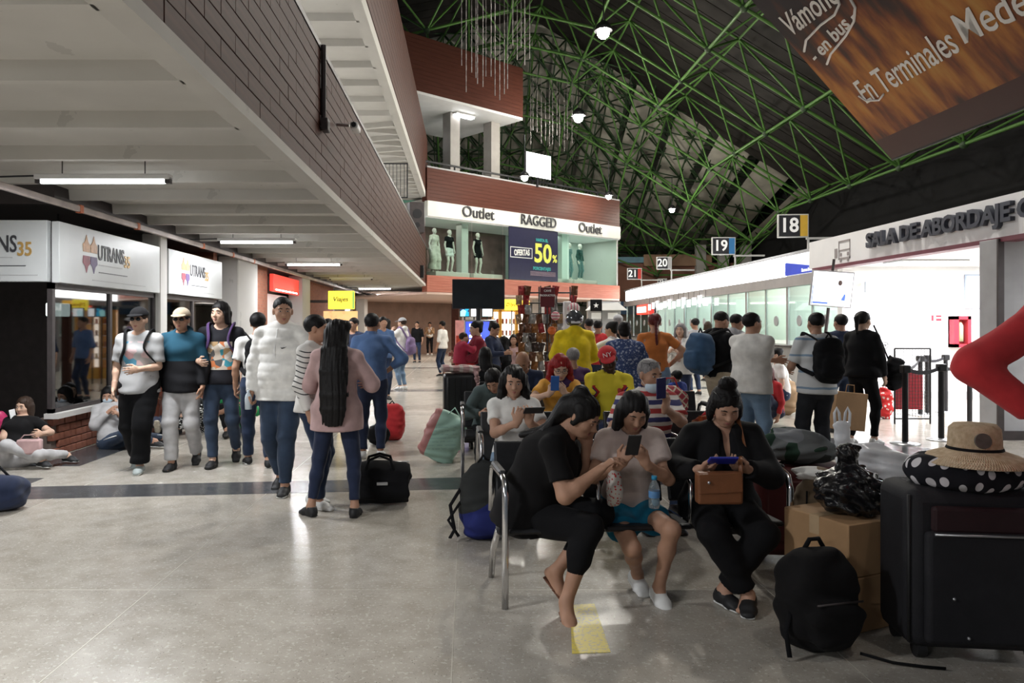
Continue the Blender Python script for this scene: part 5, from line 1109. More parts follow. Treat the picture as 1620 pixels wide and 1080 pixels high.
# ------------------------------------------------------------------ wardrobe
F_blk = fab('black', (.007, .007, .008)); F_blk2 = fab('black_cotton', (.008, .0075, .008)); F_navy = fab('navy', (.02, .028, .06)); F_denim = fab('denim', (.034, .052, .088), noise_=(5, .4)); F_denimd = fab('denim_dark', (.02, .032, .066), noise_=(5, .35)); F_deniml = fab('denim_light', (.16, .24, .34), noise_=(5, .35)); F_grey = fab('grey', (.36, .36, .37)); F_lgrey = fab('light_grey', (.46, .45, .45)); F_white = fab('white', (.74, .73, .70)); F_cream = fab('cream', (.60, .55, .48)); F_khaki = fab('khaki', (.38, .31, .22)); F_pink = fab('pink', (.50, .33, .32)); F_yellow = fab('yellow', (.80, .60, .02)); F_orange = fab('orange', (.50, .16, .04)); F_red = fab('red', (.50, .035, .04)); F_maroon = fab('maroon', (.22, .02, .035)); F_teal = fab('teal', (.02, .16, .23)); F_blue = fab('blue', (.08, .14, .28)); F_lblue = fab('light_blue', (.22, .32, .46)); F_purple = fab('purple', (.06, .03, .10)); F_tan = fab('tan', (.36, .22, .12)); F_green = fab('green', (.03, .28, .09))
S_blk = mat('shoe_black', (.014, .014, .015), .6, noise_=(20, .2), bump=(90, .1)); S_white = mat('shoe_white', (.72, .72, .70), .55, noise_=(20, .06), bump=(90, .1)); S_grey = mat('shoe_grey', (.32, .36, .35), .6, noise_=(20, .25)); S_brown = mat('shoe_brown', (.16, .07, .04), .6, noise_=(20, .2)); S_sole = mat('sole_cream', (.62, .55, .42), .6, noise_=(30, .2))
def graphic(name, base, x0, x1, z0, z1, cols, sc=22, front=True):
    n = NT(name); v = n.voro(sc)['Color']; sp = n.t.nodes.new('ShaderNodeSeparateColor'); n.t.links.new(v, sp.inputs[0]); c = n.ramp(sp.outputs[0], [(i/len(cols), c_) for i, c_ in enumerate(cols)], True)
    w = n.math('ADD', n.x, n.math('MULTIPLY', n.math('SUBTRACT', n.noise(14)[0], .5), .03)); f = n.mul(n.between(w, x0, x1), n.between(n.z, z0, z1), n.math('GREATER_THAN', n.y, 0)); return n.out(n.mix(f, base, c))
def jersey():
    n = NT('jersey_yellow'); y_ = (.74, .62, .05); zz = n.math('ABSOLUTE', n.math('SUBTRACT', n.math('FRACT', n.math('MULTIPLY', n.z, 9)), .5)); edge = n.math('ADD', .10, n.math('MULTIPLY', zz, .10)); ax = n.math('ABSOLUTE', n.x)
    f = n.mul(n.between(n.math('SUBTRACT', ax, edge), 0, .035), n.between(n.z, .55, .90), n.math('GREATER_THAN', n.y, .02)); c = n.mix(f, y_, (.42, .03, .03)); f2 = n.mul(n.between(n.math('SUBTRACT', ax, edge), .035, .05), n.between(n.z, .55, .88), n.math('GREATER_THAN', n.y, .02)); return n.out(n.mix(f2, c, (.02, .03, .12)))
def floral():
    n = NT('floral_blue'); v = n.voro(26)['Distance']; v2 = n.voro(60)['Distance']; c = n.mix(n.math('LESS_THAN', v, .33), (.045, .07, .17), (.30, .34, .46)); return n.out(n.mix(n.math('LESS_THAN', v2, .2), c, (.5, .52, .58)))
def blackwhite():
    n = NT('pattern_black_white'); v = n.voro(38)['Distance']; return n.out(n.mix(n.math('LESS_THAN', v, .42), (.015, .015, .015), (.68, .68, .66)))
def colorblock():
    n = NT('jacket_teal_black'); return n.out(n.mix(n.math('GREATER_THAN', n.z, 1.13), (.012, .012, .014), (.018, .07, .11)))
def squiggle():
    n = NT('sweater_squiggle'); w = n.math('ADD', n.z, n.math('MULTIPLY', n.math('SINE', n.math('MULTIPLY', n.y, 30)), .012)); f = n.mul(n.math('LESS_THAN', n.math('FRACT', n.math('MULTIPLY', w, 24)), .22), n.math('LESS_THAN', n.math('ABSOLUTE', n.math('SUBTRACT', n.x, .215)), .07), n.between(n.z, .92, 1.30)); return n.out(n.mix(f, (.66, .64, .61), (.03, .03, .035)))
G_tee = graphic('tee_print_grey', (.40, .40, .40), -.13, .13, 1.10, 1.34, [(.40, .40, .40), (.12, .35, .5), (.6, .45, .45), (.40, .40, .40), (.5, .3, .3), (.55, .55, .6)], 13)
G_tee2 = graphic('tee_print_poster', (.014, .014, .018), -.135, .135, 1.03, 1.33, [(.55, .48, .40), (.6, .2, .08), (.06, .3, .38), (.7, .66, .6), (.45, .3, .16), (.1, .1, .1)], 17)
ST_blue = stripes('tee_pale_stripes', (.66, .67, .67), (.24, .34, .45), .17, .13); ST_red = stripes('shirt_red_navy_stripes', (.68, .64, .60), (.05, .05, .14), .13, .28, base2=(.42, .06, .06))
def sitfeet(y=.42, w=.1): return [(-w, y, 0), (w, y, 0)]
# ------------------------------------------------------------------ walking group on the left
def Lp(px, Y): return (P(px, Y), Y)
J = person('man in grey graphic tee, black cap and sunglasses walking beside the shop windows', Lp(221, 7.65), 182, H=1.66, skin='light', hair=('short', 'brown'), cap=('cap', F_blk), glasses='sun', top=dict(m=G_tee, sleeve=.85, loose=.03, hem=-.13, so=.022), bottom=dict(m=F_blk, loose=.035, flare=.02), shoe=(S_grey, S_white), feet=[(-.05, .12, 0), (.10, -.22, .04)], footpitch=(0, 25), hands=[(-.07, .22, 1.06), None], curl=(.5, .4), pn=((0, -1, 0), None))
backpack('black backpack on the man in the grey graphic tee', J, F_blk)
J = person('young man in teal and black jacket with a tan cap, walking second from left', Lp(288, 7.85), 184, H=1.66, skin='tan', hair=('short', 'black'), cap=('cap', F_khaki), glasses='sun', top=dict(m=colorblock(), sleeve=1.95, loose=.03, hem=-.14, neck='hood', name='jacket'), bottom=dict(m=F_lgrey, loose=.022, flare=.01), shoe=(S_blk, S_blk, 'boot'), feet=[(-.10, -.18, .05), (.06, .14, 0)], footpitch=(28, 0))
J = person('young man with long dark hair and poster print tee, walking third from left', Lp(350, 8.0), 186, H=1.74, g=.95, skin='light', hair=('long', 'black'), head=(-20, 0, 0), top=dict(m=G_tee2, sleeve=.75, loose=.024, hem=-.10), bottom=dict(m=F_denim, loose=.016), shoe=(S_blk, S_blk, 'boot'), feet=[(-.12, -.2, .06), (.05, .15, 0)], footpitch=(30, 0), hands=[None, (.17, .22, 1.12)], pn=(None, (0, -1, .2)))
backpack('purple strapped backpack on the young man in the poster print tee', J, F_purple)
J = person('man in white shirt and jeans mostly hidden behind the white puffer jacket', Lp(408, 7.9), 20, H=1.62, hair=('short', 'black'), head=(-20, 0, 0), top=dict(m=F_white, sleeve=.7, hem=-.05), bottom=dict(m=F_denimd, loose=.018), shoe=(S_blk, S_white), feet=[(-.09, .16, 0), (.1, -.12, 0)])
backpack('black backpack hanging left of the white puffer jacket', J, F_blk, w=.30, h=.46, off=.02)
J = person('man in white puffer jacket and blue jeans walking towards the camera', Lp(447, 6.72), 172, H=1.74, g=1.13, belly=.02, skin='tan', hair=('crop', 'black'), head=(28, 5, 0), top=dict(m=fab('puffer_white', (.76, .75, .72), .6), sleeve=1.95, loose=.038, hem=-.14, neck='collar', quilt=.078, name='puffer_jacket', zip=M_white, so=.032), bottom=dict(m=F_denim, loose=.018), shoe=(S_blk, S_white), feet=[(-.08, .14, 0), (.08, -.16, .03)], res=.0115, footpitch=(0, 20), hands=[None, (.27, .12, .78)], curl=(.6, 1.1))
q_ = J['chest']+J['fw']*(.112*J['s']*J['G']+.05)-J['sx']*.075; MB().tube([q_+J['sx']*.02+J['d3']*.006, q_+J['sx']*.012-J['d3']*.006, q_-J['sx']*.035+J['d3']*.008], [.004, .006, .001], 6, flat=.5).build('chest_emblem', M_ink, J['T'])
tag(MB().lathe([(0, 0), (.03, 0), (.031, .10), (.024, .13), (.012, .15), (.012, .17), (0, .17)], 14).build('water_bottle', mat('bottle_clear', (.62, .70, .76), .15, noise_=(9, .05)), None, J['wr'][1]+Vector((-.01, -.05, -.14))), 'small water bottle in the hand of the man in white puffer jacket', 'bottle')
J = person('teenage boy in white sweater with black squiggle sleeve, facing the pink jacket', Lp(497, 6.15), -105, H=1.57, g=.98, skin='tan', hair=('short', 'black'), head=(12, 4, 0), top=dict(m=squiggle(), sleeve=1.95, loose=.03, hem=-.10), bottom=dict(m=F_denimd, loose=.016), shoe=(S_white, S_white), feet=[(-.08, -.05, 0), (.09, .08, 0)])
J = person('woman with very long black hair in a pink jacket, seen from behind', Lp(533, 5.85), 0, H=1.53, g=1.0, sex='f', skin='tan', hair=('verylong', 'black'), head=(0, 5, 0), top=dict(m=fab('pink_jacket', (.46, .31, .30), .7), sleeve=1.95, loose=.035, hem=-.20, neck='collar', name='jacket'), bottom=dict(m=F_navy, loose=.006, len=1.85, wr=.002), shoe=(S_blk, S_blk), wf=[(P(493, 5.85), 5.83, 0), (P(561, 5.8), 5.80, 0)], toes=(45, -5), hands=[(-.16, .28, .98), (.20, .26, 1.02)])
J = person('man in denim blue shirt with a hand on his hip behind the pink jacket', Lp(588, 8.4), 5, H=1.62, skin='brown', hair=('short', 'black'), head=(-15, 0, 0), top=dict(m=F_blue, sleeve=1.7, loose=.025, hem=-.06, neck='collar'), bottom=dict(m=F_navy, loose=.015), shoe=(S_white, S_white), hands=[None, (.17, .02, .98)], elbows=[None, (1, -.1, 0)])
J = person('woman in light blue top standing behind the boy in the white sweater', Lp(519, 10.5), 160, H=1.58, sex='f', hair=('bob', 'black'), top=dict(m=F_lblue, sleeve=1.9, hem=-.1), bottom=dict(m=F_denim), shoe=(S_blk, S_white))
J = person('person in navy sweater and beige trousers far along the left hall', Lp(612, 18.9), 75, H=1.66, sex='f', hair=('bob', 'black'), top=dict(m=F_navy, sleeve=1.95, hem=-.06), bottom=dict(m=F_khaki, loose=.03), shoe=(S_blk, S_blk))
J = person('person in white hoodie, grey cap and light jeans with a purple bag', Lp(637, 17.4), 62, H=1.66, skin='light', hair=('short', 'brown'), cap=('cap', F_grey), top=dict(m=F_white, sleeve=1.95, hem=-.1, neck='hood', loose=.03), bottom=dict(m=F_deniml), shoe=(S_white, S_white), hands=[(-.05, .26, 1.4), None])
backpack('purple backpack of the person in white hoodie far along the hall', J, fab('bag_lilac', (.20, .14, .26)), drop=.15)
J = person('man in tan jacket using a phone before the far brick wall', Lp(680, 38), 175, H=1.66, hair=('short', 'black'), top=dict(m=F_tan, sleeve=1.95, hem=-.06, neck='open', inner=F_white), bottom=dict(m=F_blk), shoe=(S_white, S_white), hands=[(-.08, .25, 1.3), (.08, .25, 1.3)])
# ------------------------------------------------------------------ sitting on the floor at the left
J = person('woman in black tee and pale leggings sitting on the floor by the black doorway', (-4.86, 8.02), 186, H=1.48, sex='f', skin='light', hair=('long_front', 'brown'), pelvis=(0, .12, .12), lean=-30, feet=[(-.50, .02, .02), (-.36, .30, .02)], knees=[(-.1, 1, .25), (.3, .6, .6)], toes=(70, 60), head=(-12, 4, 0), top=dict(m=F_blk2, sleeve=.6, hem=-.05), bottom=dict(m=F_lgrey, loose=.012), shoe=(S_blk, S_white), wh=[(-4.50, 7.80, .36), Wp(20, 668, 8.02)], elbows=[None, (.9, .2, -.6)], pn=(None, (-1, 0, 0)), curl=(.4, .8))
phone('white phone held to the ear of the floor-sitting woman in black', J['wr'][1]+Vector((-.01, .02, .075)), (.1, .15, PI+1.1), M_white, (.065, .01, .13))
J = person('person in grey hoodie and striped jeans slumped against the brick shop base', (-4.42, 9.15), 215, H=1.50, sex='f', skin='tan', hair=('long', 'black'), pelvis=(0, .1, .12), lean=-26, feet=[(-.55, .22, .02), (-.42, .45, .02)], knees=[(-.2, 1, .35), (.2, .8, .5)], toes=(50, 50), head=(-20, 15, 0), top=dict(m=F_lgrey, sleeve=1.95, hem=-.06, neck='hood', loose=.03), bottom=dict(m=F_denim, side_stripe=F_white), shoe=(S_blk, S_white), hands=[(-.05, .26, .42), (.06, .2, .45)], mask=-.045)
J = person('person in brown with pale shoe soles towards the camera, sitting at brick base', (P(268, 10.9), 10.95), 185, H=1.62, skin='tan', hair=('short', 'black'), pelvis=(0, 0, .13), lean=-12, feet=[(-.07, .78, .03), (.08, .80, .03)], footpitch=(-62, -62), knees=[(-.1, .5, 1), (.1, .5, 1)], top=dict(m=fab('brown', (.16, .05, .03)), sleeve=1.95, hem=-.06), bottom=dict(m=F_navy), shoe=(F_cream, S_sole))
J = person('person in black and white patterned trousers bent forward on the floor', (P(322, 10.4), 10.5), 130, H=1.56, sex='f', skin='light', hair=('long', 'black'), pelvis=(0, 0, .13), lean=40, feet=[(-.15, .45, .02), (.15, .45, .02)], knees=[(-.6, .5, .8), (.6, .5, .8)], top=dict(m=F_blk, sleeve=.5, hem=-.05), bottom=dict(m=blackwhite(), loose=.03), shoe=(S_blk, S_blk), hands=[(-.1, .45, .3), (.15, .4, .3)])
J = person('person in black with green sleeves sitting on the floor beyond the walkers', (P(374, 10.4), 10.4), 195, H=1.58, skin='tan', hair=('short', 'black'), pelvis=(0, 0, .13), lean=20, feet=[(-.2, .5, .02), (.1, .5, .02)], knees=[(-.3, .5, .9), (.3, .5, .9)], top=dict(m=F_green, sleeve=1.2, hem=-.05), bottom=dict(m=F_blk), shoe=(S_blk, S_blk), hands=[(-.15, .4, .4), (.15, .4, .35)])
# ------------------------------------------------------------------ foreground bench
J1 = person('heavy-set woman in black tee and leggings leaning towards the girl on bench', (.345, 4.18), -116, H=1.60, g=1.34, sex='f', skin='tan', hair=('tied', 'black'), pelvis=(0, 0, .50), lean=30, belly=.02, twist=6, head=(-4, 34, 0), wf=[(.475, 3.98, .10), (.505, 3.80, 0)], toes=(-20, -58), footpitch=(35, 12), knees=[(0, 1, .15), (.05, 1, .25)], top=dict(m=F_blk2, sleeve=.72, loose=.02, hem=-.12, so=.012), bottom=dict(m=F_blk, len=1.72, loose=.006), shoe=(S_brown, S_brown, 'sandal'), wh=[Wp(928, 703, 4.12), Wp(950, 742, 3.86)], elbows=[None, (.5, -.6, -.8)], pn=((0, 0, -1), (0, 0, -1)), curl=(.5, .45), eyes_down=True)
J2 = person('girl in cream blouse and teal shorts looking down at her phone', (P(992, 4.3), 4.28), 178, H=1.50, g=.95, sex='f', skin='tan', hair=('long_front', 'black'), pelvis=(0, 0, .48), lean=12, head=(6, 30, -4), wf=[(P(1040, 4.05), 4.02, 0), (P(1008, 4.2), 4.20, .02)], toes=(10, 14), footpitch=(14, 16), knees=[(-.25, 1, .25), (.1, 1, .25)], top=dict(m=fab('blouse', (.56, .46, .42)), sleeve=.62, loose=.022, hem=-.06), bottom=dict(m=fab('shorts_teal', (.01, .14, .24)), len=.55, loose=.022, name='shorts'), shoe=(S_white, S_white), wh=[Wp(1022, 733, 3.94), Wp(982, 733, 3.94)], elbows=[(-.8, -.3, -.9), (.8, -.3, -.9)], hd=((.45, .1, .7), (-.45, .1, .7)), pn=((.6, -.8, .1), (-.6, -.8, .1)), curl=(.75, .75), eyes_down=True)
phone('black phone held in both hands by the girl in the cream blouse', Wp(1002, 704, 3.88), (-.6, 0, PI+.05), M_black, (.07, .01, .14))
J3 = person('woman in black blazer with a hair bun looking down at a blue phone', (P(1138, 4.3), 4.30), 176, H=1.55, g=1.2, sex='f', skin='warm', hair=('topbun', 'black'), pelvis=(0, 0, .485), lean=10, head=(0, 30, 0), wf=[(P(1148, 3.95), 3.98, 0), (P(1184, 3.9), 3.90, 0)], toes=(25, -18), knees=[(-.28, 1, .2), (.28, 1, .2)], top=dict(m=fab('blazer', (.008, .008, .009), .8), sleeve=1.95, loose=.032, hem=-.10, neck='open', inner=fab('black_top', (.01, .01, .012)), name='blazer', so=.028), bottom=dict(m=F_blk, len=1.9, loose=.022), shoe=(S_blk, S_white), wh=[Wp(1182, 742, 3.94), Wp(1106, 742, 3.94)], elbows=[(-.9, -.3, -.7), (.9, -.3, -.7)], hd=((.8, .35, .2), (-.8, .35, .2)), pn=((.1, -.4, 1), (-.1, -.4, 1)), curl=(.7, .7), eyes_down=True, glasses='top')
phone('blue phone held in both hands by the woman in the black blazer', Wp(1143, 728, 3.86), (-1.0, 0, PI), mat('phone_blue', (.02, .03, .35), .4, noise_=(9, .1)), (.15, .012, .075))
# ------------------------------------------------------------------ second bench
J4 = person('woman in white tee with dark wavy hair using a phone on the second bench', (P(812, 5.7), 5.72), 180, H=1.58, sex='f', skin='warm', hair=('wavy', 'black'), pelvis=(0, 0, .49), lean=6, head=(0, 14, 0), feet=sitfeet(.35), top=dict(m=F_white, sleeve=.6, loose=.018, hem=-.06), bottom=dict(m=F_deniml), shoe=(S_white, S_white), wh=[Wp(838, 668, 5.38), Wp(818, 668, 5.36)], elbows=[(-.8, -.3, -.9), (.8, -.3, -.9)], pn=((.3, -1, .3), (-.2, -1, .2)), hd=((.3, .3, .8), (-.3, .2, .9)), curl=(.6, .8))
phone('dark phone held flat by the woman in the white tee', Wp(845, 649, 5.32), (-.9, 0, PI+.2), M_black, (.15, .01, .075))
J5 = person('grey-haired man in red and navy striped shirt raising a phone on second bench', (P(1022, 5.75), 5.75), 184, H=1.66, g=1.12, skin='tan', hair=('crop', 'grey'), glasses='top', mask=-.085, pelvis=(0, 0, .50), lean=4, head=(22, 8, 0), feet=sitfeet(.35), top=dict(m=ST_red, sleeve=.8, loose=.024, hem=-.06, neck='collar'), bottom=dict(m=F_denimd), shoe=(S_blk, S_blk), wh=[Wp(1052, 645, 5.36), Wp(1008, 655, 5.42)], elbows=[(-1, -.2, -1), (.8, -.3, -.9)], pn=((.5, -.8, 0), (0, -1, .2)), hd=((-.1, .1, 1), (-.6, -.1, .8)), curl=(.7, .8))
phone('dark blue phone raised by the man in the striped shirt', Wp(1046, 614, 5.30), (-.15, .1, PI+.35), mat('phone_indigo', (.02, .02, .10), .4, noise_=(9, .1)), (.078, .012, .155))
# ------------------------------------------------------------------ third bench
J6 = person('woman with bright red hair and glasses in an orange tee holding a phone', (P(884, 7.5), 7.5), 180, H=1.60, sex='f', g=1.08, skin='light', hair=('wavy', 'red'), glasses='clear', pelvis=(0, 0, .50), lean=10, head=(0, 24, 0), feet=sitfeet(.4), top=dict(m=fab('tee_amber', (.60, .30, .05)), sleeve=.6, loose=.02, hem=-.05), bottom=dict(m=F_blk), shoe=(S_blk, S_blk), wh=[Wp(893, 622, 7.12), Wp(870, 622, 7.12)], elbows=[(-1, -.2, -.6), (1, -.2, -.6)], pn=((.5, -1, 0), (-.5, -1, 0)), hd=((.5, .2, .7), (-.5, .2, .7)), curl=(.7, .7), headsc=1.12)
S_ = SDF(.02); S_.ell((0, .02, .93), (.15, .14, .10), k=.02); S_.disp(folds(.008, 30, 20)); sc_ = sdf_obj('scarf', S_, .014, F_purple, J6['T'])
phone('blue phone in the hands of the red-haired woman', Wp(878, 606, 7.06), (-.3, 0, PI), mat('phone_sky', (.03, .12, .4), .4, noise_=(9, .1)), (.08, .012, .15))
J7 = person('man in yellow football jersey and red cap dozing on the third bench', (P(958, 7.6), 7.6), 186, H=1.76, g=1.02, skin='dark', hair=('crop', 'black'), cap=('cap', F_red), pelvis=(0, .05, .50), lean=-6, side=-4, head=(-12, 18, 14), feet=sitfeet(.45, .16), top=dict(m=jersey(), sleeve=.75, loose=.022, hem=-.06), bottom=dict(m=F_navy), shoe=(S_white, S_white), hands=[(-.14, .42, .56), (.22, .38, .56)], eyes_down=True)
text('cap_emblem', 'NY', .062, M_white, J7['T'], (0, 0, 0), ext=.002).matrix_local = J7['Mh'] @ Matrix.Translation((0, .104, .086)) @ Euler((rad(68), 0, PI)).to_matrix().to_4x4()
q_ = J7['chest']+J7['fw']*.142-J7['sx']*.07; MB().sph(tuple(q_), (.026, .006, .03), 10).build('crest', mat('crest_red', (.5, .06, .05), .6, noise_=(20, .2)), J7['T'])
for e in (0, 1):
    for k in range(3): a_ = J7['SH'][e]*(.35+.2*k)+J7['neckb']*(.65-.2*k); MB().tube([a_+J7['d3']*.062+J7['fw']*.03, a_+J7['d3']*.066, a_+J7['d3']*.058-J7['fw']*.04], .006, 6).build('shoulder_stripe', F_blk, J7['T'])
J8 = person('person in grey-teal hoodie slumped forward over black leggings on the third bench', (P(775, 7.75), 7.75), 188, H=1.60, sex='f', skin='tan', hair=('long', 'black'), pelvis=(0, 0, .50), lean=40, head=(-25, 40, 10), wf=[(P(775, 7.6), 7.5, 0), (P(757, 8.0), 7.75, 0)], top=dict(m=fab('hoodie_teal', (.08, .11, .11)), sleeve=1.95, loose=.03, hem=-.06, neck='hood'), bottom=dict(m=F_blk, loose=.01), shoe=(S_blk, S_blk), hands=[(-.1, .35, .62), (.15, .35, .62)], eyes_down=True)
J9 = person('bald man in navy shirt with bowed head behind the red-haired woman', (P(828, 8.9), 8.9), 176, H=1.66, g=1.1, skin='brown', hair=('bald', 'black'), beard=None, pelvis=(0, 0, .50), lean=18, head=(-12, 38, 0), feet=sitfeet(.4), top=dict(m=F_navy, sleeve=.8, hem=-.05), bottom=dict(m=F_blk), shoe=(S_blk, S_blk), hands=[(-.08, .4, .6), (.1, .4, .6)], eyes_down=True)
person('grey-haired person seated beyond the red-haired woman', (P(908, 9.3), 9.3), 10, H=1.60, hair=('short', 'grey'), pelvis=(0, 0, .50), lean=4, feet=sitfeet(.4), top=dict(m=fab('plum', (.07, .03, .09)), sleeve=1.9, hem=-.05), bottom=dict(m=F_blk), shoe=(S_blk, S_blk))
person('person in a black coat seated with their back turned, beside the red sweater', (P(768, 10.0), 10.0), 5, H=1.58, sex='f', hair=('long', 'black'), pelvis=(0, 0, .50), lean=3, feet=sitfeet(.4), top=dict(m=F_blk, sleeve=1.95, hem=-.1, loose=.03), bottom=dict(m=F_blk), shoe=(S_blk, S_blk))
# ------------------------------------------------------------------ standing in the middle
J = person('woman in dark red sweater with a hairband carrying a child', Lp(755, 10.8), 105, H=1.55, sex='f', g=1.08, skin='light', hair=('bun', 'black'), head=(5, 5, 0), top=dict(m=F_maroon, sleeve=1.95, hem=-.1, loose=.025, neck='collar'), bottom=dict(m=F_blk), shoe=(S_blk, S_blk), hands=[(-.10, .32, 1.0), (.10, .34, 1.08)])
person('small child in a red jacket carried by the woman in the dark red sweater', (P(728, 10.7), 10.68), -75, H=.86, g=1.25, skin='light', hair=('short', 'brown'), headsc=1.35, pelvis=(0, 0, 1.0), lean=10, feet=[(-.1, .14, .66), (.1, .14, .66)], top=dict(m=fab('red_kid', (.38, .03, .06)), sleeve=1.9, hem=-.1, loose=.03), bottom=dict(m=F_red), shoe=(S_white, S_white), hands=[(-.1, .22, 1.2), (.1, .22, 1.2)], res=.016)
person('woman in navy jacket with hair bun looking down, beside the blue screen', Lp(779, 12.3), -120, H=1.55, sex='f', hair=('bun', 'black'), head=(0, 25, 0), top=dict(m=F_navy, sleeve=1.95, hem=-.08), bottom=dict(m=F_blk), shoe=(S_blk, S_blk), hands=[(-.08, .28, 1.05), (.08, .28, 1.05)])
person('long-haired woman in black sitting left of the snack rack', (P(797, 12.6), 12.6), 60, H=1.55, sex='f', hair=('long', 'black'), pelvis=(0, 0, .62), feet=sitfeet(.35), top=dict(m=F_blk, sleeve=.6, hem=-.05), bottom=dict(m=F_denimd), shoe=(S_blk, S_blk))
person('dark-haired person in pink seated before the glowing fridges', (P(813, 15.5), 15.5), 170, H=1.6, sex='f', hair=('bob', 'black'), pelvis=(0, 0, .60), feet=sitfeet(.35), top=dict(m=F_pink, sleeve=.6, hem=-.05), bottom=dict(m=F_denimd), shoe=(S_blk, S_blk))
J = person('person in bright yellow hoodie and dark motorcycle helmet, seen from behind', Lp(909, 9.9), 0, H=1.66, g=1.12, skin='tan', hair=('short', 'black'), cap=('helmet', mat('helmet_shell', (.05, .055, .06), .12, noise_=(3, .1), coat=.6)), top=dict(m=F_yellow, sleeve=1.9, loose=.045, hem=-.10, neck='hood', name='hoodie', so=.035), bottom=dict(m=F_blk), shoe=(S_blk, S_blk), hands=[(-.18, .26, 1.02), (.20, .26, 1.0)])
person('woman in white tee reaching towards the yellow hoodie', Lp(970, 10.6), 55, H=1.54, sex='f', g=1.12, skin='tan', hair=('bun', 'black'), head=(0, 12, 0), top=dict(m=F_white, sleeve=.7, hem=-.1, loose=.025), bottom=dict(m=F_khaki), shoe=(S_blk, S_blk), hands=[(-.2, .45, 1.08), (.1, .4, 1.05)])
person('woman in blue floral blouse and pale trousers, seen from behind', Lp(988, 8.8), -8, H=1.53, g=1.22, sex='f', skin='tan', hair=('bun', 'black'), top=dict(m=floral(), sleeve=.95, hem=-.14, loose=.035), bottom=dict(m=F_lgrey), shoe=(S_blk, S_blk), hands=[(-.1, .3, 1.05), (.15, .3, 1.05)])
person('woman with dark red braid in orange tee and jeans, seen from behind', Lp(1036, 9.7), -4, H=1.64, g=1.15, sex='f', skin='tan', hair=('braid', 'darkred'), top=dict(m=F_orange, sleeve=.65, hem=-.03, loose=.012), bottom=dict(m=F_deniml, loose=.012), shoe=(S_white, S_white), hands=[(-.12, .26, 1.02), (.22, .04, 1.0)], elbows=[None, (1, -.3, 0)])
person('woman in white cardigan with short grey hair facing the camera', Lp(1077, 11.6), 150, H=1.52, sex='f', skin='light', hair=('bob', 'grey'), top=dict(m=F_white, sleeve=1.9, hem=-.12, neck='open', inner=F_pink, loose=.03), bottom=dict(m=F_navy), shoe=(S_blk, S_blk), hands=[(-.05, .3, 1.1), (.1, .3, 1.1)])
person('small child in blue standing by the patterned bags', Lp(1071, 9.0), 30, H=.93, g=1.15, headsc=1.3, hair=('short', 'black'), top=dict(m=fab('kid_blue', (.03, .06, .30)), sleeve=.7, hem=-.1, loose=.02), bottom=dict(m=F_navy), shoe=(S_blk, S_blk))
J = person('man in black jacket and khaki trousers with a blue backpack, facing right', Lp(1137, 8.9), -68, H=1.66, skin='tan', hair=('crop', 'black'), head=(0, 28, 0), top=dict(m=F_blk, sleeve=1.95, hem=-.06, neck='collar', loose=.025), bottom=dict(m=F_khaki, loose=.02), shoe=(S_blk, S_blk), hands=[(-.05, .32, 1.18), (.08, .30, 1.15)])
backpack('large blue backpack on the man in the black jacket', J, fab('pack_blue', (.035, .075, .14)), F_blk, w=.34, h=.50, d=.26)
person('man in grey hoodie standing behind the man in white tee', Lp(1163, 9.9), -55, H=1.64, skin='tan', hair=('crop', 'black'), head=(-10, 15, 0), top=dict(m=fab('hoodie_grey', (.44, .44, .45)), sleeve=1.95, hem=-.12, neck='hood', loose=.035), bottom=dict(m=F_lgrey), shoe=(S_white, S_white), hands=[(-.05, .28, 1.05), (.08, .28, 1.05)])
person('stout man in plain white tee and light jeans with folded arms', Lp(1188, 8.0), -50, H=1.62, g=1.22, belly=.05, skin='tan', hair=('short', 'black'), head=(-25, 0, 0), top=dict(m=fab('tee_white', (.64, .62, .58)), sleeve=.8, loose=.03, hem=-.14), bottom=dict(m=F_deniml, loose=.015), shoe=(S_white, S_white), hands=[(.12, .30, 1.12), (-.08, .32, 1.10)], elbows=[(-.8, -.2, -.9), (.8, -.2, -.9)])
J = person('man in pale striped tee and dark trousers, seen from behind', Lp(1292, 7.8), 3, H=1.62, g=1.05, skin='tan', hair=('crop', 'black'), top=dict(m=ST_blue, sleeve=.8, loose=.028, hem=-.13), bottom=dict(m=fab('charcoal', (.025, .026, .03)), loose=.018), shoe=(S_blk, S_blk), hands=[(-.16, .26, 1.02), (.18, .26, 1.02)])
backpack('black backpack on the man in the pale striped tee', J, F_blk, w=.30, h=.46, d=.18)
J33 = person('woman in black jacket and leggings facing right with a cardboard bag', Lp(1364, 9.35), -62, H=1.66, g=1.0, sex='f', skin='light', hair=('pony', 'black'), top=dict(m=F_blk, sleeve=1.95, loose=.04, hem=-.08, name='jacket', so=.03), bottom=dict(m=F_blk, loose=.008), shoe=(S_white, S_white), hands=[None, (.20, .16, .80)], feet=[(-.08, -.12, 0), (.08, .12, 0)])
person('man in dark clothes standing behind the woman in black jacket', Lp(1331, 10.4), 10, H=1.64, skin='tan', hair=('short', 'black'), top=dict(m=F_navy, sleeve=1.9, hem=-.1, loose=.03), bottom=dict(m=F_denimd), shoe=(S_blk, S_blk))
person('woman in white tee with hair bun sitting low before the ticket counter', (P(1238, 12.2), 12.2), 80, H=1.60, sex='f', skin='light', hair=('bun', 'black'), pelvis=(0, 0, .42), lean=10, feet=sitfeet(.35), top=dict(m=F_white, sleeve=.7, hem=-.06), bottom=dict(m=F_denimd), shoe=(S_blk, S_blk))
person('person in red sitting low behind the striped bale', (P(1224, 11.2), 11.2), 120, H=1.5, sex='f', skin='tan', hair=('long', 'darkred'), pelvis=(0, 0, .24), lean=15, feet=sitfeet(.4), top=dict(m=F_red, sleeve=1.9, hem=-.06), bottom=dict(m=F_navy), shoe=(S_blk, S_blk))
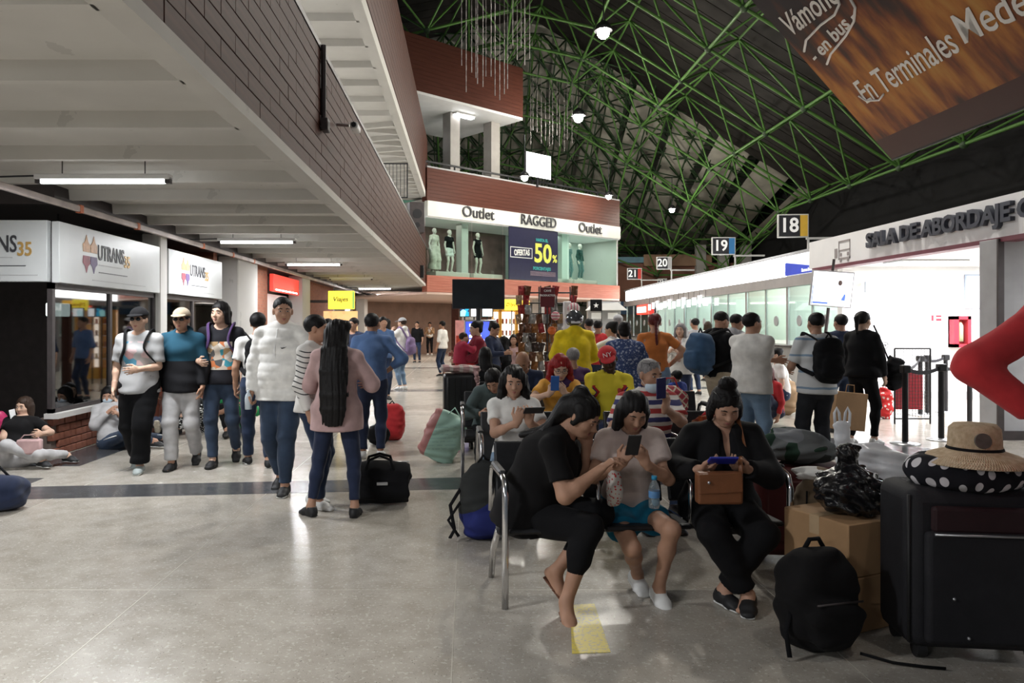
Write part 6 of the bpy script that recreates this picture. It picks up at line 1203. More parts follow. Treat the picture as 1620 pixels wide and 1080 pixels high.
# distant queue
for px_, Y_, fc, h_, tp, hr, lab in ((932, 14.5, 20, 1.62, F_lgrey, ('short', 'black'), 'distant person in light grey with dark hair right of the helmet'), (946, 13.4, -10, 1.58, F_red, ('short', 'black'), 'distant person in a red top right of the helmet'), (978, 14, 0, 1.68, F_blk, ('short', 'grey'), 'distant person in black behind the floral blouse'), (1120, 20, 10, 1.6, F_white, ('bob', 'brown'), 'distant woman in white at the far ticket counter'), (1100, 16, 20, 1.64, F_grey, ('short', 'black'), 'distant man in grey beyond the white cardigan'), (660, 30, 170, 1.65, F_blk, ('short', 'black'), 'tiny distant person in black near the far caution sign'), (700, 22, 60, 1.62, F_white, ('short', 'black'), 'distant person in white left of the black television'), (560, 13, 150, 1.62, F_navy, ('short', 'black'), 'distant person in navy between the pink jacket and denim shirt'), (606, 15, 200, 1.66, F_blue, ('short', 'black'), 'distant person in blue beside the red bag')):
    person(lab, Lp(px_, Y_), fc, H=h_, hair=hr, top=dict(m=tp, sleeve=1.2, hem=-.1), bottom=dict(m=F_denimd), shoe=(S_blk, S_white), cap=('cap', F_grey) if px_ == 978 else None)
# ------------------------------------------------------------------ red sleeve at the right edge
person('person in red sweater at the right edge with a hand on the hip', (2.315, 2.72), 176, H=1.87, g=.95, skin='warm', hair=('short', 'black'), top=dict(m=F_red, sleeve=1.92, loose=.03, hem=-.10, so=.020), bottom=dict(m=F_denimd), shoe=(S_blk, S_blk), wh=[None, Wp(1640, 660, 2.66)], elbows=[None, (1.0, .0, -.1)], hd=(None, (-.8, .3, -.5)), res=.0125)
# ================================================================== benches
M_seat = mat('bench_seat', (.022, .022, .024), .45, .3, noise_=(30, .2))
def bench(label, x0, y0, yaw, n=3, pitch=.53):
    t = thing('waiting_bench', label, 'bench', (x0, y0, 0), yaw); L = n*pitch
    for k in range(n):
        cx = (k+.5)*pitch
        MB().rbox((cx, .25, .40), (pitch-.04, .46, .03), .014, 2).build('seat', M_seat, t)
        Mx = Matrix.Translation((cx, .52, .62)) @ Matrix.Rotation(rad(-14), 4, 'X'); MB().rbox((0, 0, 0), (pitch-.04, .028, .38), .013, 2, Mx).build('backrest', M_seat, t)
        MB().cyl((cx, .44, .38), (cx, .5, .5), .016, n=8).build('bracket', M_chrome, t)
    MB().rbox((L/2, .26, .355), (L+.02, .07, .05), .012, 1).build('beam', M_seat, t)
    for x in (0, L):
        MB().tube([(x, .02, 0), (x, .005, .3), (x, 0, .60), (x, .03, .665), (x, .10, .69), (x, .38, .69), (x, .46, .67), (x, .50, .60), (x, .52, .4)], .019, 10).build('arm_leg', M_chrome, t)
        MB().tube([(x, .26, .35), (x, .44, .2), (x, .52, 0)], .019, 8).build('rear_leg', M_chrome, t)
        MB().rbox((x, .24, .705), (.045, .30, .025), .01, 1).build('armrest', M_seat, t)
    for k in range(1, n): MB().tube([(k*pitch, .10, .40), (k*pitch, .10, .62), (k*pitch, .15, .66), (k*pitch, .36, .66), (k*pitch, .44, .6)], .014, 8).build('armrest', M_chrome, t)
    return t
bench('nearest waiting bench with chrome legs, holding the three women', .20, 3.90, rad(6.5)); bench('second waiting bench, holding the woman in white and the striped man', .10, 5.42, rad(2), 4, .5)
bench('third waiting bench, holding the red-haired woman and the jersey man', -.05, 7.28, rad(1), 5, .5); bench('fourth waiting bench, holding the bald man', .1, 8.62, 0, 4, .52)
# ================================================================== luggage
def soft(label, name, cat, sd, res, m, loc, rz=0, part='bag'):
    t = thing(name, label, cat, loc, rz); sdf_obj(part, sd, res, m, t); return t
# black duffel by the pink jacket
c = Gp(597, 803); S = SDF(.03); S.ec((-.24, 0, .16), (.24, 0, .16), (.15, .155), (.15, .155), side=(0, 1, 0), flat=(1, 1)); S.cut((0, 0, .012), (0, 0, -1)); S.ell((0, 0, .26), (.27, .12, .10), k=.05); S.ell((.0, -.13, .15), (.18, .05, .09), k=.02); S.disp(folds(.006, 16, 14, 2))
t = soft('black duffel bag on the floor behind the woman in the pink jacket', 'duffel_bag', 'bag', S, .013, F_blk, (c.x, c.y+.16, 0), .12)
for e in (-1, 1): MB().tube([(-.12, e*.10, .28), (-.09, e*.09, .38), (.0, e*.05, .41), (.09, e*.09, .38), (.12, e*.10, .28)], .012, 8).build('handle', F_blk, t)
MB().rbox((.02, -.178, .20), (.09, .01, .028), .004, 1).build('logo_plate', M_alu, t); MB().tube([(-.25, 0, .345), (.25, 0, .345)], .006, 6).build('zip', M_alu, t)
# bag cut by the left edge
c = Gp(2, 812); S = SDF(.03); S.ell((0, 0, .14), (.22, .16, .14), pw=3); S.disp(folds(.005, 16, 14, 1)); t = soft('dark navy bag at the left edge of the photo', 'travel_bag', 'bag', S, .014, F_navy, (c.x-.10, c.y+.12, 0)); MB().tube([(-.1, 0, .26), (0, 0, .36), (.1, 0, .26)], .012, 6).build('handle', F_blk, t)
# pink bag and black bag by the doorway woman
S = SDF(.03); S.ell((0, 0, .28), (.20, .14, .28), pw=3); S.disp(folds(.006, 18, 14, 4)); t = soft('pink shiny bag behind the woman sitting by the black doorway', 'travel_bag', 'bag', S, .015, mat('bag_pink', (.50, .04, .13), .4, noise_=(9, .2)), (-5.28, 8.15, .0)); MB().tube([(-.08, 0, .55), (0, 0, .64), (.08, 0, .55)], .012, 6).build('handle', F_blk, t)
S = SDF(.03); S.ell((0, 0, .13), (.2, .15, .13), pw=2.6); S.disp(folds(.006, 18, 14, 6)); t = soft('black bag on the floor left of the woman by the black doorway', 'travel_bag', 'bag', S, .015, F_blk, (-5.22, 7.82, 0)); MB().tube([(-.1, 0, .24), (0, -.02, .30), (.1, 0, .24)], .01, 6).build('handle', F_blk, t)
t = thing('shoulder_bag', 'small pink shoulder bag on the lap of the floor-sitting woman', 'handbag', (-4.56, 7.70, .24), .2); MB().rbox((0, 0, 0), (.24, .08, .16), .02, 2).build('bag', F_pink, t); MB().tube([(-.1, 0, .07), (-.06, .02, .12), (.04, .03, .12), (.1, 0, .07)], .006, 6).build('strap', F_pink, t)
# red backpack and black bag
c = Gp(616, 698); S = SDF(.03); S.ell((0, 0, .24), (.17, .12, .24), pw=3); S.ell((0, -.11, .16), (.12, .05, .12), pw=3); S.disp(folds(.005, 18, 14, 2)); t = soft('red backpack standing on the floor beyond the pink jacket', 'backpack', 'backpack', S, .015, F_red, (c.x+.02, c.y+.15, 0)); MB().tube([(-.04, 0, .46), (0, .01, .51), (.04, 0, .46)], .01, 6).build('handle', F_blk, t); MB().tube([(-.17, -.03, .2), (-.17, -.03, .36)], .01, 6).build('side_strap', F_blk, t)
c = Gp(604, 703); S = SDF(.03); S.ell((0, 0, .13), (.14, .11, .13), pw=2.4); S.disp(folds(.006, 20, 16, 5)); t = soft('small black bag leaning on the red backpack', 'travel_bag', 'bag', S, .014, F_blk, (c.x-.04, c.y-.02, 0)); MB().tube([(-.05, 0, .24), (0, 0, .30), (.05, 0, .24)], .008, 6).build('handle', F_blk, t)
# mint tote bag leaning
c = Gp(700, 733); S = SDF(.012); R_ = np.array(Euler((rad(-6), rad(24), rad(10))).to_matrix()); S.ell((0, 0, .27), (.21, .11, .27), R_, pw=5); S.cut((0, 0, .004), (0, 0, -1)); S.disp(folds(.006, 16, 12, 3))
def tote_mat():
    n = NT('tote_mint', rough=.55, spec=.4); ln = n.mul(n.math('LESS_THAN', n.math('FRACT', n.math('MULTIPLY', n.z, 26)), .35), n.between(n.z, .14, .40), n.between(n.x, -.16, .16), n.math('GREATER_THAN', n.noise(30)[0], .45)); c_ = n.mix(n.math('MULTIPLY', ln, .45), (.36, .56, .47), (.20, .34, .30)); e = n.math('LESS_THAN', n.math('ADD', n.x, n.math('MULTIPLY', n.z, -.42)), -.235); return n.out(n.mix(e, c_, (.36, .15, .14)))
t = soft('mint green shopping tote with fine print leaning beside the benches', 'tote_bag', 'bag', S, .013, tote_mat(), (c.x, c.y+.12, 0), -.1); MB().tube([(.04, -.04, .50), (.14, -.05, .60), (.22, -.04, .46)], .008, 6).build('handle', fab('tote_handle', (.36, .56, .47)), t)
# tall black suitcase with pink blanket
x_, y_ = P(727, 9.0), 9.05; t = thing('suitcase', 'tall black suitcase under a pink blanket beside the third bench', 'suitcase', (x_, y_, 0), .1)
MB().rbox((0, 0, .50), (.40, .28, .84), .05, 3).build('shell', mat('suitcase_black', (.02, .02, .022), .35, noise_=(6, .15)), t)
for k in range(5): MB().rbox((-.14+k*.07, -.142, .5), (.012, .012, .72), .004, 1).build('rib', S_blk, t)
for a in (-.14, .14):
    for b_ in (-.09, .09): MB().cyl((a-.015, b_, .04), (a+.015, b_, .04), .04, n=12).build('wheel', S_blk, t)
S = SDF(.02); S.ec((-.20, 0, .98), (.20, .0, .97), (.14, .035), (.16, .045), side=(0, 1, 0)); S.ec((.18, -.08, .97), (.22, -.12, .70), (.08, .03), (.05, .02), side=(0, 1, 0)); S.disp(folds(.012, 26, 20, 3)); tag(sdf_obj('blanket', S, .014, stripes('blanket_pink', (.52, .33, .33), (.62, .55, .52), .12, .35, 'x'), None, (x_, y_, 0), .1), 'pink and cream blanket draped over the tall black suitcase', 'blanket')
# blue backpack beside the nearest bench
c = Gp(768, 858); S = SDF(.02); S.ell((0, 0, .24), (.17, .12, .24), pw=3); S.ell((.0, -.11, .15), (.12, .05, .12), pw=3); S.ell((0, 0, .42), (.13, .10, .12), k=.04); S.disp(folds(.006, 18, 14, 7))
def bluepack():
    n = NT('backpack_blue_grey', rough=.85); return n.out(n.mix(n.math('GREATER_THAN', n.math('ADD', n.z, n.math('MULTIPLY', n.x, -.5)), .27), (.022, .03, .15), (.03, .032, .032)))
t = soft('blue and dark grey backpack on the floor behind the nearest bench', 'backpack', 'backpack', S, .012, bluepack(), (c.x-.01, c.y+.12, 0), .2); MB().tube([(-.12, .05, .40), (-.24, .0, .24), (-.22, -.05, .08), (-.26, -.1, .04)], .015, 8, flat=.4).build('strap', F_blk, t); MB().tube([(-.15, -.03, .3), (-.27, -.09, .16), (-.2, -.11, .05)], .012, 8, flat=.4).build('strap', F_blk, t); MB().tube([(-.04, 0, .53), (0, .01, .58), (.04, 0, .53)], .01, 6).build('handle', F_blk, t)
# --- pile at the right of the nearest bench
M_card2 = mat('cardboard', (.40, .24, .12), .8, noise_=(6, .12), bump=(40, .06)); M_tape = mat('packing_tape', (.50, .36, .22), .15, noise_=(10, .1))
def carton(label, loc, rz, d):
    t = thing('carton', label, 'box', loc, rz); MB().rbox((0, 0, d[2]/2), d, .006, 1).build('box', M_card2, t); MB().box((-d[0]/2-.001, -.03, d[2]+.0002), (d[0]/2+.001, .03, d[2]+.0015)).box((-d[0]/2-.002, -.03, d[2]*.65), (-d[0]/2-.0005, .03, d[2])).build('tape', M_tape, t); MB().box((-d[0]/2, -.002, d[2]), (d[0]/2, .002, d[2]+.0008)).build('seam', M_darkmetal, t); return t
carton('lower taped cardboard box behind the black backpack', (1.955, 3.84, 0), .42, (.42, .40, .27)); carton('upper taped cardboard box with a black bin bag on top', (1.955, 3.84, .272), .40, (.42, .40, .265))
S = SDF(.02); S.ell((0, 0, .10), (.17, .15, .10), pw=2.6); S.ell((0, 0, .17), (.10, .09, .08), k=.05); S.ec((0, 0, .22), (-.02, 0, .30), .022, .05, k=.02); S.ec((.0, 0, .29), (.05, .02, .33), .02, .012); S.cut((0, 0, .004), (0, 0, -1)); S.disp(lambda X, Y, Z: .010*np.sin(38*np.arctan2(Y, X)/6+9*Z*6)*np.sin(30*Z+3*np.sin(20*X)))
S.disp(folds(.006, 40, 30, 2)); t = soft('knotted shiny black plastic bag on the cardboard boxes', 'plastic_bag', 'bag', S, .009, mat('bin_bag', (.010, .010, .011), .22, noise_=(20, .2), bump=(60, .25)), (1.97, 3.80, .54))
S = SDF(.02); S.ell((0, 0, .23), (.185, .13, .235), pw=2.8); S.ell((0, -.12, .16), (.135, .05, .12), pw=3, k=.015); S.disp(folds(.005, 18, 14, 9)); t = soft('black backpack standing on the floor before the cardboard boxes', 'backpack', 'backpack', S, .011, F_blk2, (1.625, 3.45, 0), .25)
MB().tube([(-.05, .02, .455), (-.02, .02, .50), (.03, .02, .50), (.06, .02, .45)], .011, 8).build('handle', F_blk, t); MB().tube([(.10, -.16, .03), (.2, -.24, .012), (.30, -.30, .01), (.38, -.34, .01)], .010, 6, flat=.5).build('strap', F_blk, t); MB().tube([(-.17, -.04, .2), (-.21, -.06, .12), (-.22, -.1, .02)], .012, 6, flat=.5).build('strap', F_blk, t); MB().tube([(-.12, -.155, .26), (.12, -.155, .26)], .005, 6).build('zip', M_darkmetal, t)
S = SDF(.03); S.ec((0, 0, .16), (0, 0, .46), .15, .13); S.ec((0, 0, .46), (.02, 0, .60), .12, .10, k=.03); S.cut((0, 0, .004), (0, 0, -1)); S.disp(folds(.010, 24, 10, 4)); t = soft('brown drawstring sack with a white towel on top, beside the bench end', 'sack', 'bag', S, .012, fab('sack_brown', (.20, .145, .095)), (1.99, 4.22, 0)); MB().tube([(-.10, -.10, .58), (-.12, -.13, .40), (-.10, -.14, .25), (-.06, -.15, .18)], .005, 6).build('drawstring', F_blk, t)
S = SDF(.02); S.ell((-.04, -.02, .665), (.10, .09, .035)); S.disp(folds(.006, 40, 30, 3)); sdf_obj('towel', S, .01, F_white, t)
t = thing('suitcase', 'dark red suitcase behind the bench end, with clothes heaped on top', 'suitcase', (2.12, 4.78, 0), -.08); MB().rbox((0, 0, .33), (.62, .32, .56), .05, 3).build('shell', mat('suitcase_maroon', (.10, .018, .018), .6, noise_=(6, .2)), t); MB().tube([(-.1, 0, .61), (0, -.01, .66), (.1, 0, .61)], .012, 6).build('handle', F_blk, t); MB().rbox((0, -.162, .34), (.46, .02, .38), .01, 1).build('front_pocket', mat('suitcase_maroon', (.1, .02, .02)), t)
for a in (-.22, .22): MB().cyl((a-.02, 0, .035), (a+.02, 0, .035), .035, n=12).build('wheel', S_blk, t)
S = SDF(.03); S.ell((0, 0, .10), (.20, .15, .11)); S.ell((.12, 0, .06), (.16, .14, .07)); S.disp(folds(.016, 22, 18, 5))
def clothes():
    n = NT('mixed_clothes', rough=.9); v = n.voro(7)['Color']; sp = n.t.nodes.new('ShaderNodeSeparateColor'); n.t.links.new(v, sp.inputs[0]); return n.out(n.ramp(sp.outputs[0], [(0, (.16, .17, .17)), (.3, (.03, .06, .04)), (.5, (.22, .23, .24)), (.7, (.05, .055, .05)), (.9, (.02, .12, .2))], True))
soft('heap of grey and dark green clothes on the dark red suitcase', 'clothes_heap', 'clothes', S, .013, clothes(), (2.10, 4.78, .63), 0, 'fabric')
S = SDF(.012); S.ec((0, 0, .0), (0, 0, .13), (.055, .03), (.05, .022), side=(1, 0, 0)); S.disp(folds(.004, 40, 20, 2)); t = soft('small white carrier bag with two handle loops on the heap of clothes', 'plastic_bag', 'bag', S, .009, mat('plastic_white', (.75, .76, .78), .3, noise_=(9, .06)), (2.40, 4.74, .74))
for e in (-1, 1): MB().tube([(e*.045, 0, .12), (e*.05, 0, .20), (e*.035, 0, .235), (e*.02, 0, .20), (e*.012, 0, .13)], .009, 8, flat=.4).build('handle_loop', MATS['plastic_white'], t)
S = SDF(.03); S.ell((0, 0, .24), (.30, .22, .24), pw=2.6); S.disp(folds(.008, 16, 12, 6)); t = soft('dark green duffel bag under the white plastic bag', 'duffel_bag', 'bag', S, .014, fab('duffel_green', (.035, .05, .04)), (2.56, 4.30, 0)); MB().tube([(-.1, -.1, .44), (0, -.12, .52), (.1, -.1, .44)], .01, 6).build('handle', F_blk, t)
S = SDF(.03); S.ell((0, 0, .13), (.26, .18, .16), np.array(Euler((0, rad(22), 0)).to_matrix())); S.ell((-.16, 0, .22), (.10, .12, .09)); S.disp(folds(.010, 24, 22, 8)); t = soft('large crumpled white plastic bag with a blue mark on the luggage pile', 'plastic_bag', 'bag', S, .011, MATS['plastic_white'], (2.42, 4.30, .50)); MB().rbox((-.235, -.05, .16), (.02, .12, .12), .008, 1).build('blue_print', mat('print_blue', (.04, .2, .5), .4, noise_=(9, .2)), t)
# big suitcase, pillow, hat
t = thing('suitcase', 'large upright black suitcase with a straw hat on top at the right edge', 'suitcase', (2.30, 3.44, 0), -.12)
M_case = mat('suitcase_cloth', (.011, .011, .014), .75, noise_=(12, .2), bump=(200, .15)); b = MB(); Mx = Matrix.Translation((0, 0, 0)); b.rbox((0, 0, .41), (.62, .34, .72), .06, 3); b.build('shell', M_case, t)
MB().rbox((0, -.185, .34), (.50, .05, .50), .03, 3).build('front_pocket', M_case, t); MB().rbox((0, -.18, .64), (.44, .035, .12), .02, 2).build('top_pocket', mat('suitcase_maroon_panel', (.022, .007, .009), .7, noise_=(9, .2)), t)
MB().tube([(-.22, -.213, .58), (.22, -.213, .58)], .006, 6).build('zip', M_alu, t); MB().tube([(-.3, -.15, .08), (-.3, -.15, .74)], .008, 6).build('piping', S_blk, t); MB().tube([(.3, -.15, .08), (.3, -.15, .74)], .008, 6).build('piping', S_blk, t)
for a in (-.24, .24):
    for b_ in (-.11, .11): MB().cyl((a-.02, b_, .04), (a+.02, b_, .04), .04, n=14).build('wheel', S_blk, t)
MB().sph((-.14, -.212, .30), .008, 8).build('zip_pull', M_alu, t); MB().sph((-.08, -.212, .13), .008, 8).build('zip_pull', M_alu, t)
def dots():
    n = NT('pillow_dots', rough=.9); vec = n.combine(n.math('MULTIPLY', n.math('ARCTAN2', n.y, n.x), 2.4), n.math('MULTIPLY', n.z, 9), 0); v = n.t.nodes.new('ShaderNodeTexVoronoi'); v.inputs['Scale'].default_value = 1.35; v.inputs['Randomness'].default_value = .55; v.voronoi_dimensions = '2D'; n.t.links.new(vec, v.inputs['Vector']); return n.out(n.mix(n.math('LESS_THAN', v.outputs['Distance'], .27), (.012, .012, .016), (.62, .60, .62)))
S = SDF(.02)
for k in range(15): a = rad(-240+k*300/14); a2 = rad(-240+(k+1)*300/14); S.ec((.185*math.cos(a), .12*math.sin(a), .065), (.185*math.cos(a2), .12*math.sin(a2), .065), .068)
S.disp(folds(.003, 30, 20, 2)); soft('black neck pillow with white dots on the large black suitcase', 'neck_pillow', 'pillow', S, .011, dots(), (2.30, 3.42, .765), -.1, 'cushion')
def straw():
    n = NT('straw', rough=.8); w = n.math('SINE', n.math('MULTIPLY', n.z, 420)); a = n.math('SINE', n.math('MULTIPLY', n.math('ARCTAN2', n.y, n.x), 130)); n.bump(n.math('MULTIPLY', w, a), .6, .004); nn = n.noise(40, 4)[0]; return n.out(n.ramp(nn, [(.3, (.46, .33, .20)), (.7, (.66, .52, .36))]))
t = thing('straw_hat', 'straw sun hat with a round dark badge on top of the suitcase', 'hat', (2.33, 3.40, .90), .1); MB().lathe([(.235, -.025), (.24, -.018), (.17, .012), (.115, .03), (.108, .05), (.103, .13), (.085, .15), (.0, .155)], 36).build('crown_and_brim', straw(), t); MB().lathe([(.1135, .030), (.1145, .036), (.1115, .045), (.109, .046)], 36).build('band', F_blk, t)
MB().cyl((-.045, -.098, .085), (-.048, -.109, .087), .034, n=20).build('badge', mat('badge', (.09, .085, .075), .5, noise_=(30, .3)), t)
# handbag, bottle, pouch on the nearest bench
t = thing('handbag', 'brown leather handbag on the lap of the woman in black blazer', 'handbag', Wp(1137, 771, 3.84), .04); M_leather = mat('leather_brown', (.20, .075, .030), .45, noise_=(12, .15), bump=(120, .1)); MB().rbox((0, 0, 0), (.235, .07, .165), .015, 3).build('body', M_leather, t); Mx = Matrix.Rotation(rad(-3), 4, 'Y'); MB().rbox((0, -.036, .03), (.225, .012, .105), .01, 2, Mx).build('flap', M_leather, t); MB().sph((-.065, -.046, .035), .009, 10).build('clasp', M_alu, t)
t.rotation_euler = (0, 0, 0)
q_ = [Vector((.115, .0, .07)), Vector((.13, .05, .15))]+[J3['M']@Vector(v)-t.location for v in (J3['chest']+J3['fw']*.17-J3['sx']*.10, J3['SH'][0]*.45+J3['neckb']*.55+J3['d3']*.072+J3['fw']*.03, J3['SH'][0]*.45+J3['neckb']*.55+J3['d3']*.05-J3['fw']*.06)]
MB().tube(q_, .013, 8, flat=.3).build('strap', M_leather, t)
t = thing('water_bottle', 'clear water bottle with a blue cap between the knees of the girl', 'bottle', Wp(1035, 803, 3.88)); M_pet = mat('pet_plastic', (.70, .80, .86), .08, trans=.85, ior=1.2); MB().lathe([(0, 0), (.026, 0), (.029, .01), (.029, .045), (.026, .05), (.029, .055), (.029, .10), (.022, .125), (.012, .14), (.012, .15), (0, .15)], 20).build('body', M_pet, t); MB().lathe([(0, .148), (.0145, .148), (.0145, .168), (0, .168)], 16).build('cap', mat('cap_blue', (.02, .25, .45), .4, noise_=(9, .05)), t); MB().lathe([(.0292, .055), (.0296, .06), (.0296, .085), (.0292, .09)], 20).build('label', mat('label_blue', (.1, .25, .5), .5, noise_=(20, .2)), t)
S = SDF(.01); S.ell((0, 0, 0), (.035, .05, .10), pw=3); S.disp(folds(.003, 30, 20)); soft('small white pouch with red dots between the woman in black and the girl', 'pouch', 'pouch', S, .008, (lambda n: n.out(n.mix(n.math('LESS_THAN', n.voro(55)['Distance'], .3), (.5, .46, .42), (.4, .05, .05))))(NT('pouch_dots')), Wp(972, 772, 3.98), .3, 'cloth')
# bags near the striped man
def lattice():
    n = NT('bag_lattice', rough=.7); a = n.math('ABSOLUTE', n.math('SUBTRACT', n.math('FRACT', n.math('MULTIPLY', n.math('ADD', n.x, n.z), 11)), .5)); b_ = n.math('ABSOLUTE', n.math('SUBTRACT', n.math('FRACT', n.math('MULTIPLY', n.math('SUBTRACT', n.x, n.z), 11)), .5)); m_ = n.math('MINIMUM', a, b_); return n.out(n.mix(n.math('LESS_THAN', m_, .11), (.36, .05, .07), (.62, .55, .42)))
S = SDF(.02); S.ell((0, 0, .22), (.17, .10, .24), pw=3.4); S.disp(folds(.006, 18, 14)); t = soft('red tote bag with pale lattice pattern on the third bench', 'tote_bag', 'bag', S, .015, lattice(), (2.05, 7.48, .43)); MB().tube([(-.08, 0, .44), (-.04, 0, .54), (.04, 0, .54), (.08, 0, .44)], .008, 6).build('handle', F_red, t)
def plaid():
    n = NT('bag_plaid', rough=.8); a = n.math('LESS_THAN', n.math('FRACT', n.math('MULTIPLY', n.x, 17)), .5); b_ = n.math('LESS_THAN', n.math('FRACT', n.math('MULTIPLY', n.z, 13)), .5); return n.out(n.mix(n.mul(b_, .7), n.mix(n.mul(a, .8), (.45, .10, .03), (.24, .04, .02)), (.55, .40, .26)))
S = SDF(.02); S.ell((0, 0, .18), (.13, .10, .20), pw=3.2); S.disp(folds(.010, 40, 30, 2)); t = soft('orange plaid bag on the second bench beside the striped man', 'tote_bag', 'bag', S, .013, plaid(), (1.86, 5.72, .42)); MB().tube([(-.05, 0, .37), (0, 0, .43), (.05, 0, .37)], .014, 6).build('knot', F_red, t)
# bale, polka bag, cardboard bag
c = Gp(1237, 656); S = SDF(.04); S.ell((0, 0, .29), (.29, .24, .30), pw=2.8); S.cut((0, 0, .003), (0, 0, -1)); S.disp(folds(.012, 14, 9, 3))
def bale():
    n = NT('bale_cloth', rough=.85); return n.out(n.ramp(n.math('ADD', n.math('MULTIPLY', n.x, 1.4), .5), [(0, (.50, .43, .34)), (.2, (.22, .38, .25)), (.48, (.36, .25, .15)), (.8, (.30, .20, .12))], True))
t = soft('round cloth bale with green and tan stripes before the ticket counter', 'bale', 'bag', S, .02, bale(), (c.x, c.y+.1, 0)); MB().tube([(.05, -.05, .55), (.12, -.03, .62), (.18, 0, .56)], .03, 6).build('knot', F_cream, t)
def polka():
    n = NT('bag_polka', rough=.6); return n.out(n.mix(n.math('LESS_THAN', n.voro(16)['Distance'], .30), (.50, .03, .03), (.66, .62, .58)))
c = Gp(1397, 662); S = SDF(.02); S.ell((0, 0, .24), (.13, .10, .25), pw=2.6); S.disp(folds(.010, 20, 14, 3)); t = soft('red bag with white spots behind the woman in black jacket', 'shopping_bag', 'bag', S, .018, polka(), (c.x+.02, c.y, 0)); MB().tube([(-.05, 0, .46), (0, 0, .56), (.05, 0, .46)], .01, 6).build('handle', F_red, t)
t = thing('paper_bag', 'brown cardboard sheet bag carried low by the woman in black jacket', 'bag', Wp(1342, 650, 9.05), .15); t.rotation_euler = (0, rad(6), .2); MB().rbox((0, 0, 0), (.44, .10, .46), .006, 1).build('body', M_card2, t); MB().tube([(-.06, 0, .23), (-.05, 0, .32), (.05, 0, .32), (.06, 0, .23)], .006, 6).build('handle', M_card2, t)
S = SDF(.02); S.ell((0, 0, 0), (.14, .07, .22), pw=3); S.disp(folds(.006, 18, 14, 3)); t = soft('black shoulder bag hanging right of the woman in black jacket', 'shoulder_bag', 'handbag', S, .015, F_blk, Wp(1415, 590, 9.6), .3); MB().tube([(-.1, 0, .18), (-.22, 0, .42), (-.34, 0, .62)], .012, 6, flat=.4).build('strap', F_blk, t)
# ================================================================== middle: televisions, kiosk, snack rack
t = tv('television', 'large switched-off black television on a post in the middle of the hall', Wp(757, 465, 13.6), .02, .965, .545, mat('dark_screen', (.018, .022, .026), .18, noise_=(3, .3))); MB().cyl((0, .05, -.2), (0, .05, -2.08), .045, n=12).build('post', M_black, t); MB().lathe([(0, -2.08), (.3, -2.08), (.3, -2.05), (.05, -2.03), (0, -2.03)], 24, c=(0, .05, 0)).build('base', M_black, t)
t = thing('advert_kiosk', 'blue lit advertising kiosk behind the woman in the dark red sweater', 'kiosk', (P(760, 14.6), 14.6, 0)); MB().rbox((0, .06, .82), (.64, .10, 1.60), .02, 2).build('case', M_alu, t)
def adm():
    n = NT('advert_blue', rough=.4); v = n.noise(2.5)[0]; c_ = n.ramp(v, [(.3, (.03, .05, .5)), (.7, (.10, .16, .85))]); n.out(c_); n.emit(c_, 1.3); return n.m
MB().box((-.29, .005, .72), (.29, .01, 1.58)).build('display', adm(), t); M_adw = mat('advert_white', (.9, .92, 1), .5, emit=1.2)
for k, (x0, x1, z) in enumerate(((-.22, .02, 1.26), (-.22, .08, 1.17), (-.22, .10, 1.08), (-.22, .0, .99), (-.22, -.14, 1.48), (-.08, .02, 1.48), (.2, .26, 1.5))): MB().box((x0, 0, z), (x1, .006, z+.06)).build('advert_line', M_adw, t)
MB().rbox((0, .06, .03), (.7, .3, .06), .01, 1).build('foot', M_darkmetal, t)
for px0, px1, lab, cs in ((727, 743, 'small dark blue television left of the post under the black television', [(.02, .04, .12), (.02, .3, .5), (.3, .6, .6)]), (744, 756, 'small white glowing screen left of the television post', [(.9, .95, 1), (1, 1, 1)]), (762, 780, 'small pale screen right of the television post', [(.85, .95, 1), (1, 1, 1), (.6, .85, .9)])):
    t = tv('television', lab, Wp((px0+px1)/2, 494, 19), 0, (px1-px0)*19/FPX, .24, screen_mat('small_screen_%d' % px0, cs, 1.6, 6)); MB().cyl((0, .05, 0), (0, .05, -1.84), .02, n=6).build('mount', M_black, t)
struct(MB().rbox((P(720, 17), 17, 1.0), (.17, .17, 2.0), .01, 1).build('column_brown', M_brown))
t = thing('menu_poster', 'pink and red menu poster beside the brown post', 'poster', (P(728, 16.5), 16.5, 0)); MB().box((-.11, 0, 1.05), (.11, .03, 1.62)).build('sheet', mat('menu_pink', (.65, .28, .25), .5, emit=.25, noise_=(8, .25)), t); MB().box((-.02, .01, 0), (.02, .03, 1.05)).build('stand', M_black, t); MB().box((-.09, -.003, 1.1), (.09, 0, 1.28)).build('red_panel', mat('menu_red', (.5, .05, .02), .5, noise_=(20, .4)), t)
# bakery stand: yellow light boxes and glowing fridges
t = thing('light_box', 'glowing yellow snack shop sign with orange script, right of the black television', 'sign', (P(810, 20.5), 20.5, 2.08)); MB().rbox((0, 0, 0), (.42, .1, .30), .02, 2).build('face', M_yell, t); text('lettering', "D'lycia", .13, mat('script_orange', (.55, .12, .02), .5, noise_=(9, .1)), t, (0, -.056, 0), shear=.3, bold=.002); MB().cyl((0, .08, .1), (0, .08, -2.08), .015, n=6).build('post', M_black, t)
t = thing('light_box', 'small orange and yellow light box beside the snack shop sign', 'sign', (P(831, 20.5), 20.5, 2.06)); MB().rbox((0, 0, 0), (.24, .1, .28), .02, 2).build('face', mat('orange_lit', (1, .5, .05), .4, emit=1.2, ecol=(1, .6, .08), noise_=(9, .3)), t); MB().cyl((0, .08, .1), (0, .08, -2.06), .012, n=6).build('post', M_black, t)
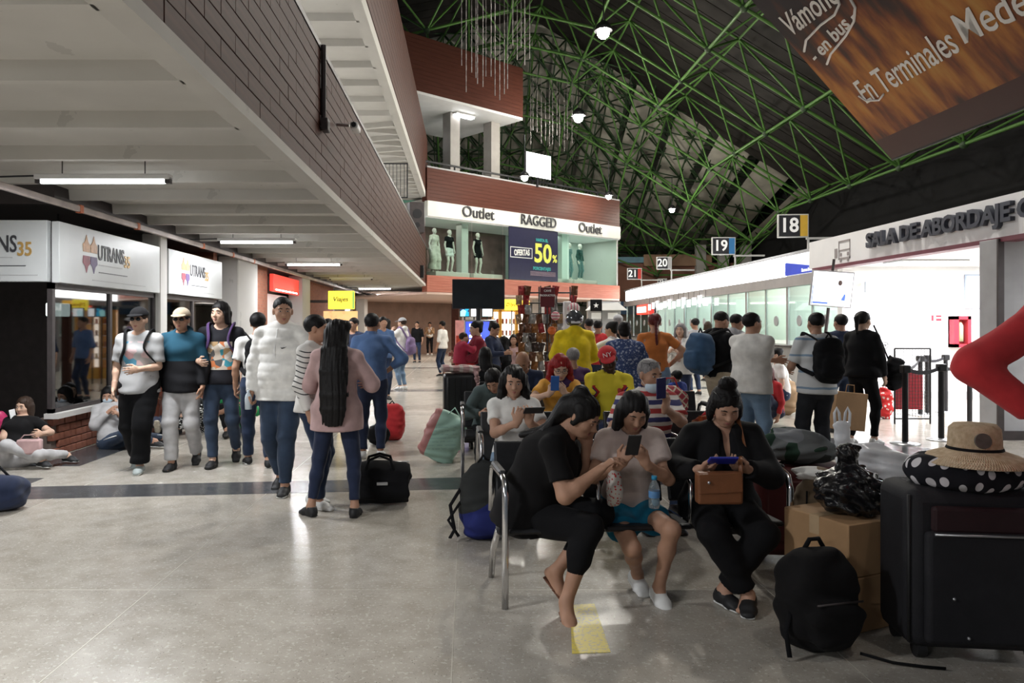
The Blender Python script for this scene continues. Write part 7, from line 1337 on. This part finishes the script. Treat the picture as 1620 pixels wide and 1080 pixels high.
M_fridge = mat('fridge_frame', (.62, .33, .06), .5, emit=.15, noise_=(4, .1)); M_fr_in = mat('fridge_inside', (1, .97, .9), .5, emit=2.2, ecol=(1, .96, .88)); prods = [mat('prod_%d' % i, c_, .5, noise_=(9, .2)) for i, c_ in enumerate(((.5, .1, .08), (.6, .45, .2), (.5, .25, .25), (.3, .1, .05)))]
for i, (px0, px1) in enumerate(((779, 791), (792, 817), (818, 832))):
    x0, x1 = P(px0, 21), P(px1, 21); t = thing('display_fridge', 'bright display fridge with orange frame, '+('leftmost of three', 'middle of three', 'rightmost of three'), 'fridge', (x0, 21, 0)) if False else thing('display_fridge', 'bright display fridge with orange frame, '+['leftmost of three', 'middle of three', 'rightmost of three'][i], 'fridge', (x0, 21, 0)); w = x1-x0
    MB().box((0, .5, 0), (w, .55, 1.95)).build('back', M_fr_in, t); MB().box((0, 0, 0), (.035, .55, 1.95)).box((w-.035, 0, 0), (w, .55, 1.95)).box((0, 0, 1.90), (w, .55, 1.96)).box((0, 0, 0), (w, .55, .3)).build('frame', M_fridge, t)
    for k in range(4):
        z = .55+k*.33; MB().box((.035, .05, z), (w-.035, .5, z+.02)).build('shelf', M_white, t)
        n_ = max(2, int(w/.09))
        for q in range(n_): MB().rbox((.07+q*(w-.14)/max(1, n_-1), .15, z+.09), (.055, .06, .14), .01, 1).build('product', prods[(q+k) % 4], t)
# snack rack with packets
RXs, RYs = P(868, 13.0), 13.0; t = thing('snack_rack', 'crowded wire snack rack left of the yellow hoodie', 'rack', (RXs, RYs, 0)); b = MB()
for x in (-.42, -.14, .14, .42): b.cyl((x, 0, .05), (x, 0, 2.2), .012, n=6).cyl((x, .3, .05), (x, .3, 2.2), .012, n=6)
b.build('uprights', M_black, t)
for k in range(10): MB().cyl((-.44, 0, .42+k*.185), (.44, 0, .42+k*.185), .008, n=6).cyl((-.44, .3, .42+k*.185), (.44, .3, .42+k*.185), .008, n=6).build('rail', M_black, t)
MB().rbox((0, .15, .08), (.95, .5, .1), .01, 1).build('base', M_darkmetal, t)
pk = MB(); N = 5; vs_ = []; 
for i in range(N+1):
    for j in range(N+1):
        u, v = i/N-.5, j/N-.5; vs_.append((u*.125*(1-.06*abs(math.sin(2*PI*v))), -.028*math.cos(PI*u)*math.cos(PI*v*.96), v*.165))
for i in range(N+1):
    for j in range(N+1): x, y, z = vs_[i*(N+1)+j]; vs_.append((x, -y, z))
o2 = (N+1)**2; pk.add(vs_, [(i*(N+1)+j, (i+1)*(N+1)+j, (i+1)*(N+1)+j+1, i*(N+1)+j+1) for i in range(N) for j in range(N)]+[(o2+i*(N+1)+j, o2+i*(N+1)+j+1, o2+(i+1)*(N+1)+j+1, o2+(i+1)*(N+1)+j) for i in range(N) for j in range(N)], True)
pc = [('brown', (.12, .05, .025)), ('amber', (.24, .10, .03)), ('dark red', (.28, .03, .03)), ('silver', (.30, .29, .28)), ('tan', (.28, .18, .10)), ('yellow', (.36, .25, .06)), ('dark', (.05, .035, .03))]
pms = [pk.mesh('snack_packet', mat('packet_'+n_.replace(' ', '_'), c_, .25, .3, noise_=(25, .45))) for n_, c_ in pc]
for r in range(12):
    for q in range(9):
        ci = random.choice((0, 0, 0, 1, 1, 2, 3, 4, 6, 6, 5)) if r < 8 else random.choice((0, 2, 3, 4)); x = -.52+q*.118+.03*(r % 2)
        if r >= 9 and q in (2, 3, 6, 7): continue
        o = link('snack_packet', pms[ci], None, (RXs+x+random.uniform(-.01, .01), RYs-.045, .30+r*.165), random.uniform(-.7, .7)); o.rotation_euler[1] = random.uniform(-.25, .25)
        tag(o, pc[ci][0]+' snack packet hanging on the crowded wire rack', 'snack packet', 'snack packets on the wire rack')
t = thing('shop_board', 'dark red product board standing above the snack rack', 'sign', Wp(866, 470, 12.9)); MB().rbox((0, 0, 0), (.25, .03, .34), .005, 1).build('board', mat('board_dark_red', (.10, .012, .018), .5, noise_=(5, .1)), t); text('lettering', 'CAVE', .052, M_white, t, (0, -.018, .11), bold=.001); text('lettering', 'PRODUCTOS', .045, M_white, t, (0, -.018, .03), bold=.001); MB().cyl((0, .03, -.17), (0, .03, -1.0), .012, n=6).build('stem', M_black, t)
# toys on a stand right of the rack
t = thing('toy_stand', 'stand of toys with a white post behind the motorcycle helmet', 'stand', (P(897, 12.2), 12.2, 0)); MB().rbox((0, 0, .95), (.12, .12, 1.9), .01, 1).build('post', M_white, t); MB().rbox((.0, 0, .03), (.4, .4, .06), .01, 1).build('base', M_darkmetal, t)
for dx, dz, r_, m_, lab in ((.10, 1.78, .10, stripes('ball_pink', (.60, .55, .52), (.48, .16, .20), .05, .4, 'x'), 'pink and white striped plush ball, the larger, above the helmet'), (-.20, 1.66, .075, stripes('ball_pink2', (.60, .50, .48), (.40, .08, .12), .05, .4), 'smaller pink plush ball left of the helmet'), (-.26, 1.42, .07, mat('ball_orange', (.60, .13, .02), .5, noise_=(9, .1)), 'orange toy ball at the edge of the snack rack')):
    q = thing('toy_ball', lab, 'toy', (P(897, 12.2)+dx, 12.12, dz)); MB().sph((0, 0, 0), r_, 16).build('ball', m_, q); MB().cyl((0, 0, r_*.9), (0, .02, r_+.12), .005, n=5).build('string', M_black, q)
t = thing('star_banner', 'small black cloth with a white star hanging far right of the helmet', 'flag', Wp(943, 483, 22)); MB().box((-.17, 0, -.17), (.17, .012, .17)).build('cloth', F_blk, t); pts = []
for k in range(10): a = PI/2+k*PI/5; r_ = .085 if k % 2 == 0 else .035; pts.append((r_*math.cos(a), r_*math.sin(a)))
MB().prism(pts[::-1], -.006, 0).build('star', M_white, t); MB().cyl((-.17, .005, .17), (.17, .005, .17), .01, n=6).cyl((.17, .02, .17), (.17, .02, -2.1), .012, n=6).build('pole', M_black, t)
# small grey shop behind the queue
t = thing('shop_counter', 'grey shop counter with two small white notices behind the queue', 'shop', (P(933, 24), 24, 0)); w = P(985, 24)-P(933, 24); MB().box((0, 0, 0), (w, .4, 1.1)).box((0, .3, 1.1), (w, .4, 2.3)).build('counter', M_grey, t); MB().box((w*.05, -.01, 1.72), (w*.35, .0, 1.92)).box((w*.55, -.01, 1.72), (w*.85, 0, 1.92)).build('notices', M_white, t); MB().prism([(-.1, 2.0), (w+.1, 2.0), (w*.8, 2.25), (.1, 2.2)], -.3, .3).build('awning', M_white, t)
# ================================================================== mannequins in the outlet window
M_mann = mat('mannequin_white', (.70, .64, .58), .45, noise_=(4, .04)); MATS['skin_mannequin'] = M_mann; SKIN['mannequin'] = (.7, .64, .58)
OF = -139.4
for px_, lab, tp, bt, hd_, m3 in ((707, 'mannequin in a long white dress at the left of the outlet window', F_cream, dict(m=F_cream, loose=.07, len=1.9, flare=.08, name='dress_skirt'), None, .6), (731, 'mannequin in a black top and white shorts, second from left', F_blk, dict(m=F_white, len=.6, loose=.02, name='shorts'), None, .5), (752, 'pale mannequin in a cream jacket in the shade, third from left', F_tan, dict(m=F_khaki, len=1.9), None, 1.9), (776, 'mannequin in a short black dress left of the sale poster', F_blk, dict(m=F_blk, len=.55, loose=.02, name='dress_skirt'), None, 0), (888, 'mannequin in a dark top and white trousers just right of the sale poster', F_blk, dict(m=F_white, len=1.9), None, 1.0), (921, 'mannequin in teal right of the pale green column', fab('teal_grey', (.16, .26, .25)), dict(m=fab('teal_grey2', (.14, .24, .24)), len=1.9), None, .6), (938, 'rightmost mannequin in dark green jacket and trousers', fab('dark_green', (.03, .08, .07)), dict(m=fab('teal_grey3', (.10, .18, .18)), len=1.9), None, 1.9)):
    u = U(px_); q = oloc(u, .8, 0); J = person(lab, (q.x, q.y), OF+random.uniform(-15, 15), H=1.72, g=.86, sex='f', skin='mannequin', hair=('bald', 'black'), top=dict(m=tp, sleeve=m3, hem=-.05, loose=.012), bottom=bt, shoe=(M_mann, M_mann), name='mannequin', mouth=False, res=.024)
    J['T'].location.z = 3.62; J['T']['category'] = 'mannequin'
l = area('display_light', oloc(3.0, 1.1, 5.55), 5, 1.2, 26, (1, .90, .84), (0, 0, ORZ)); l = area('display_light_right', oloc(9.4, 1.1, 5.55), 3.6, 1.2, 42, (.92, 1, .95), (0, 0, ORZ))
area('under_outlet_light', oloc(5.5, 4.0, 2.6), 8, 3, 260, (1, .9, .8), (0, 0, ORZ))
bpy.context.view_layer.update()
